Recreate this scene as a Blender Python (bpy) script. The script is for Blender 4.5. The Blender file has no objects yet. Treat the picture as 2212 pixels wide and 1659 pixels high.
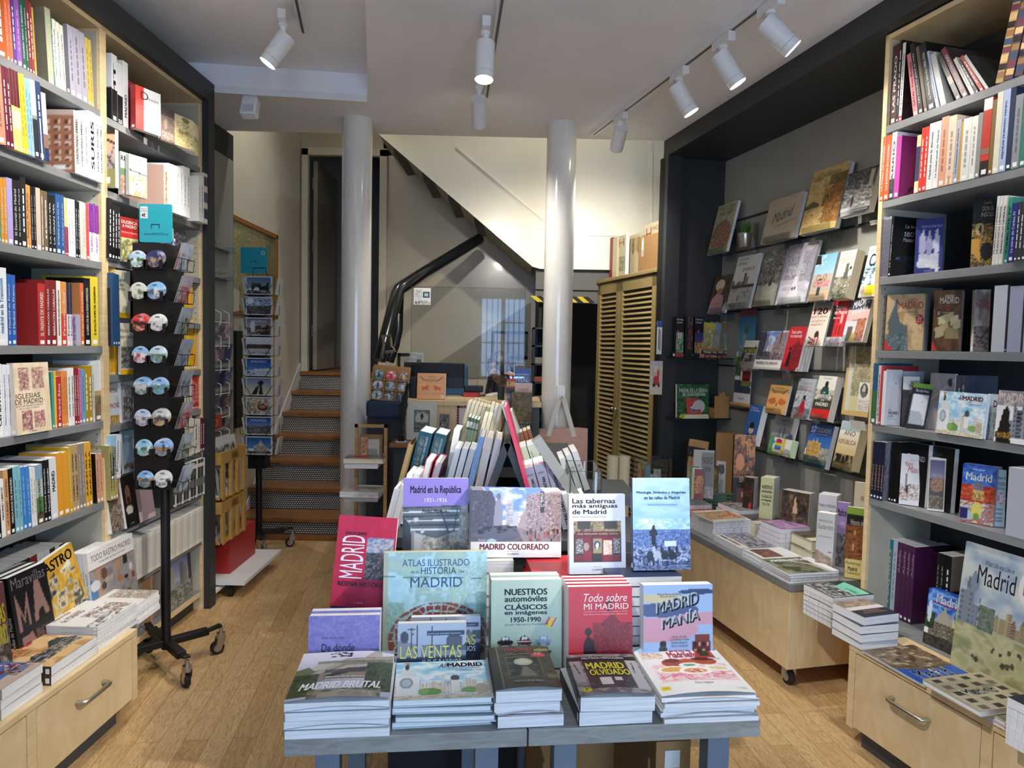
import bpy,math,random
import numpy as np
import mathutils
V,Mx=getattr(mathutils,"Vector"),getattr(mathutils,"Matrix")
SC=bpy.context.scene
COL=SC.collection
# camera
FPX,CX,CY=1530.0,1106.0,829.5
PITCH,ROLL,EYE=math.atan(81/1530),math.radians(1.12),1.5
cam_data=bpy.data.cameras.new('camera');cam=bpy.data.objects.new('camera',cam_data);COL.objects.link(cam)
CAMR=Mx.Rotation(math.pi/2-PITCH,3,'X')@Mx.Rotation(ROLL,3,'Z')
cam.matrix_world=Mx.Translation((0,0,EYE))@CAMR.to_4x4()
cam_data.sensor_width=36.0;cam_data.sensor_fit='HORIZONTAL';cam_data.lens=FPX/2212*36.0
cam_data.clip_start=.05
SC.camera=cam
# daylight, exposure
world=bpy.data.worlds.new('daylight');SC.world=world;world.use_nodes=True
bgn=world.node_tree.nodes['Background']
bgn.inputs['Color'].default_value=(.62,.78,1.0,1);bgn.inputs['Strength'].default_value=1.9
def area(name,loc,target,sx,sy,power,col):
 d=bpy.data.lights.new(name,'AREA');d.shape='RECTANGLE';d.size=sx;d.size_y=sy;d.energy=power;d.color=col
 o=bpy.data.objects.new(name,d);COL.objects.link(o);o.location=loc
 o.rotation_euler=(V(target)-V(loc)).to_track_quat('-Z','Y').to_euler();return o
area('window_daylight',(-.15,-1.56,1.62),(-.1,3,1.0),.72,1.2,14,(.26,.52,1.0))
area('door_daylight',(1.05,-1.56,1.25),(.6,3,.9),.8,2.0,6,(.40,.64,1.0))
SC.view_settings.view_transform='Standard';SC.view_settings.look='None'
SC.view_settings.gamma=1.0;SC.view_settings.use_curve_mapping=False
SC.view_settings.exposure=1.5
SC.cycles.use_denoising=True
SC.cycles.max_bounces=8;SC.cycles.diffuse_bounces=6;SC.cycles.glossy_bounces=3
SC.cycles.transmission_bounces=6;SC.cycles.transparent_max_bounces=12
SC.cycles.caustics_reflective=False;SC.cycles.caustics_refractive=False
SC.cycles.sample_clamp_indirect=4.0
# helpers
def S3(*a):return np.stack(a,1)
Z=V((0,0,1));FY=V((0,-1,0))
def ray(px,py):return CAMR@V(((px-CX)/FPX,-(py-CY)/FPX,-1.0))
CAMO=V((0,0,EYE))
def atz(px,py,z):d=ray(px,py);return CAMO+d*((z-EYE)/d.z)
def aty(px,py,y):d=ray(px,py);return CAMO+d*(y/d.y)
def atp(px,py,p,n):d=ray(px,py);return CAMO+d*((V(p)-CAMO).dot(n)/d.dot(n))
def toy(p,py):
 """height z above the ground point p whose picture row is py"""
 lo,hi=-2.0,5.0
 for _ in range(40):
  m=(lo+hi)/2
  q=CAMR.transposed()@(V((p[0],p[1],m))-CAMO)
  if CY-FPX*q.y/-q.z>py:lo=m
  else:hi=m
 return lo
def lin(c):
 c=np.asarray(c,float)
 return np.where(c<=.04045,c/12.92,((np.maximum(c,0)+.055)/1.055)**2.4)
_hx={}
def hx(h):
 if isinstance(h,(tuple,list,np.ndarray)):return np.array(h[:3],float)
 if h not in _hx:
  s=h if len(h)==6 else ''.join(ch*2 for ch in h)
  _hx[h]=np.array([int(s[i:i+2],16)/255 for i in (0,2,4)])
 return _hx[h]
MATS={}
def mat(name,col=None,rough=.5,metal=.0,noise=.06,nscale=30,bump=.0,bscale=200,alpha=None,ior=None,emit=None,spec=.5,coat=0,stretch=None):
 if name in MATS:return MATS[name]
 m=bpy.data.materials.new(name);m.use_nodes=True;nt=m.node_tree;N=nt.nodes;L=nt.links
 b=N['Principled BSDF'];b.inputs['Roughness'].default_value=rough;b.inputs['Metallic'].default_value=metal
 b.inputs['Specular IOR Level'].default_value=spec
 if coat:b.inputs['Coat Weight'].default_value=coat;b.inputs['Coat Roughness'].default_value=.08
 tc=N.new('ShaderNodeTexCoord');src=tc.outputs['Object']
 if stretch:
  mp=N.new('ShaderNodeMapping');mp.inputs['Scale'].default_value=stretch;L.new(src,mp.inputs['Vector']);src=mp.outputs['Vector']
 nz=N.new('ShaderNodeTexNoise');nz.inputs['Scale'].default_value=nscale;nz.inputs['Detail'].default_value=4;L.new(src,nz.inputs['Vector'])
 if col is None:
  at=N.new('ShaderNodeAttribute');at.attribute_name='Col'
  mx=N.new('ShaderNodeMix');mx.data_type='RGBA';mx.blend_type='MULTIPLY';mx.inputs[0].default_value=noise
  L.new(at.outputs['Color'],mx.inputs[6]);L.new(nz.outputs['Color'],mx.inputs[7]);L.new(mx.outputs[2],b.inputs['Base Color'])
 else:
  c=lin(hx(col));rp=N.new('ShaderNodeValToRGB')
  rp.color_ramp.elements[0].position=.3;rp.color_ramp.elements[1].position=.7
  rp.color_ramp.elements[0].color=(*(c*(1-noise)),1);rp.color_ramp.elements[1].color=(*np.minimum(c*(1+noise),1),1)
  L.new(nz.outputs['Fac'],rp.inputs['Fac']);L.new(rp.outputs['Color'],b.inputs['Base Color'])
 if bump:
  n2=N.new('ShaderNodeTexNoise');n2.inputs['Scale'].default_value=bscale;L.new(src,n2.inputs['Vector'])
  bp=N.new('ShaderNodeBump');bp.inputs['Strength'].default_value=bump;bp.inputs['Distance'].default_value=.002
  L.new(n2.outputs['Fac'],bp.inputs['Height']);L.new(bp.outputs['Normal'],b.inputs['Normal'])
 if alpha is not None:
  b.inputs['Transmission Weight'].default_value=alpha
  if ior:b.inputs['IOR'].default_value=ior
 if emit:
  b.inputs['Emission Color'].default_value=(*lin(hx(emit[0])),1);b.inputs['Emission Strength'].default_value=emit[1]
 MATS[name]=m;return m
def wood(name,c0,c1,axis_scale=(1,1,1),rough=.4,scale=6.0,dist=3.0,bumpy=.05):
 if name in MATS:return MATS[name]
 m=mat(name,c0,rough);nt=m.node_tree;N=nt.nodes;L=nt.links;b=N['Principled BSDF']
 tc=N.new('ShaderNodeTexCoord');mp=N.new('ShaderNodeMapping');mp.inputs['Scale'].default_value=axis_scale
 L.new(tc.outputs['Object'],mp.inputs['Vector'])
 nz=N.new('ShaderNodeTexNoise');nz.inputs['Scale'].default_value=scale;nz.inputs['Detail'].default_value=8;nz.inputs['Distortion'].default_value=dist
 L.new(mp.outputs['Vector'],nz.inputs['Vector'])
 rp=N.new('ShaderNodeValToRGB');rp.color_ramp.elements[0].position=.35;rp.color_ramp.elements[1].position=.65
 rp.color_ramp.elements[0].color=(*lin(hx(c0)),1);rp.color_ramp.elements[1].color=(*lin(hx(c1)),1)
 L.new(nz.outputs['Fac'],rp.inputs['Fac']);L.new(rp.outputs['Color'],b.inputs['Base Color'])
 return m
 # shared materials
def M_():pass
PRINT=mat('printed_cover',None,.36,noise=.05,nscale=60,spec=.45)
PRINTM=mat('printed_matte',None,.62,noise=.05,nscale=60,spec=.3)
INK=mat('lettering_ink',None,.45,noise=.03)
def _paper(name,c0,c1):
 m=mat(name,c0,.85,spec=.2);nt=m.node_tree;N=nt.nodes;L=nt.links
 tc=N.new('ShaderNodeTexCoord');mp=N.new('ShaderNodeMapping');mp.inputs['Scale'].default_value=(6,700,6)
 nz=N.new('ShaderNodeTexNoise');nz.inputs['Scale'].default_value=1.0;nz.inputs['Detail'].default_value=3
 rp=N.new('ShaderNodeValToRGB');rp.color_ramp.elements[0].position=.33;rp.color_ramp.elements[1].position=.55
 rp.color_ramp.elements[0].color=(*lin(hx(c1)),1);rp.color_ramp.elements[1].color=(*lin(hx(c0)),1)
 L.new(tc.outputs['Object'],mp.inputs['Vector']);L.new(mp.outputs['Vector'],nz.inputs['Vector'])
 L.new(nz.outputs['Fac'],rp.inputs['Fac']);L.new(rp.outputs['Color'],N['Principled BSDF'].inputs['Base Color']);return m
PAGES=_paper('white_pages','efefee','c9c9cc');CREAMP=_paper('cream_pages','efe6cf','d0c4a4')
class MB:
 """collects shapes, then links them as one mesh object"""
 def __init__(s):s.v=[];s.f=[];s.m=[];s.c=[];s.n=0
 def add(s,vs,fs,col=None,mi=0,M=None):
  vs=np.asarray(vs,float).reshape(-1,3)
  if M is not None:
   A=np.array(M);vs=vs@A[:3,:3].T+A[:3,3]
  k=len(vs);s.v.append(vs)
  s.f+=[tuple(i+s.n for i in f) for f in fs];s.m+=[mi]*len(fs)
  if col is None:cc=np.full((k,3),.8)
  else:
   cc=hx(col) if isinstance(col,str) else np.asarray(col,float)
   if cc.ndim==1:cc=np.tile(cc,(k,1))
  s.c.append(cc);s.n+=k;return s
 def box(s,x0,x1,y0,y1,z0,z1,col=None,mi=0,M=None):
  return s.add([(x0,y0,z0),(x1,y0,z0),(x1,y1,z0),(x0,y1,z0),(x0,y0,z1),(x1,y0,z1),(x1,y1,z1),(x0,y1,z1)],
  [(0,3,2,1),(4,5,6,7),(0,1,5,4),(1,2,6,5),(2,3,7,6),(3,0,4,7)],col,mi,M)
 def bar(s,a,b,w,h=None,col=None,mi=0,up=(0,0,1)):
  a,b=V(a),V(b);d=(b-a);Lh=d.length;d.normalize();h=h or w
  u=V(up)
  if abs(d.dot(u))>.98:u=V((0,1,0))
  r=d.cross(u).normalized();u=r.cross(d)
  vs=[p+r*(sx*w/2)+u*(sz*h/2) for p in (a,b) for sx,sz in ((-1,-1),(1,-1),(1,1),(-1,1))]
  return s.add([tuple(q) for q in vs],[(3,2,1,0),(4,5,6,7),(0,1,5,4),(1,2,6,5),(2,3,7,6),(3,0,4,7)],col,mi)
 def tube(s,pts,r,n=10,col=None,mi=0,cap=True):
  pts=[V(p) for p in pts];rs=r if isinstance(r,(list,tuple)) else [r]*len(pts)
  vs=[];fs=[];prev=None
  for i,p in enumerate(pts):
   t=(pts[min(i+1,len(pts)-1)]-pts[max(i-1,0)]).normalized()
   if prev is None:
    a=V((0,0,1)) if abs(t.z)<.9 else V((1,0,0));x=t.cross(a).normalized()
   else:x=(prev-t*prev.dot(t)).normalized()
   prev=x;y=t.cross(x)
   for k in range(n):
    an=2*math.pi*k/n;vs.append(tuple(p+x*(math.cos(an)*rs[i])+y*(math.sin(an)*rs[i])))
  for i in range(len(pts)-1):
   for k in range(n):
    a=i*n+k;b=i*n+(k+1)%n;fs.append((a,b,b+n,a+n))
  if cap:
   fs.append(tuple(range(n-1,-1,-1)));e=(len(pts)-1)*n;fs.append(tuple(range(e,e+n)))
  return s.add(vs,fs,col,mi)
 def lathe(s,prof,n=20,col=None,mi=0,M=None):
  vs=[];fs=[]
  for r,z in prof:
   for k in range(n):
    an=2*math.pi*k/n;vs.append((r*math.cos(an),r*math.sin(an),z))
  for i in range(len(prof)-1):
   for k in range(n):
    a=i*n+k;b=i*n+(k+1)%n;fs.append((a,b,b+n,a+n))
  fs.append(tuple(range(n-1,-1,-1)));e=(len(prof)-1)*n;fs.append(tuple(range(e,e+n)))
  return s.add(vs,fs,col,mi,M)
 def prism(s,poly,y0,y1,col=None,mi=0,M=None):
  """poly: (x, z) outline, pushed from y0 to y1"""
  k=len(poly);vs=[(x,y0,z) for x,z in poly]+[(x,y1,z) for x,z in poly]
  fs=[tuple(range(k)),tuple(range(2*k-1,k-1,-1))]+[(i,i+k,(i+1)%k+k,(i+1)%k) for i in range(k)]
  return s.add(vs,fs,col,mi,M)
 def ball(s,c,r,n=12,col=None,mi=0,M=None):
  rx,ry,rz=(r,r,r) if not isinstance(r,(tuple,list)) else r
  prof=[(max(math.sin(math.pi*i/(n)),1e-4),-math.cos(math.pi*i/n)) for i in range(n+1)]
  vs=[];fs=[];m=n*2
  for q,z in prof:
   for k in range(m):
    an=2*math.pi*k/m;vs.append((c[0]+rx*q*math.cos(an),c[1]+ry*q*math.sin(an),c[2]+rz*z))
  for i in range(n):
   for k in range(m):
    a=i*m+k;b=i*m+(k+1)%m;fs.append((a,b,b+m,a+m))
  return s.add(vs,fs,col,mi,M)
 def grid(s,img,P,col_off=None,mi=0):
  """img (nv, nu, 3); P(u, v) -> point, u, v in 0..1 arrays"""
  nv,nu=img.shape[:2]
  U,W=np.meshgrid(np.linspace(0,1,nu),np.linspace(0,1,nv))
  pts=P(U.ravel(),W.ravel());fs=[]
  i=np.arange(nu-1)[None,:]+np.arange(nv-1)[:,None]*nu;i=i.ravel()
  fs=np.stack([i,i+1,i+1+nu,i+nu],1)
  return s.add(pts,[tuple(r) for r in fs.tolist()],img.reshape(-1,3),mi)
 def mk(s,name,mats,parent=None,smooth=False,bevel=.0,M=None):
  me=bpy.data.meshes.new(name);vs=np.concatenate(s.v) if s.v else np.zeros((0,3))
  me.from_pydata(vs.tolist(),[],s.f)
  mats=mats if isinstance(mats,(list,tuple)) else [mats]
  for m in mats:me.materials.append(m)
  if len(mats)>1:me.polygons.foreach_set('material_index',s.m)
  at=me.color_attributes.new('Col','FLOAT_COLOR','POINT')
  cc=lin(np.concatenate(s.c));at.data.foreach_set('color',np.concatenate([cc,np.ones((len(cc),1))],1).astype(np.float32).ravel())
  if smooth:me.polygons.foreach_set('use_smooth',[True]*len(me.polygons))
  me.update()
  o=bpy.data.objects.new(name,me);COL.objects.link(o)
  if parent:o.parent=parent
  if M is not None:o.matrix_local=M
  if bevel:
   b=o.modifiers.new('bevel','BEVEL');b.width=bevel;b.segments=2;b.limit_method='ANGLE'
  if smooth:
   e=o.modifiers.new('edge','EDGE_SPLIT');e.split_angle=math.radians(40)
  return o
  # phrases that recur at the end of labels
SHORT={'~R':' shelf of right bookcase','~L':', left bookcase far bay','~S':' of the slat wall','~B':' of left bookcase','~D':' of the stepped stand','~C':' of the cart','~U':', left bookcase','~P':', right slope of the stand'}
def tag(o,label,cat,grp=None):
 for k,w in SHORT.items():label=label.replace(k,w)
 o['label']=label;o['category']=cat
 if grp:o['group']=grp
 return o
def struct(o):o['kind']='structure';return o
def thing(name,label,cat,M=None,grp=None):
 o=bpy.data.objects.new(name,None);COL.objects.link(o);o.empty_display_size=.05
 if M is not None:o.matrix_world=M if isinstance(M,Mx) else Mx.Translation(M)
 return tag(o,label,cat,grp)
def basis(o,x,y,z):
 return Mx(((x[0],y[0],z[0],o[0]),(x[1],y[1],z[1],o[1]),(x[2],y[2],z[2],o[2]),(0,0,0,1)))
 # lettering
_tcache={}
def glyphs(s,bold=.0,shear=.0):
 k=(s,bold,shear)
 if k not in _tcache:
  cu=bpy.data.curves.new('t','FONT');cu.body=s;cu.offset=bold;cu.shear=shear;cu.resolution_u=3
  o=bpy.data.objects.new('t',cu)
  me=bpy.data.meshes.new_from_object(o)
  n=len(me.vertices);a=np.zeros(n*3);me.vertices.foreach_get('co',a);a=a.reshape(-1,3)[:,:2]
  fs=[tuple(p.vertices) for p in me.polygons]
  bpy.data.objects.remove(o);bpy.data.curves.remove(cu);bpy.data.meshes.remove(me)
  if n:
   a=a-a.min(0);a=a/np.maximum(a.max(0),1e-6)
  _tcache[k]=(a,fs)
 return _tcache[k]
 # a text entry is (string, u0, v0, u1, v1, colour[, options]) in fractions of the face; options: b bold, i slant, r quarter turn
def letters(mb,wr,P):
 for t in wr:
  s,u0,v0,u1,v1,c=t[:6];op=t[6] if len(t)>6 else ''
  a,fs=glyphs(s,.0,.3 if 'i' in op else .0)
  if not len(a):continue
  if 'r' in op:uv=np.stack([u1-(u1-u0)*a[:,1],v0+(v1-v0)*a[:,0]],1)
  else:uv=np.stack([u0+(u1-u0)*a[:,0],v0+(v1-v0)*a[:,1]],1)
  if 't' in op: # a slanted line
   uv[:,1]+=(uv[:,0]-u0)*.18
  if 'b' in op: # heavier strokes: the same outline set again a hair to either side
   k=.055/max(len(s),3);e=np.array([.0,(v1-v0)*k]) if 'r' in op else np.array([(u1-u0)*k,.0])
   for sg in (-1,1):q=uv+e*sg;mb.add(P(q[:,0],q[:,1]),fs,c)
   e=np.array([(u1-u0)*.02,.0]) if 'r' in op else np.array([.0,(v1-v0)*.02])
   for sg in (-1,1):q=uv+e*sg;mb.add(P(q[:,0],q[:,1]),fs,c)
  mb.add(P(uv[:,0],uv[:,1]),fs,c)
  # printed pictures (colours laid out over a fine mesh)
def vnoise(U,W,su,sv,rng,octv=3):
 out=np.zeros_like(U);amp=1.0;tot=0
 for _ in range(octv):
  nu,nv=int(max(su,1))+3,int(max(sv,1))+3
  g=rng.random((nv,nu));x=np.clip(U,0,1)*(nu-2);y=np.clip(W,0,1)*(nv-2)
  i=x.astype(int);j=y.astype(int);fx=x-i;fy=y-j;fx=fx*fx*(3-2*fx);fy=fy*fy*(3-2*fy)
  out+=amp*((g[j,i]*(1-fx)+g[j,i+1]*fx)*(1-fy)+(g[j+1,i]*(1-fx)+g[j+1,i+1]*fx)*fy)
  tot+=amp;amp*=.55;su*=2.1;sv*=2.1
 out/=tot
 return out
def paint(ops,nu,nv,seed=0):
 rng=np.random.default_rng(seed+7);U,W=np.meshgrid(np.linspace(0,1,nu),np.linspace(0,1,nv))
 I=np.ones((nv,nu,3))*.9;cl=lambda c:c.split() if isinstance(c,str) else c
 def inr(a,b,c,d):return (U>=a)&(U<=c)&(W>=b)&(W<=d)
 def poly(pts):
  m=np.zeros(U.shape,bool);k=len(pts);j=k-1
  for i in range(k):
   (xi,yi),(xj,yj)=pts[i],pts[j]
   m^=((yi>W)!=(yj>W))&(U<(xj-xi)*(W-yi)/((yj-yi) or 1e-9)+xi);j=i
  return m
 for op in ops:
  k=op[0]
  if k=='f':I[:]=hx(op[1])
  elif k=='r':I[inr(*op[1:5])]=hx(op[5])
  elif k=='g': # u0 v0 u1 v1 bottom top
   m=inr(*op[1:5]);t=((W-op[2])/(op[4]-op[2]))[m][:,None];I[m]=hx(op[5])*(1-t)+hx(op[6])*t
  elif k=='e':
   m=((U-op[1])/op[3])**2+((W-op[2])/op[4])**2<=1;I[m]=hx(op[5])
  elif k=='p':I[poly(op[1])]=hx(op[2])
  elif k=='n': # u0 v0 u1 v1 [colours] su sv [strength]
   m=inr(*op[1:5]);x=vnoise((U-op[1])/(op[3]-op[1]),(W-op[2])/(op[4]-op[2]),op[6],op[7],rng)[m]
   if not len(x):continue
   x=x.argsort().argsort()/max(len(x)-1,1)*(len(cl(op[5]))-1);i=np.clip(x.astype(int),0,len(cl(op[5]))-2);f=(x-i)[:,None]
   P=np.array([hx(c) for c in cl(op[5])]);c=P[i]*(1-f)+P[i+1]*f;s=op[8] if len(op)>8 else 1.0
   I[m]=I[m]*(1-s)+c*s
  elif k=='c': # row of buildings: u0 v0 u1 v1 [walls] window n
   u0,v0,u1,v1,walls,win,n=op[1:8];x=u0;walls=cl(walls)
   while x<u1:
    w=(u1-u0)/n*rng.uniform(.6,1.5);h=(v1-v0)*rng.uniform(.45,1.0);c=hx(walls[rng.integers(len(walls))])
    m=inr(x,v0,min(x+w,u1),v0+h);I[m]=c
    if rng.random()<.35:I[poly([(x,v0+h),(x+w/2,v0+h+(v1-v0)*.25),(x+w,v0+h)])]=c*.8
    if win:
     fu=((U-x)/w*rng.integers(3,6))%1;fv=((W-v0)/(v1-v0)*rng.integers(6,11))%1
     I[m&(fu>.35)&(fu<.75)&(fv>.3)&(fv<.75)]=hx(win)
    x+=w
  elif k=='d': # scatter: u0 v0 u1 v1 [colours] n ru rv
   for _ in range(op[6]):
    a,b=rng.uniform(op[1],op[3]),rng.uniform(op[2],op[4]);s=rng.uniform(.5,1.3)
    I[(((U-a)/(op[7]*s))**2+((W-b)/(op[8]*s))**2<=1)&inr(*op[1:5])]=hx(cl(op[5])[rng.integers(len(cl(op[5])))])
  elif k=='l': # line u0 v0 u1 v1 halfwidth colour
   a,b=np.array(op[1:3]),np.array(op[3:5]);d=b-a;t=np.clip(((U-a[0])*d[0]+(W-a[1])*d[1])/max(d@d,1e-9),0,1)
   I[np.hypot(U-a[0]-t*d[0],W-a[1]-t*d[1])<=op[5]]=hx(op[6])
  elif k=='t': # grey the whole, tint
   g=I.mean(2,keepdims=True);I=g*hx(op[1])+(1-g)*hx(op[2])
  elif k=='w': # rings of streets on a map
   r=np.hypot((U-op[1])/op[3],(W-op[2])/op[4]);a=np.arctan2(W-op[2],U-op[1])
   nn=vnoise(U,W,6,6,rng)
   m=(r<1)&(((r*op[6]+nn*1.6)%1>.22)&(((a*(op[7])/6.283)+nn*2)%1>.13));I[m]=hx(op[5])
 return np.clip(I,0,1)
 # picture recipes
def skyline(u0,v0,u1,v1,sky0,sky1,walls,win,n=7,h=.55,ground=None):
 dv=v1-v0;o=[('g',u0,v0,u1,v1,sky0,sky1),('n',u0,v0+dv*.4,u1,v1,[sky1,sky0,'ffffff'],4,3,.35),('c',u0,v0+dv*.12,u1,v0+dv*(.12+h),walls,win,n),
 ('c',u0,v0+dv*.05,u1,v0+dv*(.1+h*.6),walls,win,n+3)]
 return o+[('n',u0,v0,u1,v0+dv*.16,[ground or walls[0],walls[-1],ground or walls[0]],10,3)]
BW=['26262a','4a4a4e','77777a','9d9da0','c8c8c8']
def bwcity(u0=0,v0=0,u1=1,v1=1,n=7):return skyline(u0,v0,u1,v1,'cfcfcf','e8e8e6',['55555a','8a8a8a','3a3a3e','a8a8a6'],'2a2a2c',n,.6,'8c8c8a')
def bwcrowd(u0=0,v0=0,u1=1,v1=1):return [('n',u0,v0,u1,v1,'d8d8d6 8a8a88 2c2c2e b0b0ae 18181a e8e8e6',12,16)]
def rustic(a,b,c,u0=0,v0=0,u1=1,v1=1,s=5):return [('n',u0,v0,u1,v1,[a,b,c],s,s)]
def tintart(a,b,c,seed=0):return skyline(0,0,1,1,b,c,[a,b,'555560'],'2a2a30',6,.5,a)
# books
CN={
'black':'15151a','charcoal':'3c3c40','grey':'8c8c90','pale grey':'c4c4c8','white':'eeeeec','cream':'e8dcc0','beige':'c8b496','brown':'6e4a30','maroon':'6b1f2c','red':'c42a2a',
'orange':'dd7a38','salmon':'dd9a80','yellow':'e4c438','ochre':'c09030','olive':'98904a','green':'2f7a50','dark green':'1e4a3c','teal':'2f8a88','sky blue':'8ab8d8','blue':'2f62b0',
'navy':'26305a','lilac':'a898c8','purple':'6a3a98','pink':'d880a8','magenta':'c040a0'}
def cname(c):
 c=hx(c);return min(CN,key=lambda k:float(((hx(CN[k])-c)**2).sum()))
ORD=['first','second','third','fourth','fifth','sixth','seventh','eighth','ninth','tenth','eleventh','twelfth','thirteenth','fourteenth','fifteenth','sixteenth','seventeenth','eighteenth','nineteenth','twentieth',
'twenty-first','twenty-second','twenty-third','twenty-fourth','twenty-fifth','twenty-sixth','twenty-seventh','twenty-eighth','twenty-ninth','thirtieth']+['%d-th'%i for i in range(31,60)]
_bk=[0];BOOKS=[]
def book(label,M,w,h,t,fr='eeeeee',sp=None,back=None,hard=False,wr=(),sw=(),bd=(),res=.005,cu=.0,grp=None,cream=False,dot=True,cat='book',name='book',matte=False,pages=True,seed=None,btexts=(),flare=.0):
 """x: spine to fore edge, y: front cover to back cover, z: up. A paper or board cover, its page block and its lettering."""
 _bk[0]+=1;seed=_bk[0] if seed is None else seed
 root=thing(name,label,cat,M,grp)
 if cat=="book":BOOKS.append(root)
 ct=.0022 if hard else .0007;ins=.003 if hard else .0
 t=max(t,ct*3)
 fc=fr if isinstance(fr,(str,tuple)) else None
 sp=sp or (fc or 'dddddd');backc=back if isinstance(back,(str,tuple)) else (sp if back is None else None)
 mb=MB()
 base=fc or sp
 if cu:pass
 else:mb.box(0,w,0,ct,0,h,base)
 mb.box(0,w,t-ct,t,0,h,backc or sp)
 mb.box(-.0001,ct,.0001,t-.0001,0,h,sp)
 if not fc or cu:
  nu=max(int(w/res),4)+1;nv=max(int(h/res),4)+1
  img=paint(fr if not fc else [('f',fc)],nu,nv,seed)
  FP=lambda U,W:S3(U*w,-.0003-cu*np.sin(np.clip(U,0,1)*math.pi*.8+.25)*(.35+.65*(1-W))-flare*np.maximum(U-.6,0)**2,W*h)
  mb.grid(img,FP)
  if cu:
   mb.grid(np.full((3,nu,3),.85),lambda U,W:S3(U*w,-cu*np.sin(np.clip(U,0,1)*math.pi*.8+.25)*(.35+.65*(1-W*.5))+.0004,W*.02))
 else:FP=lambda U,W:S3(U*w,np.full_like(U,-.0004),W*h)
 if back is not None and not backc:
  nu=max(int(w/.008),4)+1;nv=max(int(h/.008),4)+1
  mb.grid(paint(back,nu,nv,seed+1),lambda U,W:S3(w-U*w,np.full_like(U,t+.0003),W*h))
 SPX=lambda U,W:S3(np.full_like(U,-.0005),t*(1-U),W*h)
 def sq(u0,v0,u1,v1,c,dx=0):
  mb.add([(-.0003-dx,t*(1-u),v*h) for u,v in ((u0,v0),(u1,v0),(u1,v1),(u0,v1))],[(0,1,2,3)],c)
 for b in bd:sq(.0,b[0],1.0,b[1],b[2])
 if dot and t>.006:sq(.22,.025,.78,.025+min(.56*t/h,.06),'efefec',.0001)
 mb.mk('cover',PRINTM if matte else PRINT,root)
 if pages:
  pb=MB().box(ct*.9,w-ins-.0004,ct,t-ct,ins+.0002,h-ins-.0002,'eeeeee');pb.mk('page_block',CREAMP if cream else PAGES,root)
 if wr or sw or btexts:
  lb=MB()
  if wr:letters(lb,wr,(lambda U,W:FP(U,W)-np.array([0,.0005+cu*.12,0])))
  if sw:letters(lb,sw,(lambda U,W:SPX(U,W)-np.array([.0002,0,0])))
  if btexts:letters(lb,btexts,lambda U,W:S3(w-U*w,np.full_like(U,t+.0008),W*h))
  lb.mk('title',INK,root)
 return root
class Frame:
 """a wall line: o on it, u along it towards the right of the picture, n into the room"""
 def __init__(s,o,u,n):s.o=V((o[0],o[1],0));s.u=V(u).normalized();s.n=V(n).normalized()
 def at(s,a,d=.0,z=.0):return V((s.o.x,s.o.y,0))+s.u*a+s.n*d+Z*z
 def s_px(s,px,z,d=.0):
  lo,hi=-6.0,6.0;R=CAMR.transposed()
  # restrict to the part in front of the camera
  def f(a):
   q=R@(s.at(a,d,z)-CAMO);return (CX+FPX*q.x/-q.z) if q.z<-.05 else None
  vals=[(a/50,f(a/50)) for a in range(-300,301)]
  vals=[(a,x) for a,x in vals if x is not None]
  for (a,x),(b,y) in zip(vals,vals[1:]):
   if x<=px<=y:return a+(b-a)*(px-x)/(y-x)
  return None
def ang(deg):a=math.radians(deg);return V((math.sin(a),math.cos(a),0))
LF=Frame((-1.719,3.02),(.0212,1,0),(1,-.0212,0))
RF=Frame((1.487,2.941),(.276,-.961,0),(-.961,-.276,0))
SF=Frame((1.42,4.92),(.2453,-.9694,0),(-.9694,-.2453,0))
def spine_M(F,s1,d,z,lean,t):
 up=Z*math.cos(lean)-F.u*math.sin(lean);x=-F.n;y=up.cross(x)
 o=F.at(s1,d,z+.0005+(t*math.sin(lean) if lean>0 else .0))
 return basis(o,x,y,up)
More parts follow.
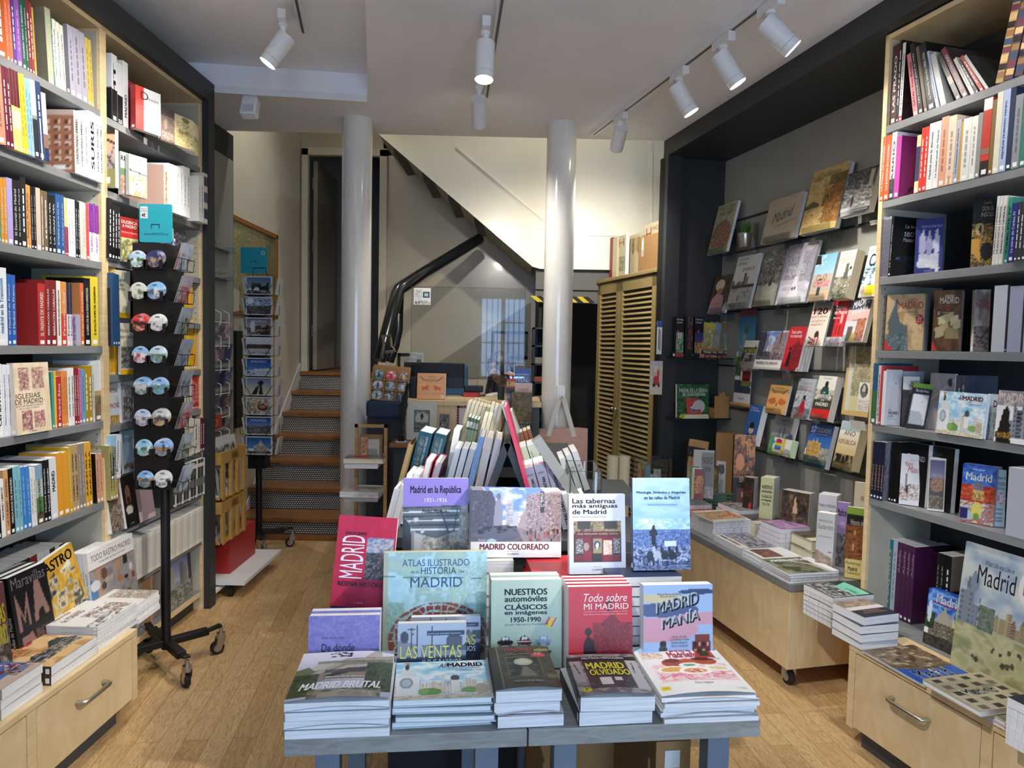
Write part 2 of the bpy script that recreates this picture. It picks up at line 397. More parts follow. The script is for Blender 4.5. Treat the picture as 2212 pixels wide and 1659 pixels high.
def row(F,z,crop,x0,items,where,lean=.0,d=-.012,depth=(.14,.18),grp=None,hmax=None):
 """spine-out books on one shelf. items: (right edge, top row, colour[, options]) in the zoomed picture's own pixels"""
 ox,oy,k=crop;rng=random.Random(len(where)*131+int(z*1000));n=0;xp=x0
 for it in items:
  x1,yt,c=it[:3];op=it[3] if len(it)>3 else {}
  if c is None:xp=x1;continue
  dd=op.get('d',d);ln=math.radians(op.get('lean',lean))
  a=F.s_px(ox+xp*k,z,dd);b=F.s_px(ox+x1*k,z,dd);xp=x1
  if a is None or b is None:continue
  n+=1;t=max((b-a)*math.cos(ln)-.0012,.003)
  P=F.at(b,dd,z);h=(toy(P,oy+yt*k)-z)/math.cos(ln)
  h=max(min(h,op.get('hmax',hmax or .33)),.1);w=op.get('w',rng.uniform(*depth))
  tx=op.get('tx');st=[]
  tc=op.get('tc') or ('f0f0ee' if hx(c).mean()<.55 else '2a2a2e')
  if tx:st=[(tx,.3 if len(tx)<22 else .34,op.get('v0',.16),.72 if len(tx)<22 else .66,op.get('v1',.86),tc,'rb')]
  bd=list(op.get('bd',()))
  if not tx and not op.get('plain'):
   v=.22
   while v<.8 and t>.004:
    l=rng.uniform(.04,.12);bd.append((v,v+l,tuple(hx(c)*.62+hx(tc)*.38)));v+=l+.025
    # thin printed line, not the full width
  cov=op.get('fr',c)
  lab=op.get('label') or f"{cname(c)} {'slim ' if t < 0.012 else ('thick ' if t > 0.032 else '')}book, {ORD[n-1]} spine from left, {where}"
  ib=bd if tx or op.get('plain') else ()
  r=book(lab,spine_M(F,b-.0006,dd,z,ln,t),w,h,t,cov,c,op.get('back'),op.get('hard',False),op.get('wr',()),st,ib,grp=grp,cream=op.get('cream',False),res=op.get('res',.008),dot=op.get('dot',True),btexts=op.get('btexts',()))
  if not tx and not op.get('plain'):
   lb=MB()
   for v0,v1,cc in bd:
    lb.add([(-.0008,t*(1-u),v*h) for u,v in ((.38,v0),(.62,v0),(.62,v1),(.38,v1))],[(0,1,2,3)],tc if hx(c).mean()<.5 else cc)
   lb.mk('spine_print',INK,r)
def face(label,bl,br,top,z=None,t=.02,tilt=8.0,crop=(0,0,1),pn=None,roll=.0,cp=0,**kw):
 """a book standing with its cover to us: bottom corners and top row in picture pixels, on the level z or on a plane (point, normal)"""
 ox,oy,k=crop;q=lambda p:(ox+p[0]*k,oy+p[1]*k)
 A,B=q(bl),q(br)
 if pn is not None and z is not None:
  def snap(px,py): # the point of the upright plane on the level z in the picture column px
   for _ in range(8):
    a=atp(px,py,*pn);q=CAMR.transposed()@(V((a.x,a.y,z))-CAMO);py+=(CY-FPX*q.y/-q.z)-py
   a.z=z;return a
  a,b=snap(*A),snap(*B)
 elif pn is not None:a=atp(*A,*pn);b=atp(*B,*pn);b.z=a.z=(a.z+b.z)/2
 else:a=atz(*A,z);b=atz(*B,z)
 x=(b-a);x.z=0;w=x.length;x.normalize()
 yh=Z.cross(x);tl=math.radians(tilt);up=Z*math.cos(tl)+yh*math.sin(tl);y=up.cross(x)
 T=oy+top*k;lo,hi=.02,1.0;Rt=CAMR.transposed()
 for _ in range(30):
  m=(lo+hi)/2;p=Rt@(a+up*m-CAMO)
  if CY-FPX*p.y/-p.z>T:lo=m
  else:hi=m
 h=lo
 o=a+Z*(.0006+t*math.sin(tl))
 if pn is not None and z is None:o=a+Z*.0006
 if roll:
  q=Mx.Rotation(math.radians(roll),3,y);x=q@x;up=q@up
 r=book(label,basis(o,x,y,up),w,h,t,**kw)
 for i in range(cp): # further copies close behind it
  oo=o+yh*((t+.002)*(i+1)/math.cos(tl))
  book(f"{ORD[i+1]} copy close behind the {label.split(',')[0]}",basis(oo,x,y,up),w,h,t,**kw)
 return r
def lay(label,F,s0,s1,d,dep,z,t,jit=.0,**kw):
 """a book lying flat on the level z: spine towards us along the wall line, head to the wall"""
 a=Mx.Rotation(jit,3,'Z');u=a@F.u;n=a@F.n
 return book(label,basis(F.at(s0,d,z+t+.0004),u,-Z,-n),s1-s0,dep,t,**kw)
def frame_sd(F,p):q=p-F.o;return q.dot(F.u),q.dot(F.n)
def pile(F,crop,near,far,topn,z,n,dep,label,grp,seed=3,lower=None,jit=.02,top_kw=None,**kw):
 """a pile of n copies: bottom front corners near and far, and the picture row of the top near corner"""
 ox,oy,k=crop;P=atz(ox+near[0]*k,oy+near[1]*k,z);Q=atz(ox+far[0]*k,oy+far[1]*k,z)
 s0,d0=frame_sd(F,P);s1,d1=frame_sd(F,Q);H=toy(P,oy+topn*k)-z;t=H/n;rng=random.Random(seed);zz=z
 if s1<s0:s0,s1=s1,s0
 for i in range(n):
  j=rng.uniform(-jit,jit);e=rng.uniform(-.004,.004)
  kk=dict(kw);last=i==n-1
  if last and top_kw:kk.update(top_kw)
  if not last:kk['wr']=();kk['fr']=kk.get('under','dddddd')
  kk.pop('under',None)
  lay((label if last else f"{ORD[n-1-i]} book down in the pile under the {lower or label}"),F,s0+e,s1+e,min(d0,d1)+e,dep,zz,t-.0006,j,grp=grp,**kk)
  zz+=t
 return s0,s1,zz
 # materials of the place
MAPLE=wood('maple','e0c79c','d2b788',(2,2,14),.4,3.0,1.5)
MAPLEH=wood('maple_flat','e0c79c','d2b788',(14,2,2),.4,3.0,1.5)
OAKD=wood('stair_oak','9a6a3c','7a4e28',(2,14,14),.3,3.0,1.5)
BAMBOO=wood('bamboo','c49a60','a67c44',(3,3,20),.45,3.0,1.0)
SHELFG=mat('shelf_grey','7d7f80',.45,nscale=12)
SIDEG=mat('shelf_side','b3ad9c',.5,nscale=12)
DARKP=mat('dark_paint','2a2d30',.5,nscale=8,bump=.05)
BACKP=mat('shelf_back','36383a',.6)
SLATG=mat('slat_grey','95958f',.55,nscale=6)
CEILW=mat('ceiling_paint','ececf0',.9,nscale=4,noise=.03,bump=.1,bscale=60)
CREAMW=mat('cream_wall','d8d1bf',.6,nscale=5,noise=.03)
GLOSSW=mat('gloss_cream_steel','ece6d4',.22,nscale=5,noise=.02,bump=.12,bscale=24,coat=.4)
GLOSSG=mat('gloss_grey_wall','bdb5a3',.25,nscale=5,noise=.03,bump=.1,bscale=20,coat=.3)
COLW=mat('column_white','dcd9d2',.2,nscale=9,noise=.03,bump=.12,bscale=14,coat=.5)
WHITE=mat('white_plastic','e6e6e4',.4,noise=.02)
WHITEP=mat('white_paint','dedfe0',.55,noise=.02)
BLACKM=mat('black_metal','0c0c0d',.42,noise=.1)
STEEL=mat('steel','b9b4aa',.3,.9,noise=.05,nscale=60)
DARKG=mat('dark_grey_board','3f4347',.5,nscale=12)
RUBBER=mat('rubber','1a1a1b',.7)
def acrylic(name='clear_acrylic',tint='f4f6f6',ior=.05):
 if name in MATS:return MATS[name]
 m=mat(name,tint,.03,noise=.0);nt=m.node_tree;N=nt.nodes;L=nt.links
 b=N['Principled BSDF'];tr=N.new('ShaderNodeBsdfTransparent');gl=N.new('ShaderNodeBsdfGlossy');gl.inputs['Roughness'].default_value=.02
 tr.inputs['Color'].default_value=(*lin(hx(tint)),1)
 lw=N.new('ShaderNodeLayerWeight');lw.inputs['Blend'].default_value=.25;fr=N.new('ShaderNodeMapRange');fr.inputs[3].default_value=ior;fr.inputs[4].default_value=.5
 L.new(lw.outputs['Facing'],fr.inputs[0]);mx=N.new('ShaderNodeMixShader')
 L.new(fr.outputs[0],mx.inputs[0]);L.new(tr.outputs[0],mx.inputs[1]);L.new(gl.outputs[0],mx.inputs[2])
 L.new(mx.outputs[0],N['Material Output'].inputs['Surface']);N.remove(b);return m
ACRY=acrylic('clear_acrylic','f4f6f6',.04);PLEXI=acrylic('plexiglass','f2f4f4',.012)
def floor_mat():
 m=mat('oak_planks','b98c58',.5);nt=m.node_tree;N=nt.nodes;L=nt.links;b=N['Principled BSDF']
 tc=N.new('ShaderNodeTexCoord');mp=N.new('ShaderNodeMapping');mp.inputs['Rotation'].default_value=(0,0,math.radians(90-7))
 L.new(tc.outputs['Object'],mp.inputs['Vector'])
 br=N.new('ShaderNodeTexBrick');br.offset=.37;br.inputs['Scale'].default_value=1.0;br.inputs['Brick Width'].default_value=.62;br.inputs['Row Height'].default_value=.088
 br.inputs['Mortar Size'].default_value=.0009;br.inputs['Mortar Smooth'].default_value=.2;br.inputs['Bias'].default_value=.0
 br.inputs['Color1'].default_value=(*lin(hx('dab888')),1);br.inputs['Color2'].default_value=(*lin(hx('c8a270')),1);br.inputs['Mortar'].default_value=(*lin(hx('7d5830')),1)
 L.new(mp.outputs['Vector'],br.inputs['Vector'])
 m2=N.new('ShaderNodeMapping');m2.inputs['Scale'].default_value=(2.2,26,1);L.new(mp.outputs['Vector'],m2.inputs['Vector'])
 ad=N.new('ShaderNodeVectorMath');ad.operation='ADD';L.new(m2.outputs['Vector'],ad.inputs[0])
 sc=N.new('ShaderNodeVectorMath');sc.operation='SCALE';sc.inputs['Scale'].default_value=9.0;L.new(br.outputs['Color'],sc.inputs[0]);L.new(sc.outputs[0],ad.inputs[1])
 nz=N.new('ShaderNodeTexNoise');nz.inputs['Scale'].default_value=1.5;nz.inputs['Detail'].default_value=7;nz.inputs['Distortion'].default_value=2.2
 L.new(ad.outputs[0],nz.inputs['Vector'])
 wv=N.new('ShaderNodeMath');wv.operation='SINE';ml=N.new('ShaderNodeMath');ml.operation='MULTIPLY';ml.inputs[1].default_value=46.0
 L.new(nz.outputs['Fac'],ml.inputs[0]);L.new(ml.outputs[0],wv.inputs[0])
 rp=N.new('ShaderNodeValToRGB');rp.color_ramp.elements[0].position=.0;rp.color_ramp.elements[1].position=.75
 rp.color_ramp.elements[0].color=(.56,.5,.42,1);rp.color_ramp.elements[1].color=(1,1,1,1)
 mr=N.new('ShaderNodeMapRange');mr.inputs[1].default_value=-1;mr.inputs[2].default_value=1;L.new(wv.outputs[0],mr.inputs[0]);L.new(mr.outputs[0],rp.inputs['Fac'])
 mx=N.new('ShaderNodeMix');mx.data_type='RGBA';mx.blend_type='MULTIPLY';mx.inputs[0].default_value=.75
 L.new(br.outputs['Color'],mx.inputs[6]);L.new(rp.outputs['Color'],mx.inputs[7]);L.new(mx.outputs[2],b.inputs['Base Color']);return m
def fbox(mb,F,s0,s1,d0,d1,z0,z1,col=None,mi=0):
 """a box in a wall frame: along the wall, out from the wall, height"""
 return mb.box(s0,s1,d0,d1,z0,z1,col,mi,basis(F.o,F.u,F.n,Z))
 # shell
struct(MB().box(-2.6,2.9,-1.6,9.0,-.06,0).mk('floor',floor_mat()))
TZ=Mx(((1,0,0,0),(0,0,1,0),(0,1,0,0),(0,0,0,1)))
c=MB();c.box(-2.6,2.9,-1.6,4.9,3.02,3.08)
c.prism([(-.848,4.09),(.25,-1.5),(2.9,-1.5),(2.9,4.86),(-2.6,4.80),(-2.6,3.86)],2.9,3.02,M=TZ)
struct(c.mk('ceiling',CEILW))
struct(MB().prism([(-1.69,3.965),(-.855,4.075),(-.853,4.092),(-1.69,3.982)],2.862,2.9,M=TZ).mk('trim_1',WHITEP))
struct(MB().box(-2.2,-2.08,-1.6,9.0,0,4.5).mk('wall_left',CREAMW))
w=MB();fbox(w,SF,-.6,6.8,-.16,-.012,0,3.0);struct(w.mk('wall_right',SLATG))
f=MB();f.box(-2.6,-.52,-1.5,-1.4,0,3.0);f.box(.22,.62,-1.5,-1.4,0,3.0);f.box(1.48,2.9,-1.5,-1.4,0,3.0);f.box(-.52,.22,-1.5,-1.4,0,1.0);f.box(-.52,.22,-1.5,-1.4,2.25,3.0);f.box(.62,1.48,-1.5,-1.4,2.3,3.0)
struct(f.mk('wall_front',CREAMW))
wn=MB();wn.box(-.52,-.47,-1.47,-1.43,1.0,2.25);wn.box(.17,.22,-1.47,-1.43,1.0,2.25);wn.box(-.52,.22,-1.47,-1.43,2.2,2.25);wn.box(-.52,.22,-1.47,-1.43,1.0,1.05);wn.box(-.18,-.12,-1.47,-1.43,1.05,2.2)
for i in range(9):wn.box(-.47+i*.08-.006,-.47+i*.08+.006,-1.44,-1.42,1.02,2.2)
for zz in (1.25,1.55,1.85):wn.box(-.5,.2,-1.445,-1.425,zz-.008,zz+.008)
struct(wn.mk('window_1',WHITEP))
# stairs at the back left
st=thing('staircase','oak stairs with dotted risers climbing to a landing behind the left white column','stairs',(-1.58,5.3,0))
RS,TR,Y0=.174,.265,5.3
def dotted():
 m=mat('dotted_vinyl','d8d8d2',.5);nt=m.node_tree;N=nt.nodes;L=nt.links
 tc=N.new('ShaderNodeTexCoord');sp=N.new('ShaderNodeSeparateXYZ');L.new(tc.outputs['Object'],sp.inputs[0])
 def mth(op,a,b=None):
  n=N.new('ShaderNodeMath');n.operation=op
  for i,q in enumerate((a,b)):
   if q is None:continue
   if isinstance(q,(int,float)):n.inputs[i].default_value=q
   else:L.new(q,n.inputs[i])
  return n.outputs[0]
 z=mth('MULTIPLY',sp.outputs['Z'],62.0);rowi=mth('FLOOR',z);sh=mth('MULTIPLY',mth('MODULO',rowi,2.0),.5)
 x=mth('ADD',mth('MULTIPLY',mth('ADD',sp.outputs['X'],10.0),54.0),sh)
 fx=mth('SUBTRACT',mth('FRACT',x),.5);fz=mth('SUBTRACT',mth('FRACT',z),.5)
 r=mth('SQRT',mth('ADD',mth('MULTIPLY',fx,fx),mth('MULTIPLY',fz,fz)))
 rp=N.new('ShaderNodeValToRGB');rp.color_ramp.interpolation='CONSTANT';rp.color_ramp.elements[1].position=.36
 rp.color_ramp.elements[0].color=(*lin(hx('c9c8c0')),1);rp.color_ramp.elements[1].color=(*lin(hx('17181c')),1)
 L.new(r,rp.inputs['Fac']);L.new(rp.outputs['Color'],N['Principled BSDF'].inputs['Base Color']);return m
DOT=dotted()
for i in range(7):
 y=Y0+i*TR
 MB().box(-.49,.50,i*TR+.02,i*TR+.03,RS*i,RS*(i+1)-.035).mk('riser',DOT,st)
 MB().box(-.495,.50,i*TR-.012,(i+1)*TR+.03 if i<6 else i*TR+.05,RS*(i+1)-.035,RS*(i+1)).mk('tread',OAKD,st,bevel=.004)
MB().box(-.49,.50,.0,.02,0,.045).mk('floor_strip',OAKD,st)
bl=MB();bl.add([(-2.075,5.22,.0),(-2.075,5.32,.0),(-2.075,6.98,1.2),(-2.075,6.9,1.3),(-2.065,5.22,.0),(-2.065,5.32,0),(-2.065,6.98,1.2),(-2.065,6.9,1.3)],[(0,1,2,3),(7,6,5,4),(0,3,7,4),(1,5,6,2),(3,2,6,7),(0,4,5,1)])
struct(bl.mk('baseboard_left',WHITEP))
# walls round the stairwell
b=MB();b.box(-2.2,-2.078,6.95,7.05,0,4.4);b.box(-2.2,-1.0,6.95,7.05,3.32,4.4);b.box(-1.285,-1.255,6.95,7.05,1.0,4.4)
struct(b.mk('wall_stairwell',GLOSSG))
struct(MB().box(-1.255,.24,6.95,7.03,0,4.4).mk('wall_back',GLOSSG))
struct(MB().box(-2.08,-1.0,6.945,8.5,1.18,1.218).mk('floor_landing',OAKD))
k=MB();k.box(-2.2,1.6,8.5,8.6,0,4.4);struct(k.mk('wall_landing',mat('blue_grey_wall','8e979f',.7)))
k=MB();k.box(.2,1.6,7.4,7.46,0,2.9);k.box(.215,.24,6.0,7.4,0,2.9);k.box(1.55,1.6,5.4,7.4,0,2.9);struct(k.mk('wall_store',mat('unlit_store','1a1b1c',.8)))  # the darkness of the unlit store is put into its near-black wall colour
k=MB();k.box(-2.2,1.7,4.9,8.6,4.4,4.5);struct(k.mk('ceiling_stairwell',CEILW))
k=MB();k.box(.18,1.3,5.95,6.0,1.87,2.25);k.box(.18,1.3,5.92,5.95,1.98,3.0);struct(k.mk('wall_lintel',mat('lintel_grey','5a5853',.6)))
struct(MB().box(-2.2,2.0,4.87,4.9,3.02,4.5).mk('wall_sky_block',CREAMW));k=MB();k.box(1.62,1.7,5.2,8.6,0,4.5);k.box(.24,1.7,8.5,8.6,0,4.5);struct(k.mk('wall_sky_block_side',MATS['unlit_store']))  # unseen walls added to shut out sky light leaking over the ceiling
# door frame and leaf on the landing
d=MB();d.box(-2.06,-2.0,6.9,6.96,1.22,3.36);d.box(-1.31,-1.24,6.9,6.96,1.22,3.36);d.box(-2.06,-1.24,6.9,6.96,3.3,3.37);struct(d.mk('trim_2',mat('door_frame_paint','cfc9ba',.4)))
dl=struct(MB().box(-1.99,-1.95,7.06,7.85,1.23,3.28).mk('door_1',mat('door_paint','9a9484',.4)))
hg=MB();[hg.box(-2.0,-1.985,7.045,7.075,z0,z0+.12) for z0 in (1.55,2.4,3.0)];hg.mk('hinge',STEEL,dl)
# white painted steel side of the upper flight, over the counter
def at_y(pts,y):return [(aty(px,py,y).x,aty(px,py,y).z) for px,py in pts]
up=thing('upper_stair_flight','glossy cream steel side and grey underside of the upper stair flight above the counter','stair flight',(0,5.86,2.0))
pl=[(x,z-2.0) for x,z in at_y([(800,275),(1138,566),(1150,576),(1166,581),(1440,585),(1440,280)],5.87)]
MB().prism(pl,0,.03).mk('side_panel',GLOSSW,up)
bd=[(x,z-2.0) for x,z in at_y([(800,262),(1152,568),(1152,545),(830,262)],5.87)]
MB().prism(bd,.03,1.05).mk('soffit',mat('soffit_grey','9a9486',.45,bump=.08,bscale=20),up)
ln=MB()
for p0,p1 in (((985,318),(1178,480)),):(lambda a,e:ln.bar((a.x,-.004,a.z-2),(e.x,-.004,e.z-2),.012,.006))(aty(*p0,5.86),aty(*p1,5.86))
for p0,p1 in (((1240,508),(1436,512)),((1408,308),(1408,506))):(lambda a,e:ln.bar((a.x,-.004,a.z-2),(e.x,-.004,e.z-2),.012,.006))(aty(*p0,5.86),aty(*p1,5.86))
ln.mk('weld_seam',GLOSSW,up)
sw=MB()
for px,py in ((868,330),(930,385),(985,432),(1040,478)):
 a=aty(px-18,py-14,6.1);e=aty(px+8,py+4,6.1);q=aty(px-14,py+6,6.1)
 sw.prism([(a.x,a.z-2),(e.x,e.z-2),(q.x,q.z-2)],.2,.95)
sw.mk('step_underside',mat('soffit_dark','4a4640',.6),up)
# columns
for nm,x,y,lab in (('column',-1.0,4.52,'round white column in front of the oak stairs'),('column',.283,4.53,'round white column with the tote bag, right of the counter')):
 o=MB().lathe([(.093,0),(.093,2.9)],48).mk(nm,COLW,smooth=True,M=Mx.Translation((x,y,0)));tag(o,lab,'column');o['kind']='structure'
 # dark framing of the left bookcase
k=MB();fbox(k,LF,-4.4,.945,-.33,.035,2.79,2.9);fbox(k,LF,.872,.945,-.33,.035,0,2.79);fbox(k,LF,-4.4,.945,-.345,-.31,0,2.79)
fbox(k,LF,.945,1.9,-.34,-.26,0,2.9);struct(k.mk('wall_panel_left',DARKP))
k=MB();fbox(k,LF,.95,1.86,-.26,-.245,.05,2.72);struct(k.mk('trim_3',SLATG))
# dark framing of the right wall
BF=Frame((.993,4.85),(.2245,-.9745,0),(-.9745,-.2245,0))
k=MB();fbox(k,BF,0,6.2,-.55,0,2.79,2.9);fbox(k,BF,-.05,.03,-.5,0,0,2.79);fbox(k,BF,-.05,.075,-.1,.0,0,2.79);struct(k.mk('wall_panel_right',DARKP))
k=MB()
for zz in (2.36,2.15,1.76,1.40,1.12,.88):fbox(k,SF,.0,2.6,-.014,.003,zz-.005,zz+.005)
struct(k.mk('trim_4',mat('groove','232424',.6)))
# bookcases
def bookcase(name,label,F,ups,zs_by_bay,depth,s0,s1,top):
 root=thing(name,label,'bookcase',(F.o.x,F.o.y,0));T=Mx.Translation((-F.o.x,-F.o.y,0))
 def part(nm,boxes,m,bev=.0):
  b=MB()
  for q in boxes:fbox(b,F,*q)
  return b.mk(nm,m,root,bevel=bev,M=T)
 for a,e in ups:
  part('upright',[(a,e,-depth,0,.0,top)],MAPLE,.001)
 part('top_board',[(s0,s1,-depth,0,top-.02,top)],MAPLE)
 part('back_panel',[(s0,s1,-depth-.008,-depth,0,top)],BACKP)
 for (a,e),zs in zs_by_bay:
  for z in zs:part('shelf',[(a,e,-depth+.001,-.002,z-.03,z)],SHELFG,.001)
 for (a,e),zs in zs_by_bay:
  part('side_lining',[(a-.0005,a+.002,-depth,-.012,.05,top-.03),(e-.002,e+.0005,-depth,-.012,.05,top-.03)],SIDEG)
 return root
LZA=[2.44,2.137,1.817,1.469,1.154,.81,.36];LZB=[2.429,2.124,1.837,1.591,1.343,1.126,.896,.66,.40,.115]
bcl=bookcase('bookcase','tall grey and maple bookcase along the left wall, full of books',LF,[(-.92,-.9),(-.043,0),(.852,.872)],[((-.9,-.043),LZA),((0,.852),LZB)],.30,-.92,.872,2.79)
k=MB();fbox(k,LF,-.9,.852,-.28,-.05,0,.085);k.mk('plinth',DARKP,bcl,M=Mx.Translation((1.719,-3.02,0)))
k=MB();fbox(k,LF,.0,.852,-.29,0,.085,.113);k.mk('base_board',MAPLE,bcl,M=Mx.Translation((1.719,-3.02,0)))
RZ=[2.42,2.12,1.81,1.513,1.21,.903,.40]
bcr=bookcase('bookcase','tall grey and maple bookcase at the right edge, full of guide books',RF,[(0,.022),(1.2,1.22)],[((.022,1.2),RZ)],.33,0,1.22,2.784)
for F,ss,zs,root in ((LF,(-.0455,),(1.0,2.4),bcl),(LF,(.8495,),(.4,2.4),bcl),(RF,(.0245,),(.9,2.0),bcr)):
 hl=MB()
 for s_ in ss:
  z=zs[0]
  while z<zs[1]:
   for dd in (-.03,-.22):fbox(hl,F,s_-.0008,s_+.0008,dd-.002,dd+.002,z-.002,z+.002)
   z+=.032
 hl.mk('peg_holes',BLACKM,root,M=Mx.Translation(-F.o))
 # low drawer units
def drawer_unit(label,F,s0,s1,dz,top,sign,fronts,stile):
 root=thing('drawer_unit',label,'drawer unit',(F.o.x,F.o.y,0));T=Mx.Translation((-F.o.x,-F.o.y,0))
 def part(nm,boxes,m,bev=.0,par=root):
  b=MB()
  for q in boxes:fbox(b,F,*q)
  return b.mk(nm,m,par,bevel=bev,M=T if par is root else None)
 part('carcass',[(s0+.003,s1-.003,.002,dz-.02,.09,top-.025)],MAPLE)
 part('worktop',[(s0,s1,.002,dz,top-.022,top)],MAPLEH,.002)
 part('plinth',[(s0+.02,s1-.05,.03,dz-.06,0,.09)],DARKG)
 for a,e in stile:part('stile',[(a,e,dz-.02,dz-.001,.085,top-.023)],MAPLE)
 for a,e in fronts:
  dr=part('drawer',[(a+.003,e-.003,dz-.02,dz-.001,.095,top-.027)],MAPLEH,.001)
  m=(a+e)/2 if (a,e)==fronts[-1] and True else (a+e)/2;hz=top-.105
  P=lambda s,d,z:tuple(F.at(s,d,z))
  hb=MB();hw=.075
  hb.tube([P(m-hw,dz-.002,hz),P(m-hw,dz+.02,hz),P(m-hw+.006,dz+.03,hz),P(m-hw+.02,dz+.034,hz),P(m+hw-.02,dz+.034,hz),P(m+hw-.006,dz+.03,hz),P(m+hw,dz+.02,hz),P(m+hw,dz-.002,hz)],.0075,10)
  hb.mk('handle',STEEL,dr,smooth=True)
 return root
sx=lambda F,px,z,d:F.s_px(px,z,d)
DZ=.265
a0,a1,a2,a3=sx(LF,60,.2,DZ),sx(LF,80,.2,DZ),sx(LF,287,.2,DZ),sx(LF,298,.2,DZ)
drawer_unit('low maple drawer unit with a steel bow handle, left side, stacked with books',LF,-1.5,a3,DZ,.36,1,[(-1.48,a0),(a1,a2)],[(a0,a1),(a2,a3-.002)])
r0,r1,r2,r3=sx(RF,1829,.2,DZ),sx(RF,1843,.2,DZ),sx(RF,2114,.2,DZ),sx(RF,2138,.2,DZ)
drawer_unit('low maple drawer unit with a steel bow handle, right side, stacked with books',RF,r0,1.3,DZ,.40,-1,[(r1,r2),(r3,1.28)],[(r0+.002,r1),(r2,r3)])
# track lights
EMIT=mat('lit_lens','ffffff',.3,emit=('fff6e6',14.0))
LENS=mat('dark_lens','b9bcc0',.2)
def track(label,a,b):
 """a white power track under the ceiling from a to b"""
 a,b=V(a),V(b);r=thing('light_track',label,'light track',(a+b)/2);m=-(a+b)/2
 o=MB().bar(a+m-Z*.012,b+m-Z*.012,.034,.024).mk('rail',WHITE,r)
 MB().bar(a+m-Z*.0245,b+m-Z*.0245,.012,.003).mk('groove',mat('track_groove','55585c',.5),r)
 d=(b-a).normalized();MB().bar(b+m-Z*.012,b+m-Z*.012+d*.02,.038,.028).mk('end_cap',WHITE,r)
 return r
def spot(label,base,aim,L=.155,r=.041,on=True,tdir=(0,1,0),watts=60,box=True,drop=.10,angle=75,off=.06):
 """base: where the adaptor meets the track; aim: the direction the lens looks"""
 base=V(base);t=V(tdir).normalized();aim=V(aim).normalized()
 root=thing('track_spotlight',label,'spotlight',base,'track spotlights on the ceiling')
 piv=V((0,0,-drop))
 ab=MB();ab.bar(-t*.07+Z*-.022,t*.07+Z*-.022,.036,.042);ab.mk('adaptor',WHITE,root,bevel=.004)
 sm=MB();sm.tube([(0,0,-.042),(0,0,-.055)],.022,16);sm.tube([(0,0,-.055),(0,0,-.07),piv-aim*.0],[.018,.011,.008],12);sm.mk('stem',WHITE,root,smooth=True)
 top=piv-aim*off*.5;end=piv+aim*(L-off*.5)
 bd=MB();bd.tube([top,end-aim*.03],r,28);bd.tube([end-aim*.029,end],r*.97,28);bd.mk('head',WHITE,root,smooth=True)
 le=MB();le.tube([end-aim*.004,end+aim*.002],r*.86,24);le.mk('lens',EMIT if on else LENS,root)
 if on:
  d=bpy.data.lights.new('lamp','SPOT');d.energy=watts;d.spot_size=math.radians(angle);d.spot_blend=.7;d.shadow_soft_size=.03;d.color=(1.0,.945,.86)
  o=bpy.data.objects.new('lamp',d);COL.objects.link(o);o.parent=root;o.location=end+aim*.012;o.rotation_euler=aim.to_track_quat('-Z','Y').to_euler()
 return root
ta=atz(1283,283,2.9);tb=atz(1650,0,2.9);td=(ta-tb).normalized()
track('long white ceiling track above the right wall display',tb-td*2.1,ta)
def on_track(px,py):p=atz(px,py,2.9);k=(p-ta).dot(td);q=ta+td*k;q.z=2.876;return q
spot('white spotlight at the far end of the right ceiling track, turned to the back',on_track(1355,240),(-.05,.75,-.55),tdir=td,watts=34,angle=100)
spot('white spotlight second from the far end of the right ceiling track',on_track(1478,142),(.62,-.02,-1.0),tdir=td,watts=26)
spot('white spotlight third from the far end of the right ceiling track',on_track(1572,68),(.62,-.05,-.95),tdir=td,watts=19)
spot('large lit white spotlight nearest the camera on the right ceiling track',on_track(1680,-10),(.85,-.05,-.80),tdir=td,watts=6)
# lights further back along the same track, out of the picture
for i,s in enumerate((.75,1.25)):
 spot('white spotlight on the right ceiling track, nearer the shop front',V((tb.x,tb.y,2.876))-td*s,(.9,.25,-.9),tdir=td,watts=4,angle=105)
ca=atz(1050,40,2.9)
track('white ceiling track over the middle of the shop',(ca.x+.33,ca.y-3.0,2.9),(ca.x-.03,ca.y+.9,2.9))
cd=V((-.36,3.9,0)).normalized()
spot('lit white spotlight on the middle ceiling track, pointing down',(ca.x,ca.y-.02,2.876),(-.02,-.16,-1.0),tdir=cd,watts=8,L=.165,drop=.115)
cb=V((ca.x,ca.y,2.876))+cd*.62
spot('white spotlight behind the lit one on the middle ceiling track, turned to the stairs',cb,(-.02,.8,-.6),tdir=cd,drop=.13,watts=26,angle=92)
spot('white spotlight on the middle ceiling track, shining at the table',V((ca.x,ca.y,2.876))-cd*1.0,(.0,.5,-1.0),tdir=cd,watts=7,angle=90)
la=atz(655,60,3.02)
ld=V((-.2,1,0)).normalized()
track('short white ceiling track in the raised bay at upper left',la-ld*3.1,la)
spot('lit white spotlight in the raised ceiling bay at upper left',atz(612,20,3.02)-Z*.024,(-.62,-.10,-.95),tdir=ld,watts=20,drop=.12)
for s in (.95,1.6):
 spot('white spotlight in the raised ceiling bay, nearer the shop front',la-ld*s-Z*.024,(-.85,.35,-.9),tdir=ld,watts=20,angle=95)
def to(a,b):return tuple(V(b)-V(a))
for src,dst,t_,w_ in ((la-ld*2.6-Z*.024,(1.40,2.3,.25),ld,62),(V((tb.x,tb.y,2.876))-td*1.6,(-1.5,2.45,.3),td,70),(V((tb.x,tb.y,2.876))-td*1.9,(-.9,3.2,.0),td,40),(la-ld*2.9-Z*.024,(1.0,3.9,.3),ld,22)):  # unseen lamps added to brighten the drawer units, floor and cart
 spot('added unseen spotlight near the shop front, crossing to the far side of the room',src,to(src,dst),tdir=t_,watts=w_,angle=44)
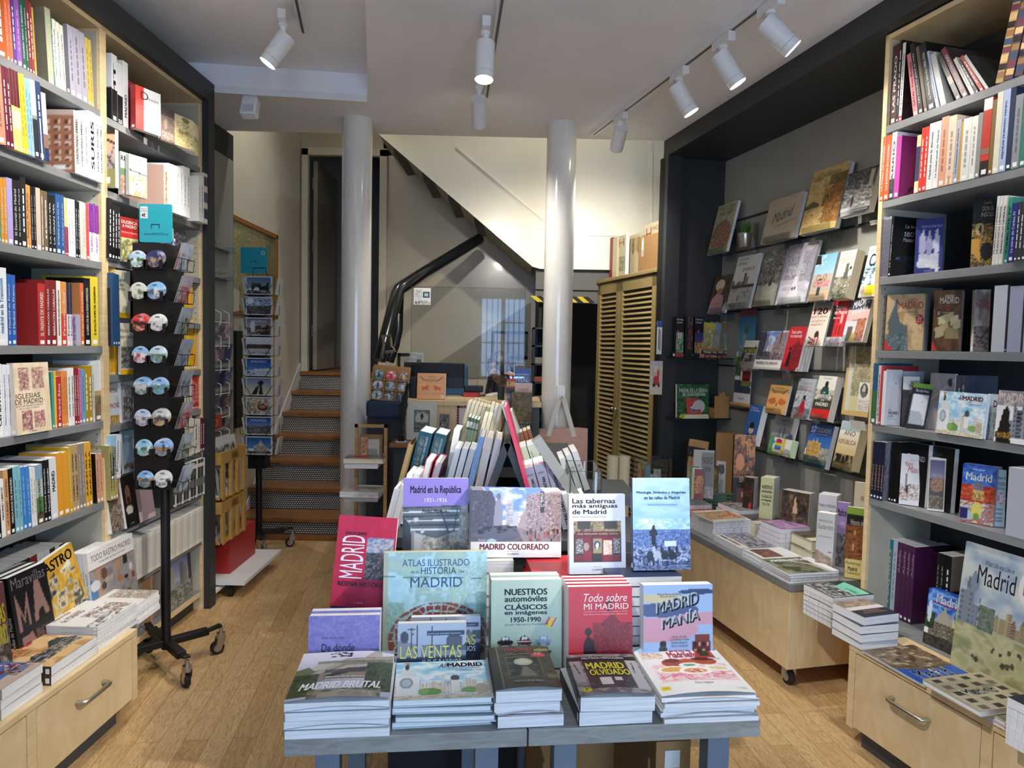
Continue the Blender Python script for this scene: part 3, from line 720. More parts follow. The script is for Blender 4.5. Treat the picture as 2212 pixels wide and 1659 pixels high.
for px_,aim_,w_ in ((-1.35,(-.35,-.12,-1),17),(.35,(-.2,.3,-1),13)):spot('added fill spotlight up in the stairwell, out of view',(px_,5.25,4.376),aim_,watts=w_,angle=120)  # unseen lamps added to light the cream wall and stair panel
# motion sensor
p=atz(543,205,2.88)
ms=thing('motion_sensor','white motion sensor under the ceiling edge at upper left','motion sensor',(p.x,4.03,2.80))
b=MB();b.prism([(-.045,-.055),(.045,-.055),(.045,.05),(.03,.075),(-.03,.075),(-.045,.05)],-.03,.03);b.mk('housing',WHITE,ms,bevel=.008,M=Mx.Rotation(math.radians(-20),4,'X'))
b=MB();b.box(-.03,.03,-.034,-.03,-.045,.0);b.mk('sensor_window',mat('sensor_window','c3c8cf',.3),ms,M=Mx.Rotation(math.radians(-20),4,'X'))
b=MB();b.box(-.02,.02,.0,.05,.03,.08);b.mk('bracket',WHITE,ms)
pv=lambda F,s,d,x,y:(F.at(s,d),V((x,y,0)))
lb=lambda d,*a:(LF.at(0,d),V((.93,-.36,0)))
# left bookcase: the books, shelf by shelf
A1=(0,0,.2532);A2=(0,380,.2532);A3=(0,760,.2532);A4=(0,1140,.3129)
def o(**k):return k
row(LF,2.44,A1,-20,[(60,-70,'b4541f'),(90,-60,'dd6a45'),(118,-50,'dd6a45'),(150,-40,'56358a'),(195,-20,'8a52a8'),(230,-10,'1e5446',o(tx='MADRID VISTO Y SENTIDO')),(253,10,'1e5446',o(tx='MADRID VISTO Y SENTIDO')),
(278,25,'7c2c28'),(302,50,'8c332c'),(318,90,'c9a050'),(415,0,None),(465,110,'a9ab90',o(w=.21,plain=1,back=[('f','8d8a76'),('n',0,0,1,1,'8d8a76 85826e',3,3)])),(475,180,'2f7f88'),
(505,195,'d9d8cc',o(tx='Madrid y su tierra en la Edad Media')),(537,220,'d9d8cc',o(tx='Madrid y su tierra en la Edad Media')),(568,245,'d9d8cc',o(tx='Madrid y su tierra en la Edad Media')),(603,245,'5c5c66',o(plain=1)),(650,255,'a7a3b4',o(hard=True)),(705,285,'a7a3b4',o(hard=True)),(752,315,'a7a3b4',o(hard=True)),
(780,350,'c9b25a'),(805,368,'c9b25a')],'top shelf, near bay~B',lean=4.2,grp='books on the top shelf, left bookcase near bay')
row(LF,2.137,A1,-20,[(55,590,'d98a72'),(90,600,'6b2036'),(122,610,'6b2036')]+[(x,612+i*13,'e6d27a',o(bd=[(.55,1,'5f1a30'),(.28,.5,'f2e8b0')],plain=1)) for i,x in enumerate((148,173,198))]+
[(222,655,'e8c63c'),(248,662,'e8c63c'),(272,690,'8fb8d4'),(298,700,'8fb8d4'),(340,715,'d9dade',o(bd=[(0,.5,'2c2d33'),(.5,.55,'8a8a90')],plain=1)),(385,730,'2a3c66',o(bd=[(0,.45,'32353d')])),(425,820,'c9c6d6',o(bd=[(0,.2,'26365f'),(.2,.4,'8a6a58')],plain=1,dot=False))],
'second shelf down, near bay~B',lean=4.5,d=.02,grp='books on the second shelf, left bookcase near bay')
row(LF,2.137,A1,640,[(688,965,'d8d2ca',o(tx='CONSTRUYENDO IMPERIO',w=.26,hmax=.30,back=[('f','a8745c'),('r',0,.9,1,1,'cbb8ac')]+[('r',.05+.16*i,.06+.12*j,.15+.16*i,.13+.12*j,'e0c8b8') for i in range(6) for j in range(7)]+[('r',.07+.16*i,.07+.12*j,.11+.16*i,.12+.12*j,'6a4438') for i in range(6) for j in range(7)]+[('r',.05,.72,.42,.95,'c9c5c2'),('r',.68,.05,.86,.12,'f2f2f2')],label='tall book with a brick apartment facade on its back cover~U')),
(722,978,'e4e4e2',o(tx='CONSTRUYENDO IMPERIO')),(765,985,'d4d8dc'),(828,980,'d9dce2',o(tx='SURIS')),(858,1000,'e9e9ea',o(tx='MADRID EN VIEJO')),(888,1012,'e6e6e8',o(tx='MADRID EN VIEJO'))],'white run, second shelf~B',lean=1.5,d=.02,grp='white books on the second shelf')
face('olive and pink photo book sticking out past the divider~U',(880,1570),(985,1568),1100,2.137,t=.026,tilt=0,crop=A1,pn=(LF.at(0,.045),-V((0,1,0)).lerp(V((-1,0,0)),.0)),fr=[('f','cfa08c'),('g',0,.3,1,.9,'8a93a6','e8b090'),('r',0,.9,1,1,'1c1a18'),('l',0,.85,1,.75,.03,'2c241e'),('l',0,.65,.9,.35,.03,'3a2c24'),('l',.1,.2,1,.75,.02,'4a4a52'),('r',0,0,1,.33,'86875a'),('r',.1,.06,.5,.17,'eeeeee')],sp='7a7b50',res=.006)
row(LF,1.817,A2,-25,[(12,20,'2f8f7c'),(40,25,'d08a2c',o(tx='Guía Galdosiana')),(68,28,'d08a2c',o(tx='Guía Galdosiana')),(118,30,'a99bd0',o(plain=1)),(160,45,'16181c',o(tx='El Escorial de Madrid')),(185,42,'16181c',o(tx='El Escorial de Madrid')),(232,22,'1c1c22'),
(252,80,'d99a58',o(tx='Sonata de Madrid')),(270,88,'d99a58'),(292,95,'15151a',o(tx='Madrid, capital de novela')),(315,100,'15151a',o(tx='Madrid, capital de novela')),(355,112,'c9b9a6',o(plain=1)),(380,130,'7a6048',o(bd=[(.3,.9,'94765a'),(.1,.25,'4a3828')])),(415,140,'6e5a45',o(bd=[(.4,.8,'8a7058')])),
(448,168,'131316',o(tx='LA GRAN VÍA')),(482,178,'131316',o(tx='LA GRAN VÍA')),(525,165,'2a5490',o(tx='El Madrid que se nos fue')),(555,172,'2a5490',o(tx='El Madrid que se nos fue')),(570,188,'d8c48c',o(bd=[(0,.5,'8a2f50')],plain=1)),(587,195,'d8c48c',o(bd=[(0,.5,'8a2f50')],plain=1)),
(610,200,'e6e6e4'),(630,205,'e6e6e4'),(648,210,'e6e6e4'),(668,218,'151518',o(tx='Crónicas')),(686,226,'151518',o(tx='Crónicas')),(715,225,'c9c4b8',o(plain=1)),(728,230,'d8d2c8'),(740,236,'d8d2c8'),(765,240,'e04a4a',o(plain=1)),
(810,248,'e8e4ea',o(bd=[(.5,1,'7a2a8a')],tx='MUJERES y madrileñas',tc='c06ac0',hmax=.26)),(850,262,'e8e4ea',o(bd=[(.5,1,'7a2a8a')],tx='MUJERES y madrileñas',tc='c06ac0'))],'third shelf down, near bay~B',lean=1.0,grp='books on the third shelf, left bookcase near bay')
row(LF,1.469,A2,-25,[(70,790,'dfe3e8',o(tx='madrid en la Transición',tc='4a8ac0')),(103,840,'2d5fb0',o(tx='El Madrid de Franco')),(145,850,'2d5fb0',o(tx='El Madrid de Franco')),(330,0,None),(395,925,'b0302c',o(tx='EL FRENTE DE MADRID',w=.17)),(437,892,'7d2426',o(tx='BERRACÓN CABALLAS')),(490,896,'7d2426',o(tx='BERRACÓN CABALLAS')),
(527,900,'e2ded6',o(tx='EPISODIOS DEL MADRID REPUBLICANO')),(574,908,'d88a3e',o(bd=[(0,.5,'c8402e')],tx='Frente Sur')),(602,915,'ddd5da',o(bd=[(.5,1,'2a2a3a')],tx='Frente Madrid',tc='5a4a80')),(622,918,'ddd5da',o(bd=[(.5,1,'2a2a3a')],tx='Frente Madrid',tc='5a4a80')),
(690,0,None),(722,918,'d0662e',o(tx='Frente Oeste',w=.17,back=[('f','b9794a'),('r',0,0,1,.5,'d9cfd8'),('n',.2,0,.9,.48,'6a4aa0 d9cfd8 6a4aa0 b8a8cc',5,5),('r',.05,.05,.4,.18,'f4f4f4')])),(778,880,'121214',o(tx='LA GUERRA CIVIL EN LA CIUDAD UNIVERSITARIA')),(845,868,'e0c93a',o(tx='EL BATALLÓN ALPINO DEL GUADARRAMA',tc='3a3010',w=.2)),
(915,0,None),(942,945,'121214',o(w=.19,back=[('f','17171a'),('r',.1,.04,.5,.14,'f0f0f0')])),(965,960,'15171c',o(tx='PORTNER',d=.01))]+[(x,830+i*8,'2d5078',o(plain=1,w=.27,hmax=.31,d=.02)) for i,x in enumerate((985,1005,1026))],
'fourth shelf down, near bay~B',lean=.8,d=-.006,grp='books on the fourth shelf, left bookcase near bay')
face('black book with a blindfolded face in yellow light, fourth shelf~B',(150,1438),(330,1437),930,1.469,t=.02,tilt=6,crop=A2,pn=pv(LF,0,-.02,.75,-.66),fr=[('f','15130f'),('e',.85,.5,.28,.4,'b9a24c'),('e',.25,.45,.3,.3,'8a6a50'),('r',0,.52,.7,.64,'b5a86a'),('e',.2,.36,.12,.03,'5a2a24'),('p',[(.5,0),(1,0),(1,.14),(.6,.06),(.2,.14),(0,.05),(0,0)],'d8d0b8'),('r',0,.68,.55,1,'efece8')],wr=[('Madrid',.02,.88,.48,.96,'6b2036','b'),('1936-1939',.02,.8,.42,.86,'333333'),('una guía de la',.02,.75,.45,.79,'555555'),('capital en guerra',.02,.7,.5,.74,'555555')])
row(LF,1.154,A3,-25,[(35,105,'e4e6ea',o(tx='CEMENTERIOS')),(75,110,'dfe2ea',o(tx='Fiestas y tradiciones religiosas en Madrid',tc='4a6aa0')),(112,112,'dfe2ea',o(tx='Fiestas y tradiciones religiosas en Madrid',tc='4a6aa0')),(150,115,'dfe2ea',o(tx='Fiestas y tradiciones religiosas en Madrid',tc='4a6aa0',w=.17)),(448,0,None),
(470,172,'3f9a8a',o(plain=1)),(490,165,'e0b040',o(plain=1)),(533,212,'b52a2a',o(tx='Madrid Ríos')),(550,165,'dc8a44'),(567,166,'dc8a44'),(585,166,'dc8a44'),(612,150,'e4e2de',o(tx='MADRID MATEMÁTICOS',tc='333333',bd=[(0,.28,'ece4e0')])),(640,138,'e4e2de',o(tx='MADRID MATEMÁTICOS',tc='333333')),
(662,130,'8c2430',o(tx='MADRID MINISTERIOS')),(680,134,'8c2430',o(tx='MADRID MINISTERIOS')),(704,145,'b0648c'),(732,150,'5c9cc8'),(760,118,'a88a20'),(795,118,'a88a20'),(812,110,'cfcfcc'),(872,75,'e0e2e6',o(bd=[(0,.42,'7a6248'),(.28,.5,'b8a070')],plain=1)),(908,70,'2a3350',o(tx='Madrid',v1=.4))],
'fifth shelf down, near bay~B',lean=1.5,grp='books on the fifth shelf, left bookcase near bay')
face('cream book with sepia church engravings on the fifth shelf~U',(150,725),(445,680),100,1.154,t=.022,tilt=3,crop=A3,pn=(LF.at(.0,.012),LF.n),fr=[('f','e3d0b4'),('n',0,0,1,1,'e9d8be d8c4a4',4,4),('n',.12,.62,.42,.93,'e3d0b4 b08a80 7a4a52 d8c0a8',9,9),('n',.5,.64,.85,.93,'e3d0b4 b08a80 8a5a60 d8c0a8',9,9),('n',.16,.06,.45,.32,'dcc4ac a06a70 7a3a4a d8c0a8',8,10),('n',.5,.08,.8,.3,'e3d0b4 b08a80 8a4a56 d8c0a8',8,9)],sp='e0d2bc',wr=[('IGLESIAS',.02,.5,.7,.57,'3a2a2a'),('DE MADRID',.0,.42,.78,.49,'3a2a2a'),('ARTE E HISTORIA DE LOS TEMPLOS',.0,.385,.78,.405,'7a5a50'),('DE LA VILLA Y CORTE',.1,.35,.65,.37,'7a5a50'),('LA LIBRERÍA',.3,.025,.55,.045,'3a2a2a')])
row(LF,.81,A3,-25,[(18,1070,'141416'),(55,1080,'e8e6e2',o(tx='MADRID LIBROS',tc='222222',v0=.3)),(95,1000,'c99a6c',o(tx='LA CIUDAD · MADRID',tc='8a5a30')),(135,990,'1a1412',o(tx='VERDUGOS DE MADRID')),(172,975,'7db4c4'),(202,965,'7db4c4'),(237,975,'3f7fc4'),(275,972,'3f7fc4'),(300,985,'dcdcd8'),(322,980,'dcdcd8'),
(382,955,'7f9cb4',o(tx='JEREZ ESP EN MADRID',bd=[(0,.2,'5a4a34'),(.2,.45,'5a7a48'),(.45,.75,'aab8b0')],v1=.75)),(410,920,'16161a',o(tx='Madrid Errabundo')),(440,915,'16161a',o(tx='Madrid Errabundo')),(500,895,'d4d8dc',o(tx='MADRID',tc='222222',w=.19,v0=.45,v1=.78)),(550,855,'d9952c',o(plain=1)),(600,850,'d9952c',o(plain=1)),(625,810,'c9a320',o(tx='Historia de la cerveza en Madrid')),
(652,790,'b3966a',o(tx='COMERCIOS · MADRID',tc='2a2010')),(682,785,'b3966a',o(tx='COMERCIOS · MADRID',tc='2a2010')),(710,782,'8a8078'),(738,776,'8a8078'),(765,768,'d9a030',o(tx='ZARZUELA',tc='3a2808')),(795,765,'d9a030',o(tx='ZARZUELA',tc='3a2808')),(830,0,None),(858,862,'d49a7c',o(w=.18,back=[('f','1a1614')])),(886,862,'d49a7c'),
(945,0,None),(968,795,'b0a468',o(tx='TIENDAS de MADRID',tc='3a3416',w=.24,d=.02,back=[('f','a09660')])),(988,800,'b0a468',o(tx='TIENDAS de MADRID',tc='3a3416',d=.02)),(1010,805,'b89a58',o(d=.02))],'sixth shelf down, near bay~B',lean=3.0,d=-.004,grp='books on the sixth shelf, left bookcase near bay')
row(LF,.36,A4,-20,[(60,140,'d8d4cc',o(tx='PELÍCULA',v1=.6)),(95,135,'d8d4cc',o(tx='PELÍCULA',v1=.6)),(130,130,'d8d4cc',o(tx='PELÍCULA',v1=.6)),(160,85,'1a1a1c'),(185,75,'222226'),(208,68,'1c1c1c'),(250,60,'2a1c1c'),(300,25,'7c1f24'),(345,15,'d4d4d8'),(385,8,'cfd0d6'),(420,30,'26241e'),(450,28,'c9c8c0'),(485,48,'15151a'),(612,0,None),(640,20,'d6d9e2'),(668,22,'d6d9e2'),(690,28,'d6d9e2'),(715,30,'cfd2da')],
'bottom row behind the stacks, near bay~B',lean=6.0,d=-.1,hmax=.30,grp='books at the bottom of the left bookcase near bay')
# far bay
def rowB(z,crop,x0,items,shelf,**k):row(LF,z,crop,x0,items,shelf+' shelf, far bay~B',grp='books on the '+shelf+' shelf~L',**k)
EMTB=o(tx='MADRID',tc='222222',v0=.05,v1=.4,bd=[(0,.48,'1d1e22')],w=.2,hmax=.26)
rowB(2.429,A1,955,[(1003,485,'d9dce0',o(tx='EMT',bd=[(0,.48,'1d1e22')],w=.18,back=[('f','d6dae0'),('r',0,0,1,.5,'1f2023'),('r',.15,.07,.75,.18,'eeeeee')])),(1050,515,'d9dce0',EMTB),(1096,545,'e6e6e6',o(tx='MADRID',tc='222222',v1=.5)),(1155,720,'8c1a1a',o(tx='DICCIONARIO',w=.12,hard=True,hmax=.24))],'top',d=-.01,lean=0)
face('red and white dictionary cover facing out on the top shelf~L',(1158,1120),(1372,1230),720,2.429,t=.03,tilt=0,crop=A1,pn=pv(LF,.0,-.02,.93,-.36),fr=[('f','e9eaec'),('r',0,0,.33,1,'d4211c')],sp='a01818',wr=[('D',.2,.72,.5,.9,'151515'),('iccionario',.5,.74,.92,.82,'333333'),('de',.8,.62,.92,.67,'888888'),('madrileñismos',.22,.52,.95,.58,'d07060')])
face('brown medieval stone book on the top shelf~L',(1372,1225),(1490,1285),900,2.429,t=.02,tilt=0,crop=A1,pn=pv(LF,0,-.03,.95,-.3),fr=rustic('9a8478','6a5850','8a7468')+[('r',0,.75,1,1,'4a4040'),('e',.35,.5,.25,.25,'7a685c'),('e',.35,.5,.12,.16,'a08c7c')],sp='5a4a42',wr=[('MADRID',.1,.18,.9,.27,'c8bcb0'),('MEDIEVAL',.1,.07,.9,.16,'c8bcb0')])
for i in range(4):
 face(['front old map book with a crest, top shelf~L','old map book just behind the crested one, top shelf~U','third old map book in the row behind the crest~U','rearmost old map book against the upright, top shelf~U'][i],(1492+i*34,1300+i*16),(1655+i*14,1372+i*8),965+i*22,2.429,t=.012,tilt=2,crop=A1,pn=(LF.at(0,-.035-i*.016),V((.95,-.3,0))),fr=[('f','cfc59c'),('n',0,0,1,1,'d6cca4 beb288',4,4),('e',.6,.9,.2,.09,'7a6c44'),('n',.1,.62,.8,.82,'cfc59c 9a8e62 cfc59c',2,30),('c',.1,.42,.95,.56,'a89a66 8a7a4a',None,9),('n',0,0,1,.42,'c8bb8a a6965c d6cca4 8a7a48',9,7)],sp='c4b98c')
rowB(2.124,A1,1240,[(1398,0,None),(1440,1425,'dcb8a8',o(tx='Libro de Alegría',tc='c07050',w=.2,d=.03,back=[('f','d3aea0'),('n',.08,.5,.5,.92,'d3aea0 b08a80 d3aea0',1,40)]))]+[(x,1405+i*12,'e4e4e4',o(d=.03,tc='8a8a90')) for i,x in enumerate((1470,1502,1534,1566))]+[(1595,1430,'d9dcdc',o(d=.03)),(1622,1440,'d9dcdc',o(d=.03)),(1695,0,None),(1712,1510,'e2e0da',o(d=.045,w=.2,back=[('f','dedad2'),('r',.2,.08,.6,.16,'f8f8f8')])),(1740,1515,'e2e0da',o(d=.045)),(1772,1490,'c8bfae',o(d=.045,w=.2,bd=[(.1,.3,'2a3050'),(.42,.62,'3a4a60'),(.75,.93,'2c3a4c')],plain=1))],'second',d=.02,lean=0)
face('white book with a watercolour street, second shelf~L',(1102,1760),(1255,1815),1310,2.124,t=.02,tilt=0,crop=A1,pn=lb(.01),fr=[('f','e6e2da'),('n',0,0,1,.5,'e0d4bc c9a878 a8845c e8e0d0',6,5),('c',.1,.1,.9,.5,'d8ccb4 bfae90 e4dac8','8a7458',4),('l',0,.62,1,.56,.018,'2a2a2a')],wr=[('MIS MUROS',.05,.86,.9,.94,'555555'),('DE FUEGO',.05,.76,.8,.84,'555555')])
face('white and green guide half hidden behind the watercolour book~L',(1030,1700),(1110,1740),1290,2.124,t=.015,tilt=0,crop=A1,pn=lb(-.02),fr=[('f','e2e6e4'),('r',0,.45,1,.62,'7a9a6a'),('n',0,0,1,.45,'e0d8c8 a87858 c8c4bc',5,4)],wr=[('RIT',.05,.8,.8,.92,'222222','b')])
rowB(1.837,A2,925,[(955,195,'16161a'),(980,240,'16161a'),(1003,250,'16161a'),(1026,262,'16161a')],'third',d=.01,lean=-1)
face('red travel history book with a white title, third shelf~L',(1030,725),(1180,735),345,1.837,t=.02,tilt=0,crop=A2,pn=lb(-.02),fr=[('f','9a2226'),('r',0,.0,1,.55,'c9c48a'),('n',0,0,1,.5,'d4ce98 8a8858 5a5c3c c9c48a',6,6),('r',0,.56,1,.7,'b82a28')],wr=[('DILIGENCIA',.05,.86,.95,.93,'e8dcd0'),('A MADRID',.1,.77,.9,.84,'e8dcd0'),('Bandoleros y diligencias',.08,.64,.92,.68,'f0e0d8')])
for nm,px0,px1,yt,fr,lab in ((0,1490,1585,450,[('f','16171c'),('n',0,.4,1,.9,'16171c 3a3c44 16171c 5a5c60',6,6),('e',.8,.06,.1,.05,'d43a3a')],'dark photo book by the far upright, third shelf~B'),(0,1400,1492,520,[('f','b8bcc8'),('n',0,0,1,1,'c8ccd8 3a4a90 22305a b0b4c0',5,4)],'blue night photo book half hidden by the souvenir spinner~U')):
 face(lab,(px0,850),(px1+10,845),yt,1.837,t=.02,tilt=2,crop=A2,pn=(LF.at(0,-.03 if px0>1450 else -.01),V((.93,-.36,0))),fr=fr)
Yl=['e0a818','d69e14','e4b024']
rowB(1.591,A2,1500,[(x,885+i*3,Yl[i%3],o(hmax=.24)) for i,x in enumerate((1522,1541,1560,1578,1596,1613,1630,1645))],'fourth',d=-.02,lean=-.5,depth=(.12,.14))
CRM=lambda:[('f','d9cfb2'),('r',0,0,1,.1,'e0a818'),('r',.68,.16,.92,.24,'d8c060')]
for px0,px1,yt,fr,tx,lab in ((985,1112,800,CRM(),[('Madrid',.0,.76,.6,.83,'222222'),('de los',.1,.67,.55,.73,'222222'),('Austrias',.0,.58,.65,.64,'222222')],'cream booklet with a yellow foot on the fourth shelf~L'),(938,988,780,[('f','c9981c')],[],'yellow booklet beside the divider on the fourth shelf~L')):
 face(lab,(px0,1195),(px1,1205),yt,1.591,t=.015,tilt=0,crop=A2,pn=(LF.at(0,-.015 if px0>950 else -.03),V((.93,-.36,0))),fr=fr,wr=tx)
rowB(1.343,A2,1540,[(x,1292+i*3,Yl[i%3] if i!=3 else 'f0d020',o(hmax=.23)) for i,x in enumerate((1558,1577,1596,1614,1632,1650,1666,1680))],'fifth',d=-.02,lean=-.5,depth=(.12,.14))
rowB(1.343,A2,935,[(x,1430,Yl[i%3],o(hmax=.23)) for i,x in enumerate((950,966,982,998,1014))],'fifth',d=-.02,depth=(.12,.14),lean=0)
face('yellow footed tavern history booklet on the fifth shelf~L',(1030,1625),(1158,1660),1255,1.343,t=.015,tilt=0,crop=A2,pn=lb(-.01),fr=[('f','d9cfb2'),('n',.05,.12,.95,.55,'2a2826 6a6660 a8a49a 3a3834',6,6),('r',0,0,1,.1,'e0a818')],wr=[('Historia de',.0,.82,.75,.9,'222222'),('una taberna',.0,.7,.9,.78,'222222')])
rowB(1.126,A3,1580,[(1602,215,'d9d4c8',o(tx='GUADARRAMAS',tc='333333')),(1622,218,'d9d4c8',o(tx='GUADARRAMAS',tc='333333')),(1640,222,'d9d4c8'),(1655,210,'c0282c'),(1670,212,'c0282c'),(1684,214,'c0282c'),(1697,216,'c0282c')],'sixth',d=-.01,lean=-1)
face('history book with a pale cover and yellow foot, sixth shelf~L',(945,598),(1040,590),262,1.126,t=.02,tilt=2,crop=A3,pn=(LF.at(0,-.02),LF.n),fr=[('f','d3d2ce'),('r',0,.2,1,.4,'c9cfd4'),('n',0,0,1,.2,'c9a050 8a6a38 d8b878',6,3)],wr=[('HISTORIA',-.0,.74,.7,.84,'333333'),('DE',.3,.56,.62,.66,'b8b8b8'),('MADRID',.0,.38,.85,.5,'7a2028')])
face('white comic cover with a black ink drawing, sixth shelf~L',(1042,590),(1172,575),258,1.126,t=.02,tilt=2,crop=A3,pn=(LF.at(0,-.01),LF.n),fr=[('f','d6d4d0'),('n',.1,.08,.98,.62,'d6d4d0 d6d4d0 2a2420 c8b8a0 18161a d6d4d0',4,5),('e',.25,.55,.08,.05,'a07850')],wr=[('SUm',.02,.8,.7,.94,'3a3a3a'),('e',.5,.68,.6,.75,'3a3a3a')])
rowB(.896,A3,1635,[(1660,570,'dcd8d0',o(w=.18)),(1685,572,'dcd8d0',o(tx='EL BAILE',tc='555555')),(1708,572,'dcd8d0'),(1725,560,'5a1c22'),(1745,562,'5a1c22')],'seventh',d=.02,lean=-1)
face('cream ballroom book beside dark red spines, seventh shelf~L',(1480,875),(1640,850),572,.896,t=.02,tilt=0,crop=A3,pn=(LF.at(0,.03),LF.n),fr=[('f','dcd6cc'),('n',.3,.1,.95,.4,'dcd6cc a89088 dcd6cc',6,4)],wr=[('EL BAILE DE',.1,.58,.85,.67,'2a2a2a'),('MADRID',.25,.26,.9,.38,'2a2a2a')])
rowB(.896,A3,940,[(985,712,'9cc4dc',o(w=.2,tx='Eros',v0=.1,v1=.5)),(1012,708,'d9dde2',o(tx='Erotismo',tc='444444')),(1030,705,'d9dde2',o(tc='444444')),],'seventh',d=.02,lean=-3)
face('pale blue comic cover with tiny figures, seventh shelf~L',(1062,1030),(1180,1010),680,.896,t=.012,tilt=3,crop=A3,pn=(LF.at(0,-.01),LF.n),fr=[('f','9fc6d8'),('g',0,.2,1,1,'b4d0da','90bcd2'),('c',0,.1,1,.3,'7a5a58 a08078 6a6a70',None,7),('d',0,.02,1,.16,'a03030 3a2a2a d0b090',8,.07,.05),('d',.2,.4,.9,.7,['445566'],5,.02,.01)],wr=[('Eros',.02,.72,.5,.86,'222222'),('en la historia',.5,.76,.98,.82,'667788')])
face('brown battle scene book on the eighth shelf~L',(960,1415),(1082,1390),1075,.66,t=.02,tilt=8,crop=A3,pn=(LF.at(0,.02),LF.n),fr=rustic('8a7668','4a3e36','6e5e52')+[('n',0,0,1,.5,'9a8878 3a3028 b09c88 5a4c42',8,8)],wr=[('AS',.3,.82,.6,.9,'d8c8b8'),('RID',.3,.62,.75,.72,'d8c8b8')])
face('black book with a bearded portrait on the eighth shelf~L',(1085,1365),(1195,1335),1060,.66,t=.02,tilt=8,crop=A3,pn=(LF.at(0,.03),LF.n),fr=[('f','161412'),('e',.4,.58,.2,.2,'9a7458'),('e',.4,.46,.14,.12,'4a3020'),('e',.4,.32,.26,.08,'c9c0b0')],wr=[('LA LIBRERÍA',.3,.05,.6,.08,'b0a8a0')])
face('pink paper booklet on the eighth shelf behind the spinner~L',(1195,1320),(1330,1285),1150,.66,t=.01,tilt=8,crop=A3,pn=(LF.at(0,.03),LF.n),fr=[('f','d0b4b4')])
rowB(.66,A3,1475,[(x,890-i*1.2,['3a3c40','c8c8c4','2a2c30','5a5c5a'][i%4],o(hmax=.2,plain=1,bd=[(.8,.9,'d8d8d4'),(.3,.5,'6a6e6a')])) for i,x in enumerate(range(1492,1752,15))],'eighth',d=.03,lean=-1.5,depth=(.15,.17))
rowB(.40,A3,955,[(x,1590-(i*13 if i<30 else 390),['dedad0','d2cec4','e6e2d8'][i%3],o(hmax=.19,plain=1,dot=False,bd=[(.1,.9,['cfcac0','c4c0b8','d8d4cc'][i%3])])) for i,x in enumerate(range(972,1740,19))],'ninth',d=.02,lean=-2,depth=(.15,.17))
face('blue old city picture book with pale towers, bottom shelf of left bookcase far bay',(1175,570),(1335,465),118,.115,t=.03,tilt=4,crop=A4,pn=(LF.at(0,-.01),LF.n),fr=[('g',0,0,1,1,'b8b8b0','2a3c84'),('g',0,.35,1,1,'a8aec0','2c4088'),('r',.12,.25,.25,.6,'9a9a94'),('r',.5,.2,.66,.62,'6a6c6c'),('r',.66,.2,.78,.55,'7c7e7c'),('r',.85,.2,.98,.7,'3c3e40'),('n',0,0,1,.28,'8a8a80 4a4c48 b0aea4 5a5c58',8,5)],sp='2c3c70',wr=[('Imágenes del',.12,.86,.8,.93,'e8e8f0'),('Madrid Antiguo',.04,.76,.95,.84,'e8e8f0')])
face('beige drawing box on the bottom shelf of left bookcase far bay',(960,440),(1085,385),235,.115,t=.05,tilt=3,crop=A4,pn=(LF.at(0,-.05),LF.n),fr=[('f','8f8878'),('n',.3,.3,1,.9,'8f8878 6a6456 8f8878',6,6)])
bx=MB();fbox(bx,LF,.352,.368,-.29,-.02,.115,.37);tag(bx.mk('shelf_divider',mat('board_tan','a9825c',.6)),'upright tan divider board on the bottom shelf of the left bookcase','divider')
for k_ in range(4):
 row(LF,.115,A4,1120+k_*12,[(1130+k_*12,150-k_*16,['9a9488','6a6660','b0a898','7c766a'][k_],o(plain=1,dot=False))],['first','second','third','fourth'][k_]+' magazine from left, packed beside the blue picture book',d=-.03,grp='magazines on the bottom shelf')
 # right bookcase
R5=(1880,0,.2532);R6=(1860,400,.2411);R7=(1860,760,.2532);R8=(1700,1140,.3128)
def rowR(z,crop,x0,items,shelf,**k):row(RF,z,crop,x0,items,shelf+'~R',grp='books on the '+shelf+' shelf of the right bookcase',**k)
rowR(2.42,R5,165,[(215,375,'4a2426',o(tx='LAS PRADO')),(238,342,'1a1a1c'),(266,362,'d8d6d0',o(bd=[(0,.08,'c03030')],tx='MARRUECOS',tc='a07a90',lean=-1,w=.2,fr=[('f','15151a'),('n',0,0,1,.3,'15151a 35353a 15151a',5,5)]))],'top',lean=-.5,depth=(.18,.22))
def rightlean(items):
 for i,(x0,x1,yt,c,ln,lab,kw) in enumerate(items):
  row(RF,2.42,R5,x0,[(x1,yt,c,dict(lean=ln,label=lab,**kw))],'leaning',depth=(.19,.22),d=-.015,grp='leaning art books on the top shelf of the right bookcase')
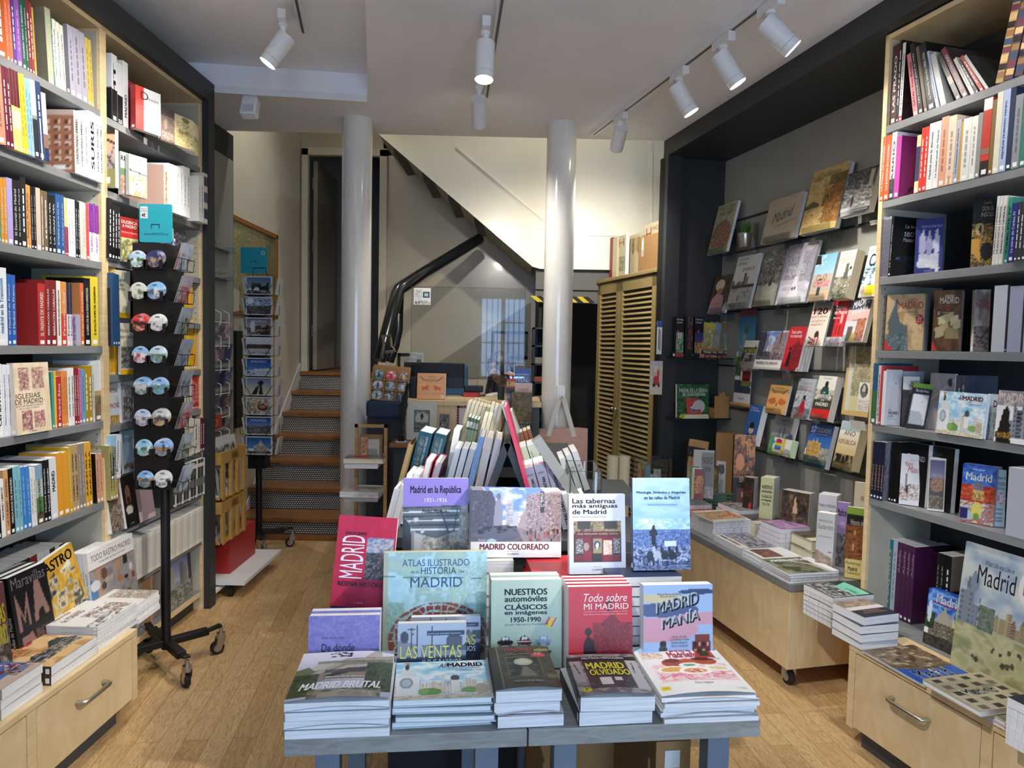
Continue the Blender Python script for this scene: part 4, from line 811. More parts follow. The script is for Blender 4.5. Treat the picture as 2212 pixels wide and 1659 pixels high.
rightlean([(366,408,412,'d07a80',10.5,'pink book with dark capitals leaning left, top~R',o(tx='GATAS / Foto Bombas',tc='5a2028')),
(411,452,315,'1d1d1f',12,'tall black book leaning on the pink one, top~R',o(tx='Un Madrid para la vida')),(458,488,345,'6a5648',12,'brown mottled book leaning left, top~R',o(plain=1)),
(490,552,312,'151517',12.5,'thick black book of selected memories leaning left, top shelf',o(tx='La Memoria Selectiva 1835-1936')),(558,590,385,'a9b4cc',15,'slim pale blue book leaning left, top~R',o(tx='Arquitectura de Madrid',tc='3a5a9a')),
(598,648,400,'b8bab4',16,'pale green and grey book leaning left, top~R',o(plain=1)),(728,772,380,'2a2b2c',26,'slim charcoal book with a tan label leaning far left, top shelf',o(bd=[(.35,.5,'a88a78')],plain=1,w=.2)),
(782,832,315,'6a2038',27,'large maroon book leaning far left, top~R',o(tx='BAILES EN MADRID',w=.22,hmax=.36,fr=rustic('4a3c40','3a2e34','5a4448'))),(852,888,425,'c4c4c0',28,'pale grey book leaning between maroon and red ones, top shelf',o(tc='444444')),
(898,925,440,'26262a',30,'thin charcoal book leaning beside the red one, top~R',o()),(932,968,395,'a83428',31,'slim red book leaning far left, top~R',o()),(978,1010,385,'b4b6b2',33,'grey book with a dark cover leaning furthest right, top~R',o(plain=1,w=.22,fr=rustic('26282a','3a3c3a','1c1e20')))])
for i,(x0,x1,yt) in enumerate(((1062,1130,-40),(1140,1212,-60),(1225,1300,-40))):
 row(RF,2.42,R5,x0,[(x1,yt,'b09060' if i==0 else '5a4450',dict(lean=-11,w=.22,hmax=.34,plain=1,dot=False,label=['tan patterned textile book, top right corner of the right bookcase','violet patterned textile book, top right corner of the right bookcase','grey patterned textile book at the very edge, top~R'][i],bd=[(.05+.09*j,.12+.09*j,['8a6a48','2a2428','c8a878','6a3a4a','3a4a68'][(i*2+j)%5]) for j in range(10)]))],'x',d=-.0)
rowR(2.12,R5,75,[(108,1165,'e2592a',o(tx='LA FORJA DE MADRID')),(152,1150,'e2592a',o(tx='LA JUSTICIA EN MADRID')),(195,1125,'e6e4ea',o(bd=[(0,.3,'3a3a44')],tx='BARRIO',tc='666666')),(238,1118,'c040a0',o(w=.15,hmax=.24,plain=1,fr=[('f','8a2a70'),('l',.3,.1,.9,.4,.02,'2a1424'),('l',.5,.0,.5,.4,.03,'2a1424'),('l',.1,.25,.95,.25,.015,'2a1424')]))],'second',lean=-1.5,d=.0)
rowR(2.12,R5,368,[(405,1150,'e8d8a0',o(bd=[(.2,.8,'3a4060')],plain=1)),(435,1090,'e03a2c'),(470,1078,'e03a2c'),(525,1045,'e8e8e4',o(tx='Madrid ante la diócesis',tc='4a6a70')),(570,1030,'e8e8e4',o(tx='La ciudad anual de Madrid',tc='4a6a70')),(630,990,'e0a082'),(700,980,'e0c8b0',o(bd=[(0,.13,'dd9030')],w=.16)),(742,1020,'a9a9b4',o(tx='La Conquista de Madrid',tc='333344')),(758,1040,'c9942c',o(plain=1)),
(832,1000,'dad8d0'),(886,985,'dad8d0'),(925,960,'8a8a88',o(plain=1)),(1000,830,'b83226',o(plain=1,bd=[(0,.2,'2a2420'),(.2,.26,'c83a30'),(.28,.36,'8a6a58'),(.85,1,'e0d8d8')])),(1035,850,'7a6434',o(plain=1)),(1088,740,'d8d2bc',o(plain=1)),(1148,730,'a8b8d8',o(tx='MEJORAR NUESTRO TIEMPO',tc='26305a')),(1195,735,'2a3350',o(plain=1)),(1262,800,'8a8f94'),(1320,800,'3a7a68',o(plain=1))],'second',lean=-1.5,d=.0,hmax=.27)
rowR(1.81,R6,140,[(165,285,'9a98a8',o(plain=1,dot=False,bd=[(.02*j,.02*j+.01,'2a2a30') for j in range(1,48)])),(190,285,'9a98a8',o(plain=1,dot=False,bd=[(.02*j,.02*j+.01,'2a2a30') for j in range(1,48)])),(213,288,'9a98a8',o(plain=1,dot=False,bd=[(.02*j,.02*j+.01,'2a2a30') for j in range(1,48)])),(238,282,'9a98a8',o(plain=1,dot=False,bd=[(.02*j,.02*j+.01,'2a2a30') for j in range(1,48)])),
(262,282,'121214',o(tx='La imagen secreta',w=.15,fr=[('f','121316'),('n',.25,0,1,.35,'121316 26303c 121316',30,12),('e',.2,.3,.06,.02,'4a6a9a')],wr=[('La image',.38,.8,.92,.88,'b8b8bc'),('secret',.36,.68,.9,.77,'b8b8bc'),('Montero Gl',.34,.59,.9,.66,'b8b8bc')]))],'third',lean=-2,d=-.005)
face('blue book with white fountain statues facing out, third~R',(472,752),(722,722),312,1.81,t=.014,tilt=7,crop=R6,pn=pv(RF,.09,-.0,-.5,-.85),fr=[('f','262e78'),('p',[(.2,.3),(.85,.2),(.9,.1),(.05,.14),(.1,.22)],'d8d6d8'),('n',.15,.14,.85,.38,'d8d6d8 c9c6cc e6e4e4',8,8,.9),('e',.25,.55,.12,.2,'b0aec8'),('e',.5,.52,.12,.2,'9a98b8'),('e',.76,.54,.1,.22,'c8c6d8'),('e',.28,.76,.04,.04,'d8d6d8'),('e',.5,.74,.04,.04,'d8d6d8'),('e',.76,.78,.04,.04,'d8d6d8'),('e',.8,.06,.06,.04,'e8e0e0')],wr=[('Cuentos de Cibeles Madrid',.2,.84,.95,.89,'a8aad0','i'),('Teresa Álvarez',.35,.06,.65,.09,'c8c8e0')],cp=3)
face('black and gold engraved face book, third~R',(975,690),(1165,665),110,1.81,t=.02,tilt=3,crop=R6,pn=pv(RF,.28,-.01,-.55,-.83),fr=[('f','16130f'),('n',0,0,1,.62,'16130f c89838 2a2014 e0b860 1a150f',3,26),('e',.35,.56,.2,.08,'e0c080'),('e',.4,.55,.07,.06,'14100c'),('p',[(0,.25),(.45,.1),(.4,.42),(0,.42)],'d8a040'),('e',.75,.25,.3,.12,'15120f')],sp='e2dfd4',wr=[('DON DALÍ' if False else 'DON D',.45,.8,.95,.86,'d8d0c0'),('INSOLI',.4,.72,.95,.78,'d8d0c0'),('Carlos',.5,.89,.85,.93,'c8a868')],res=.003)
rowR(1.81,R6,1168,[(1195,100,'dedbd2',o(tx='FRANCISCO UMBRAL',tc='555555')),(1225,98,'dedbd2',o(tx='FRANCISCO UMBRAL',tc='555555')),(1262,95,'dedbd2',o(tx='FRANCISCO UMBRAL',tc='555555',w=.17))],'third',d=-.005,lean=-2)
row(RF,1.81,R6,1272,[(1310,110,'3f9a80',o(w=.19,d=-.01,fr=[('f','58a890')],label='green book with black capitals by the frame edge, third~R',tx='CARLOS IV',tc='16241e',hmax=.27)),(1362,160,'26307c',o(tx='La corte de Carlos IV',label='dark blue paperback with a red seal, third~R')),(1395,150,'3a3a40',o(label='speckled charcoal paperback right of the dark blue one, third shelf')),(1430,150,'3a3a40',o(label='second speckled charcoal paperback from the dark blue one, third shelf')),(1470,150,'3a3a40',o(label='speckled charcoal paperback at the picture edge, third~R'))],'x',lean=-2,d=.02)
HM=lambda b,c,a:rustic(a,b,c,s=4)
face('tan guide with a bronze statue and red title, fourth~R',(205,1470),(548,1472),988,1.513,t=.03,tilt=3,crop=R6,pn=pv(RF,.05,-.01,-.72,-.69),fr=HM('d0b48a','b08a58','c9a878')+[('p',[(.0,0),(.1,.3),(.05,.5),(.18,.75),(.28,.98),(.3,.7),(.38,.5),(.6,.42),(.55,.15),(.65,0)],'5a6668'),('n',.02,0,.62,.3,'3a4446 7a8688 4a5658 98a4a4',7,7,.8),('e',.88,.55,.1,.09,'b02030'),('p',[(0,0),(.22,0),(0,.2)],'c84038')],sp='b09060',wr=[('HIDDEN',.5,.86,.8,.92,'9a2c28'),('MADRID',.32,.74,.95,.86,'a82c28'),('Special Edition',.45,.66,.8,.7,'5a4a38'),('2a',.82,.55,.93,.61,'f0e8e0'),('EDICIÓN',.82,.5,.94,.54,'f0e8e0')],cp=1,res=.004)
face('brown guide with old photographs and a compass, fourth~R',(628,1475),(882,1476),948,1.513,t=.03,tilt=3,crop=R6,pn=pv(RF,.2,-.01,-.62,-.78),fr=HM('6a4426','4a2e18','7a5230')+[('e',.2,.62,.1,.07,'2a2018'),('e',.2,.62,.06,.04,'a88858')]+[('p',[(a,b),(a+.28,b+.05),(a+.24,b+.18),(a-.03,b+.13)],c) for a,b,c in ((.2,.42,'c9b888'),(.45,.46,'b8a878'),(.65,.42,'d0c090'),(.3,.3,'a89868'),(.72,.34,'c0b080'))]+[('p',[(.1,.2),(.4,.25),(.38,.42),(.08,.38)],'b0a070'),('p',[(.45,.2),(.95,.2),(.95,.36),(.45,.38)],'8a7a50'),('p',[(0,0),(.2,0),(0,.16)],'c84038')],sp='5a3820',wr=[('HIDDEN',.38,.88,.7,.92,'e8dcc8'),('MADRID',.22,.78,.88,.88,'e8dcc8'),('2',.46,.67,.58,.76,'d8502c','b'),('A WALKING GUIDE',.3,.62,.75,.64,'d8c8a8')],cp=1,res=.004)
face('pale foggy gate guide with a curled cover, fourth~R',(1000,1475),(1140,1480),940,1.513,t=.03,tilt=2,crop=R6,pn=pv(RF,.33,.0,-.3,-.95),fr=HM('c0b4b0','8a7e7c','d8ccc8')+[('n',0,0,1,.4,'6a5e58 b0a4a0 4a403c',4,8),('l',.1,.3,.8,.1,.02,'5a4e4a'),('l',.1,.1,.8,.3,.02,'5a4e4a')],sp='c8c4c0',wr=[('HIDDEN',.3,.8,.8,.84,'a03030'),('MADRID',.1,.7,.95,.79,'a03030'),('3',.42,.58,.58,.68,'8a8080')])
rowR(1.513,R6,1160,[(1280,895,'b9bcc4',o(plain=1,w=.2,fr='c4c6cc',dot=False)),(1300,895,'2a2420',o(plain=1)),(1425,900,'9aa0b4',o(plain=1,dot=False)),(1442,905,'2a2630',o(plain=1)),(1500,905,'9aa0b4',o(plain=1,dot=False))],'fourth',lean=-.5,d=-.02)
rowR(1.21,R7,78,[(122,82,'2c5a7a',o(bd=[(0,.55,'3a6a44')],plain=1,hmax=.25)),(146,118,'d0c0c4',o(tx='LA CÁMARA',tc='a04040')),(165,120,'c04040',o(plain=1)),(195,150,'e2e2e6',o(plain=1,hmax=.22))],'fifth',lean=-1,d=.0,depth=(.17,.19))
face('pale grey architecture guide with dots facing out, fifth~R',(170,622),(330,640),152,1.21,t=.012,tilt=3,crop=R7,pn=pv(RF,.07,-.0,-.5,-.86),fr=[('f','c6c8ce')]+[('e',a,b,.012,.008,'6a3a48') for a,b in ((.3,.8),(.5,.72),(.35,.65),(.6,.58),(.45,.5),(.7,.75),(.2,.6))],wr=[('Guía',.3,.26,.5,.31,'333333'),('MADRID',.3,.2,.88,.25,'222222','b'),('GUIDE',.3,.14,.65,.19,'444444'),('arquitectura contemporánea',.3,.1,.85,.12,'555555')])
face('secret places guide with a red spine, fifth~R',(340,640),(480,655),212,1.21,t=.02,tilt=3,crop=R7,pn=pv(RF,.12,.0,-.5,-.86),fr=[('f','1c1a1a'),('r',0,.74,1,1,'d2d0c8'),('n',0,0,.6,.6,'1c1a1a 4a3024 1c1a1a',4,4),('e',.55,.7,.06,.04,'8a8a88')],sp='d84a34',wr=[('SECRET',.45,.86,.98,.92,'26424a','b'),('MADRID',.4,.79,.95,.85,'a03040','b')],sw=[('SECRET MADRID',.3,.2,.7,.7,'f4ece8','r')],bd=[(0,.15,'e8e8e4'),(.75,1,'e0dedc')])
face('slim black cover with a white picture panel and green top strip, fifth shelf',(372,655),(545,672),265,1.21,t=.022,tilt=9,crop=R7,pn=pv(RF,.14,.03,-.6,-.8),roll=6,fr=[('f','151515'),('r',.02,.91,1,1,'7ab03a'),('r',.14,.1,.88,.76,'e8e8ea'),('e',.3,.18,.5,.22,'b4bac0'),('r',0,0,1,.1,'151515'),('r',.88,.1,1,.76,'151515'),('r',0,.1,.14,.76,'151515'),('e',.6,.6,.02,.012,'d8c040'),('e',.4,.5,.02,.012,'d8c040')],wr=[('The Little Prince',.2,.81,.85,.87,'f0f0ee','i')])
rowR(1.21,R7,560,[(770,0,None),(800,200,'6a6a60',o(bd=[(.85,1,'b8a030')])),(835,202,'5a6070'),(872,206,'5a6070')],'fifth',d=-.08,depth=(.14,.16))
face('grey map cover with pink lines behind the comic guides, fifth~R',(560,650),(770,690),180,1.21,t=.01,tilt=2,crop=R7,pn=(RF.at(.2,-.07),RF.n),fr=[('f','a8a4a8'),('l',0,.5,1,.9,.02,'c8c0c4'),('l',.2,1,.8,.2,.02,'c8b0b8'),('e',.8,.85,.1,.08,'3a3a50')])
ALLM=[('f','a8d4e8'),('n',0,.35,1,1,['8cc4e0','b8dcec','f0f4f2','9cccE4'.lower()],4,4),('c',.0,.12,1,.5,'e8e4dc d8d6d0 f0ece4 e0d4c0','9a9ca0',11),('r',.02,.05,.26,.58,'e4e6e8'),('r',.06,.58,.22,.78,'d4d8dc'),('e',.12,.42,.07,.14,'8a9aa4'),('e',.12,.42,.045,.1,'b4c4cc'),('e',.12,.85,.025,.08,'3a4048'),('e',.12,.95,.03,.03,'d08040'),('e',.63,.52,.05,.08,'4a5058'),('r',.59,.2,.68,.46,'e8e8e6'),('r',.48,.3,.52,.62,'d0d4d8'),('e',.36,.18,.12,.1,'6a9a4a'),('e',.3,.2,.06,.07,'8ab060'),('e',.78,.2,.1,.07,'7aa860'),('e',.9,.22,.07,.14,'b8ac94'),('n',0,0,1,.1,'d8c8a0 e8e0d0 b8a888 c8d0c0',14,3)]
ALLT=[('All',.42,.82,.52,.94,'333333','i'),('MADRID',.52,.82,.92,.92,'7a1a30','b'),('EN 45 DIBUJOS · IN 45 DRAWINGS',.55,.775,.92,.795,'a06060'),('Joaquín González Dorao',.66,.72,.92,.75,'555566','i')]
face('landscape watercolour city guide facing out, fifth~R',(632,692),(1035,745),335,1.21,t=.014,tilt=5,crop=R7,pn=(RF.at(.25,.005),RF.n),fr=ALLM,hard=True,wr=ALLT,sp='d8e4ea',res=.003)
face('second watercolour guide half hidden behind the first, fifth~R',(1050,735),(1170,755),360,1.21,t=.014,tilt=3,crop=R7,pn=(RF.at(.3,-.03),RF.n),fr=[('f','c8d4dc'),('n',0,0,1,.6,'8a9a90 c8ccd0 6a7a70',5,5)],wr=[('D',.45,.72,.7,.86,'7a1a30','b')])
face('dark sunset rooftop photo guide at the edge, fifth~R',(1130,775),(1420,815),330,1.21,t=.02,tilt=4,crop=R7,pn=(RF.at(.5,.005),RF.n),fr=[('g',0,.7,1,1,'d0b098','8a94a8'),('n',0,.72,1,1,'b09a90 7a8498 e0c8b0',4,3),('c',.2,.1,1,.75,'6a7080 8a8e98 3a3e4a a09c9c','2a2c34',9),('p',[(.05,0),(.12,.35),(.2,.6),(.3,.72),(.4,.6),(.42,.3),(.5,0)],'1c1a18'),('n',.03,.08,.5,.2,'2a2218 b08838 1c1814 d0a850',8,3)],wr=[('MADRID',.05,.78,1.0,.95,'d8c8bc')],res=.004)
rowR(.903,R7,75,[(100,765,'1c2038',o(tx='LEYENDAS',tc='c8a078',v1=.6)),(127,768,'1c2038',o(tx='LEYENDAS',tc='c8a078',v1=.6)),(153,770,'1c2038',o(tx='LEYENDAS',tc='c8a078',v1=.6)),(180,774,'1c2038',o(tx='LEYENDAS',tc='c8a078',v1=.6,w=.15,fr=[('f','6a6c7c'),('n',0,.2,1,1,'5a5c6c 8a8c98 4a4c5c',8,8),('r',.5,.4,.7,.5,'15151a')]))],'sixth',lean=-1.5,d=.0)
rowR(.903,R7,228,[(252,770,'101012',o(plain=1)),(272,770,'101012',o(plain=1)),(300,772,'101012',o(plain=1,w=.16))],'sixth',lean=-1.5,d=-.02)
face('black photo guide behind the white cat cover, sixth~R',(300,1275),(540,1310),760,.903,t=.02,tilt=2,crop=R7,pn=(RF.at(.1,-.06),RF.n),fr=[('f','0e0f12'),('r',.2,.3,.6,.62,'1c3a6a')],wr=[('MADRID',.35,.72,.9,.8,'c8c8cc')])
face('black dining guide in the shadow, sixth~R',(560,1300),(760,1340),800,.903,t=.02,tilt=2,crop=R7,pn=(RF.at(.2,-.08),RF.n),fr=[('f','0c0d0e')],wr=[('Dónde',.12,.85,.5,.91,'2a4a50'),('en Madrid',.12,.75,.6,.81,'2a4a50')])
face('white cover with a red script title and ink street sketch, sixth shelf',(320,1290),(490,1340),872,.903,t=.022,tilt=6,crop=R7,pn=pv(RF,.13,.01,-.6,-.8),fr=[('f','d8d8da'),('n',.0,.1,.95,.42,'d8d8da d0d0d2 6a5a58 d8d8da c08a70 d8d8da',10,8),('r',.3,.3,.36,.58,'5a5658'),('p',[(.3,.58),(.33,.66),(.36,.58)],'3a3638'),('p',[(.3,.28),(.4,.4),(.45,.3),(.38,.2)],'1c1a1a')],wr=[('Madrid',.2,.76,.6,.85,'b02838','i'),('Miau',.35,.64,.9,.76,'b02838','i'),('Inés Gómez Moya',.45,.87,.8,.89,'333333')],cp=1)
face('violet and brown bird-view photo guide, sixth~R',(562,1355),(706,1415),905,.903,t=.02,tilt=4,crop=R7,pn=pv(RF,.22,.015,-.5,-.87),fr=[('f','e0dcd8'),('r',.04,.03,.96,.97,'4a4640'),('g',.04,.62,.96,.97,'8a7a98','4a4668'),('e',.5,.5,.34,.15,'a87050'),('n',.2,.38,.85,.62,'8a5a40 c09070 6a4a3a',7,5,.8),('n',.04,.03,.96,.3,'a88a70 4a4438 6a5c48',5,5)],wr=[('MADRID',.2,.64,.85,.7,'b8a8b8')],cp=1)
face('blue travel guide with red trees and a palace by water, sixth shelf',(830,1440),(1122,1532),955,.903,t=.02,tilt=5,crop=R7,pn=pv(RF,.35,.02,-.8,-.6),fr=[('g',0,.55,1,1,'5a9ad0','2040a0'),('n',0,.65,1,1,'2a4ca8 4a80c8 1e3c94',3,5),('n',0,.36,1,.66,'b83824 8a2418 d8603a 6a3a20',7,6),('e',.5,.62,.14,.1,'6a7078'),('r',.35,.4,.68,.56,'c8a058'),('n',.36,.4,.68,.54,'e0c080 6a4a28 d8b870',14,2),('n',0,0,1,.36,'c05028 7aa0c8 a83820 d8c8a0 8ab0d0',5,9),('e',.5,.22,.15,.14,'d0c060'),('e',.5,.12,.1,.06,'6a8a50'),('r',.02,.06,.24,.24,'26245a')],sp='1e3c94',wr=[('lonely planet',.3,.9,.65,.935,'e8eef4'),('Madrid',.12,.73,.86,.86,'f4f6f8','b')],cp=1,res=.0035)
face('pale blue street atlas with a torn cover, sixth~R',(1132,1530),(1222,1575),1010,.903,t=.02,tilt=4,crop=R7,pn=pv(RF,.46,.02,-.4,-.9),fr=[('f','9cbcd4'),('e',.6,.5,.3,.1,'c8405a'),('e',.6,.5,.24,.08,'a8c4d8')]+[('r',.15,.06+.04*i,.75,.075+.04*i,'5a7088') for i in range(8)],wr=[('Callejero de',.1,.82,.95,.89,'16203a'),('MADRID',.3,.72,.95,.79,'16203a'),('y 26 Municipios',.1,.64,.95,.7,'16203a')])
row(RF,.903,R7,1228,[(1390,1010,'a8acb8',o(plain=1,dot=False,label='broad grey blank book end by the picture edge, sixth~R'))],'x',d=.0)
row(RF,.40,R8,620,[(645,10,'8a4a50',o(label='dusty pink spine by the upright, bottom row of right bookcase')),(672,-10,'2a7080',o(tx='MADRID',label='teal spine left of its twin, bottom row of right bookcase',tc='d8d090')),(705,-20,'2a7080',o(tx='MADRID',label='teal spine right of its twin, bottom row of right bookcase',tc='d8d090')),(735,0,'b0b8c4',o(label='pale blue spine beside the teal pair, bottom row of right bookcase'))]+[(x,25+i*4,'4a2048',o(tx='Abella',v0=.6,v1=.9,tc='c8a0c0',label=['first','second','third','fourth'][i]+' purple spine from the left, bottom row of right bookcase')) for i,x in enumerate((770,800,828,856))],'x',d=-.12,hmax=.32,lean=-1)
row(RF,.40,R8,1000,[(1025,140,'1a1a1c',o(label='black history spine left of two, bottom row of right bookcase',tx='Guía más MADRID hoy al fin')),(1055,132,'131315',o(label='black history spine in the middle, bottom row of right bookcase',tx='Guía más MADRID hoy al fin')),(1100,135,'131315',o(w=.19,label='black history spine on the right, bottom row of right bookcase',fr=[('f','0f0f11'),('r',0,.6,1,1,'8a827c')]))],'x',d=-.09,hmax=.34,lean=-1)
CHD=[('g',0,.3,1,1,'b8d8e8','58a8d8'),('n',0,.28,1,.62,'7aa048 4a7a34 98b860 a8b890',9,6),('c',.1,.58,.9,.7,'a8b0b0 98a0a8 b8b8b0',None,12),('e',.78,.62,.05,.06,'8a98a8'),('p',[(0,0),(.1,.3),(.06,.6),(.16,.9),(.0,1),(0,0)],'7a4428'),('n',0,.74,.3,1,'4a8038 6aa048 36682c',6,5),('n',.4,.86,.8,1,'4a8038 6aa048 8ab8b0',6,3),('d',.05,.05,.95,.3,'c8602a e0b038 2a2a2c d8a888 c83028 f0d8b8 3a5a30',40,.05,.05),('e',.75,.38,.07,.09,'e8dcc8'),('e',.72,.5,.05,.06,'1c1a1a'),('e',.25,.28,.12,.12,'b8a848')]
face('sunny cartoon history book for children facing out at the right bookcase foot',(585,385),(925,580),80,.40,t=.012,tilt=5,crop=R8,fr=CHD,hard=True,sp='c8d8e0',wr=[('THE HISTORY OF',.15,.8,.72,.86,'d8e0c8'),('MADRID',.14,.68,.72,.8,'1c2434'),('WRITTEN FOR CHILDREN',.14,.63,.72,.67,'26303c')],res=.0035,cp=1)
face('misty painted city plaza book with a round seal, behind the right stacks',(1125,500),(1640,660),95,.40,t=.012,tilt=6,crop=R8,pn=(RF.at(.4,.03),RF.n),fr=[('g',0,0,1,1,'b0ac84','98a8b8'),('n',0,.45,1,1,'8a9cb0 a8b4bc c0c4bc',4,4),('c',.02,.32,.3,.75,'8a94a0 9aa0a4 7a8490','5a6470',4),('e',.2,.7,.06,.08,'7a8898'),('c',.5,.38,1,.56,'98886c 8a7c64 a89878','6a5c48',8),('n',0,0,1,.36,'a8a478 bcb890 8c8c64',5,4),('d',.1,.1,.9,.3,'4a4438 5a4c3c',12,.025,.02),('n',.3,.35,.5,.55,'5a6858 7a8878 48584c',4,4),('e',.85,.78,.1,.13,'c8c4c0'),('e',.85,.78,.09,.115,'d8d4d2'),('r',.82,.73,.88,.83,'8a2838'),('r',.845,.73,.855,.83,'d8d4d2'),('r',.82,.775,.88,.785,'26305a')],wr=[('What Life was Like in',.3,.86,.68,.9,'4a5058','i'),('Madrid',.22,.7,.72,.85,'1c2026')],res=.004,sp='98a4ac')
PLZ=[('g',0,.45,1,1,'88b0e0','1c50b0'),('n',0,.5,1,1,'2458b8 4a80cc 88b0e0 2050b0',4,4),('r',.5,.28,1,.55,'c8c0ac'),('c',.3,.28,1,.62,'c8c0ac b8b09c d8d0bc','5a5648',8),('p',[(.2,.3),(.25,.55),(.38,.68),(.42,.8),(.46,.68),(.6,.55),(.62,.3)],'a8a494'),('n',.1,.18,.7,.45,'5a5648 8a8674 34322a a8a490',9,8),('n',0,.3,.2,.6,'2a3a24 48583c 1c2818',5,5),('e',.08,.6,.05,.2,'c8d4e4'),('n',0,0,1,.2,'2a2a28 4a4a46 1c1c1c',6,3),('r',.15,.78,.72,.8,'7a2060')]
face('blue sky guide with a stone lion fountain, standing among the right stacks',(935,790),(1240,930),418,.40,t=.012,tilt=6,crop=R8,fr=PLZ+[('r',.84,.9,.93,.95,'d82838')],sp='2450a8',hard=True,wr=[('Madrid',.2,.8,.75,.95,'f2f4f6','b')],res=.003,cp=2)
SQ=[('g',0,.4,1,1,'6aa0dc','143c90'),('n',.2,.45,1,.8,'2a60b4 78a8dc 3a70c0 a8c8e8',4,4),('p',[(0,.2),(0,.58),(.3,.46),(1,.36),(1,.12)],'a04838'),('c',0,.2,.5,.52,'a84c38 984030 b05a44','d8c8b0',6),('c',.5,.18,1,.42,'7a6a5c 8a7a68 98806c','3a3430',5),('e',.12,.3,.08,.12,'2a201c'),('p',[(.5,.08),(.52,.42),(.86,.42),(.88,.08)],'b8a088'),('e',.68,.6,.2,.1,'283c38'),('e',.62,.74,.06,.09,'2a403c'),('p',[(.84,.58),(.96,.74),(.92,.78),(.78,.62)],'283c38'),('r',.55,.42,.59,.56,'283c38'),('r',.78,.42,.82,.56,'283c38'),('n',0,0,1,.14,'5a5450 8a8078 3a3634',8,3),('r',.1,.76,1,.79,'6a1c58')]
face('large blue guide with an equestrian bronze, cut by the right picture edge',(1345,940),(1660,1090),412,.40,t=.02,tilt=6,crop=R8,pn=None,fr=SQ,sp='163c88',hard=True,wr=[('Madrid',.12,.8,1.02,.97,'f4f6f8','b')],res=.0035)
# stacks on the right drawer unit
GR='books stacked on the right drawer unit'
def pileR(near,far,topn,n,dep,label,**k):return pile(RF,R8,near,far,topn,.40,n,dep,label,GR,**k)
pileR((300,700),(108,590),490,6,.20,'teal and black lattice cover on the far stack',lower='teal lattice cover, far stack',seed=4,fr=[('f','26282a'),('n',0,0,1,.6,'1c1e1c 4a4c48 c8ccc8 2a2c2a',10,10),('p',[(.1,.95),(.35,.5),(.95,.55),(.95,.95)],'7ac8b0')],under='8a8c8e',cu=.006,wr=[('EL MADRID',.55,.62,.9,.7,'2a5a50')],cream=False)
pileR((515,850),(300,735),625,4,.165,'navy history cover with a sepia panel, second stack',lower='navy cover, second stack',seed=9,jit=.05,fr=[('f','222838'),('r',0,.0,.55,1,'d8d4d8'),('n',0,0,.38,1,'a8907c 6a5648 c8b8a8 8a7464',6,8)],under='26304a',wr=[('MADRID',.62,.3,.7,.75,'c08a78','r'),('PARA MADRILEÑOS',.72,.2,.8,.85,'c08a78','r')])
RUIN=rustic('a89478','4a4034','7a6a58',s=8)+[('n',0,0,.6,1,'c8b090 5a4c3c 8a7458 3a342c',9,9),('p',[(.55,0),(1,0),(1,1),(.62,1),(.7,.5)],'2a5ab0')]
pileR((925,1105),(520,860),1090,1,.23,'flat blue and brown ruin photo guide on the right worktop',fr=RUIN,hard=True,wr=[('Madrid',.66,.15,.86,.75,'eef2f8','br')],res=.004)
pileR((1500,1400),(945,1125),1335,2,.20,'thin colourful guide low in the nearest stack',lower='thin colourful guide, near stack',fr=rustic('a85848','6a7a5a','c8b090'),hard=True,seed=5)
P_=atz(1700+1345*.3128,1140+1275*.3128,.445);s_,d_=frame_sd(RF,P_)
lay('grey stone window facade guide on top of the nearest right stack',RF,s_-.21,s_+.0,d_,.235,.43,.018,-.02,grp=GR,fr=[('f','b0a488'),('c',0,0,1,1,'b8ac90 a89c80 c0b498',None,5)]+[('r',.06+.2*i,.08+.24*j,.17+.2*i,.2+.24*j,['3a3830','6a6456','2c2a26'][(i+j)%3]) for i in range(5) for j in range(4)],hard=True,wr=[('Madrid',.42,.2,.6,.72,'e8eaec','br')],res=.004,sp='c8bca0')
lay('bright blue thin guide with white capitals, right picture edge',RF,s_-.02,s_+.2,d_-.16,.2,.401,.03,.06,grp=GR,fr=[('f','1c58b8'),('g',0,0,1,.4,'a89c80','1c58b8')],wr=[('MADRID',.2,.1,.5,.9,'eef2f8','r')],sp='1c58b8')
pile(RF,R8,(1760,1640),(1505,1480),1310,.40,5,.2,'dark cover with gold ornaments at the bottom right corner',GR,lower='gold ornament cover',seed=8,fr=rustic('16181c','2a2a30','101014')+[('n',.1,.1,.9,.9,'16181c 16181c 8a6a38 16181c',7,7)])
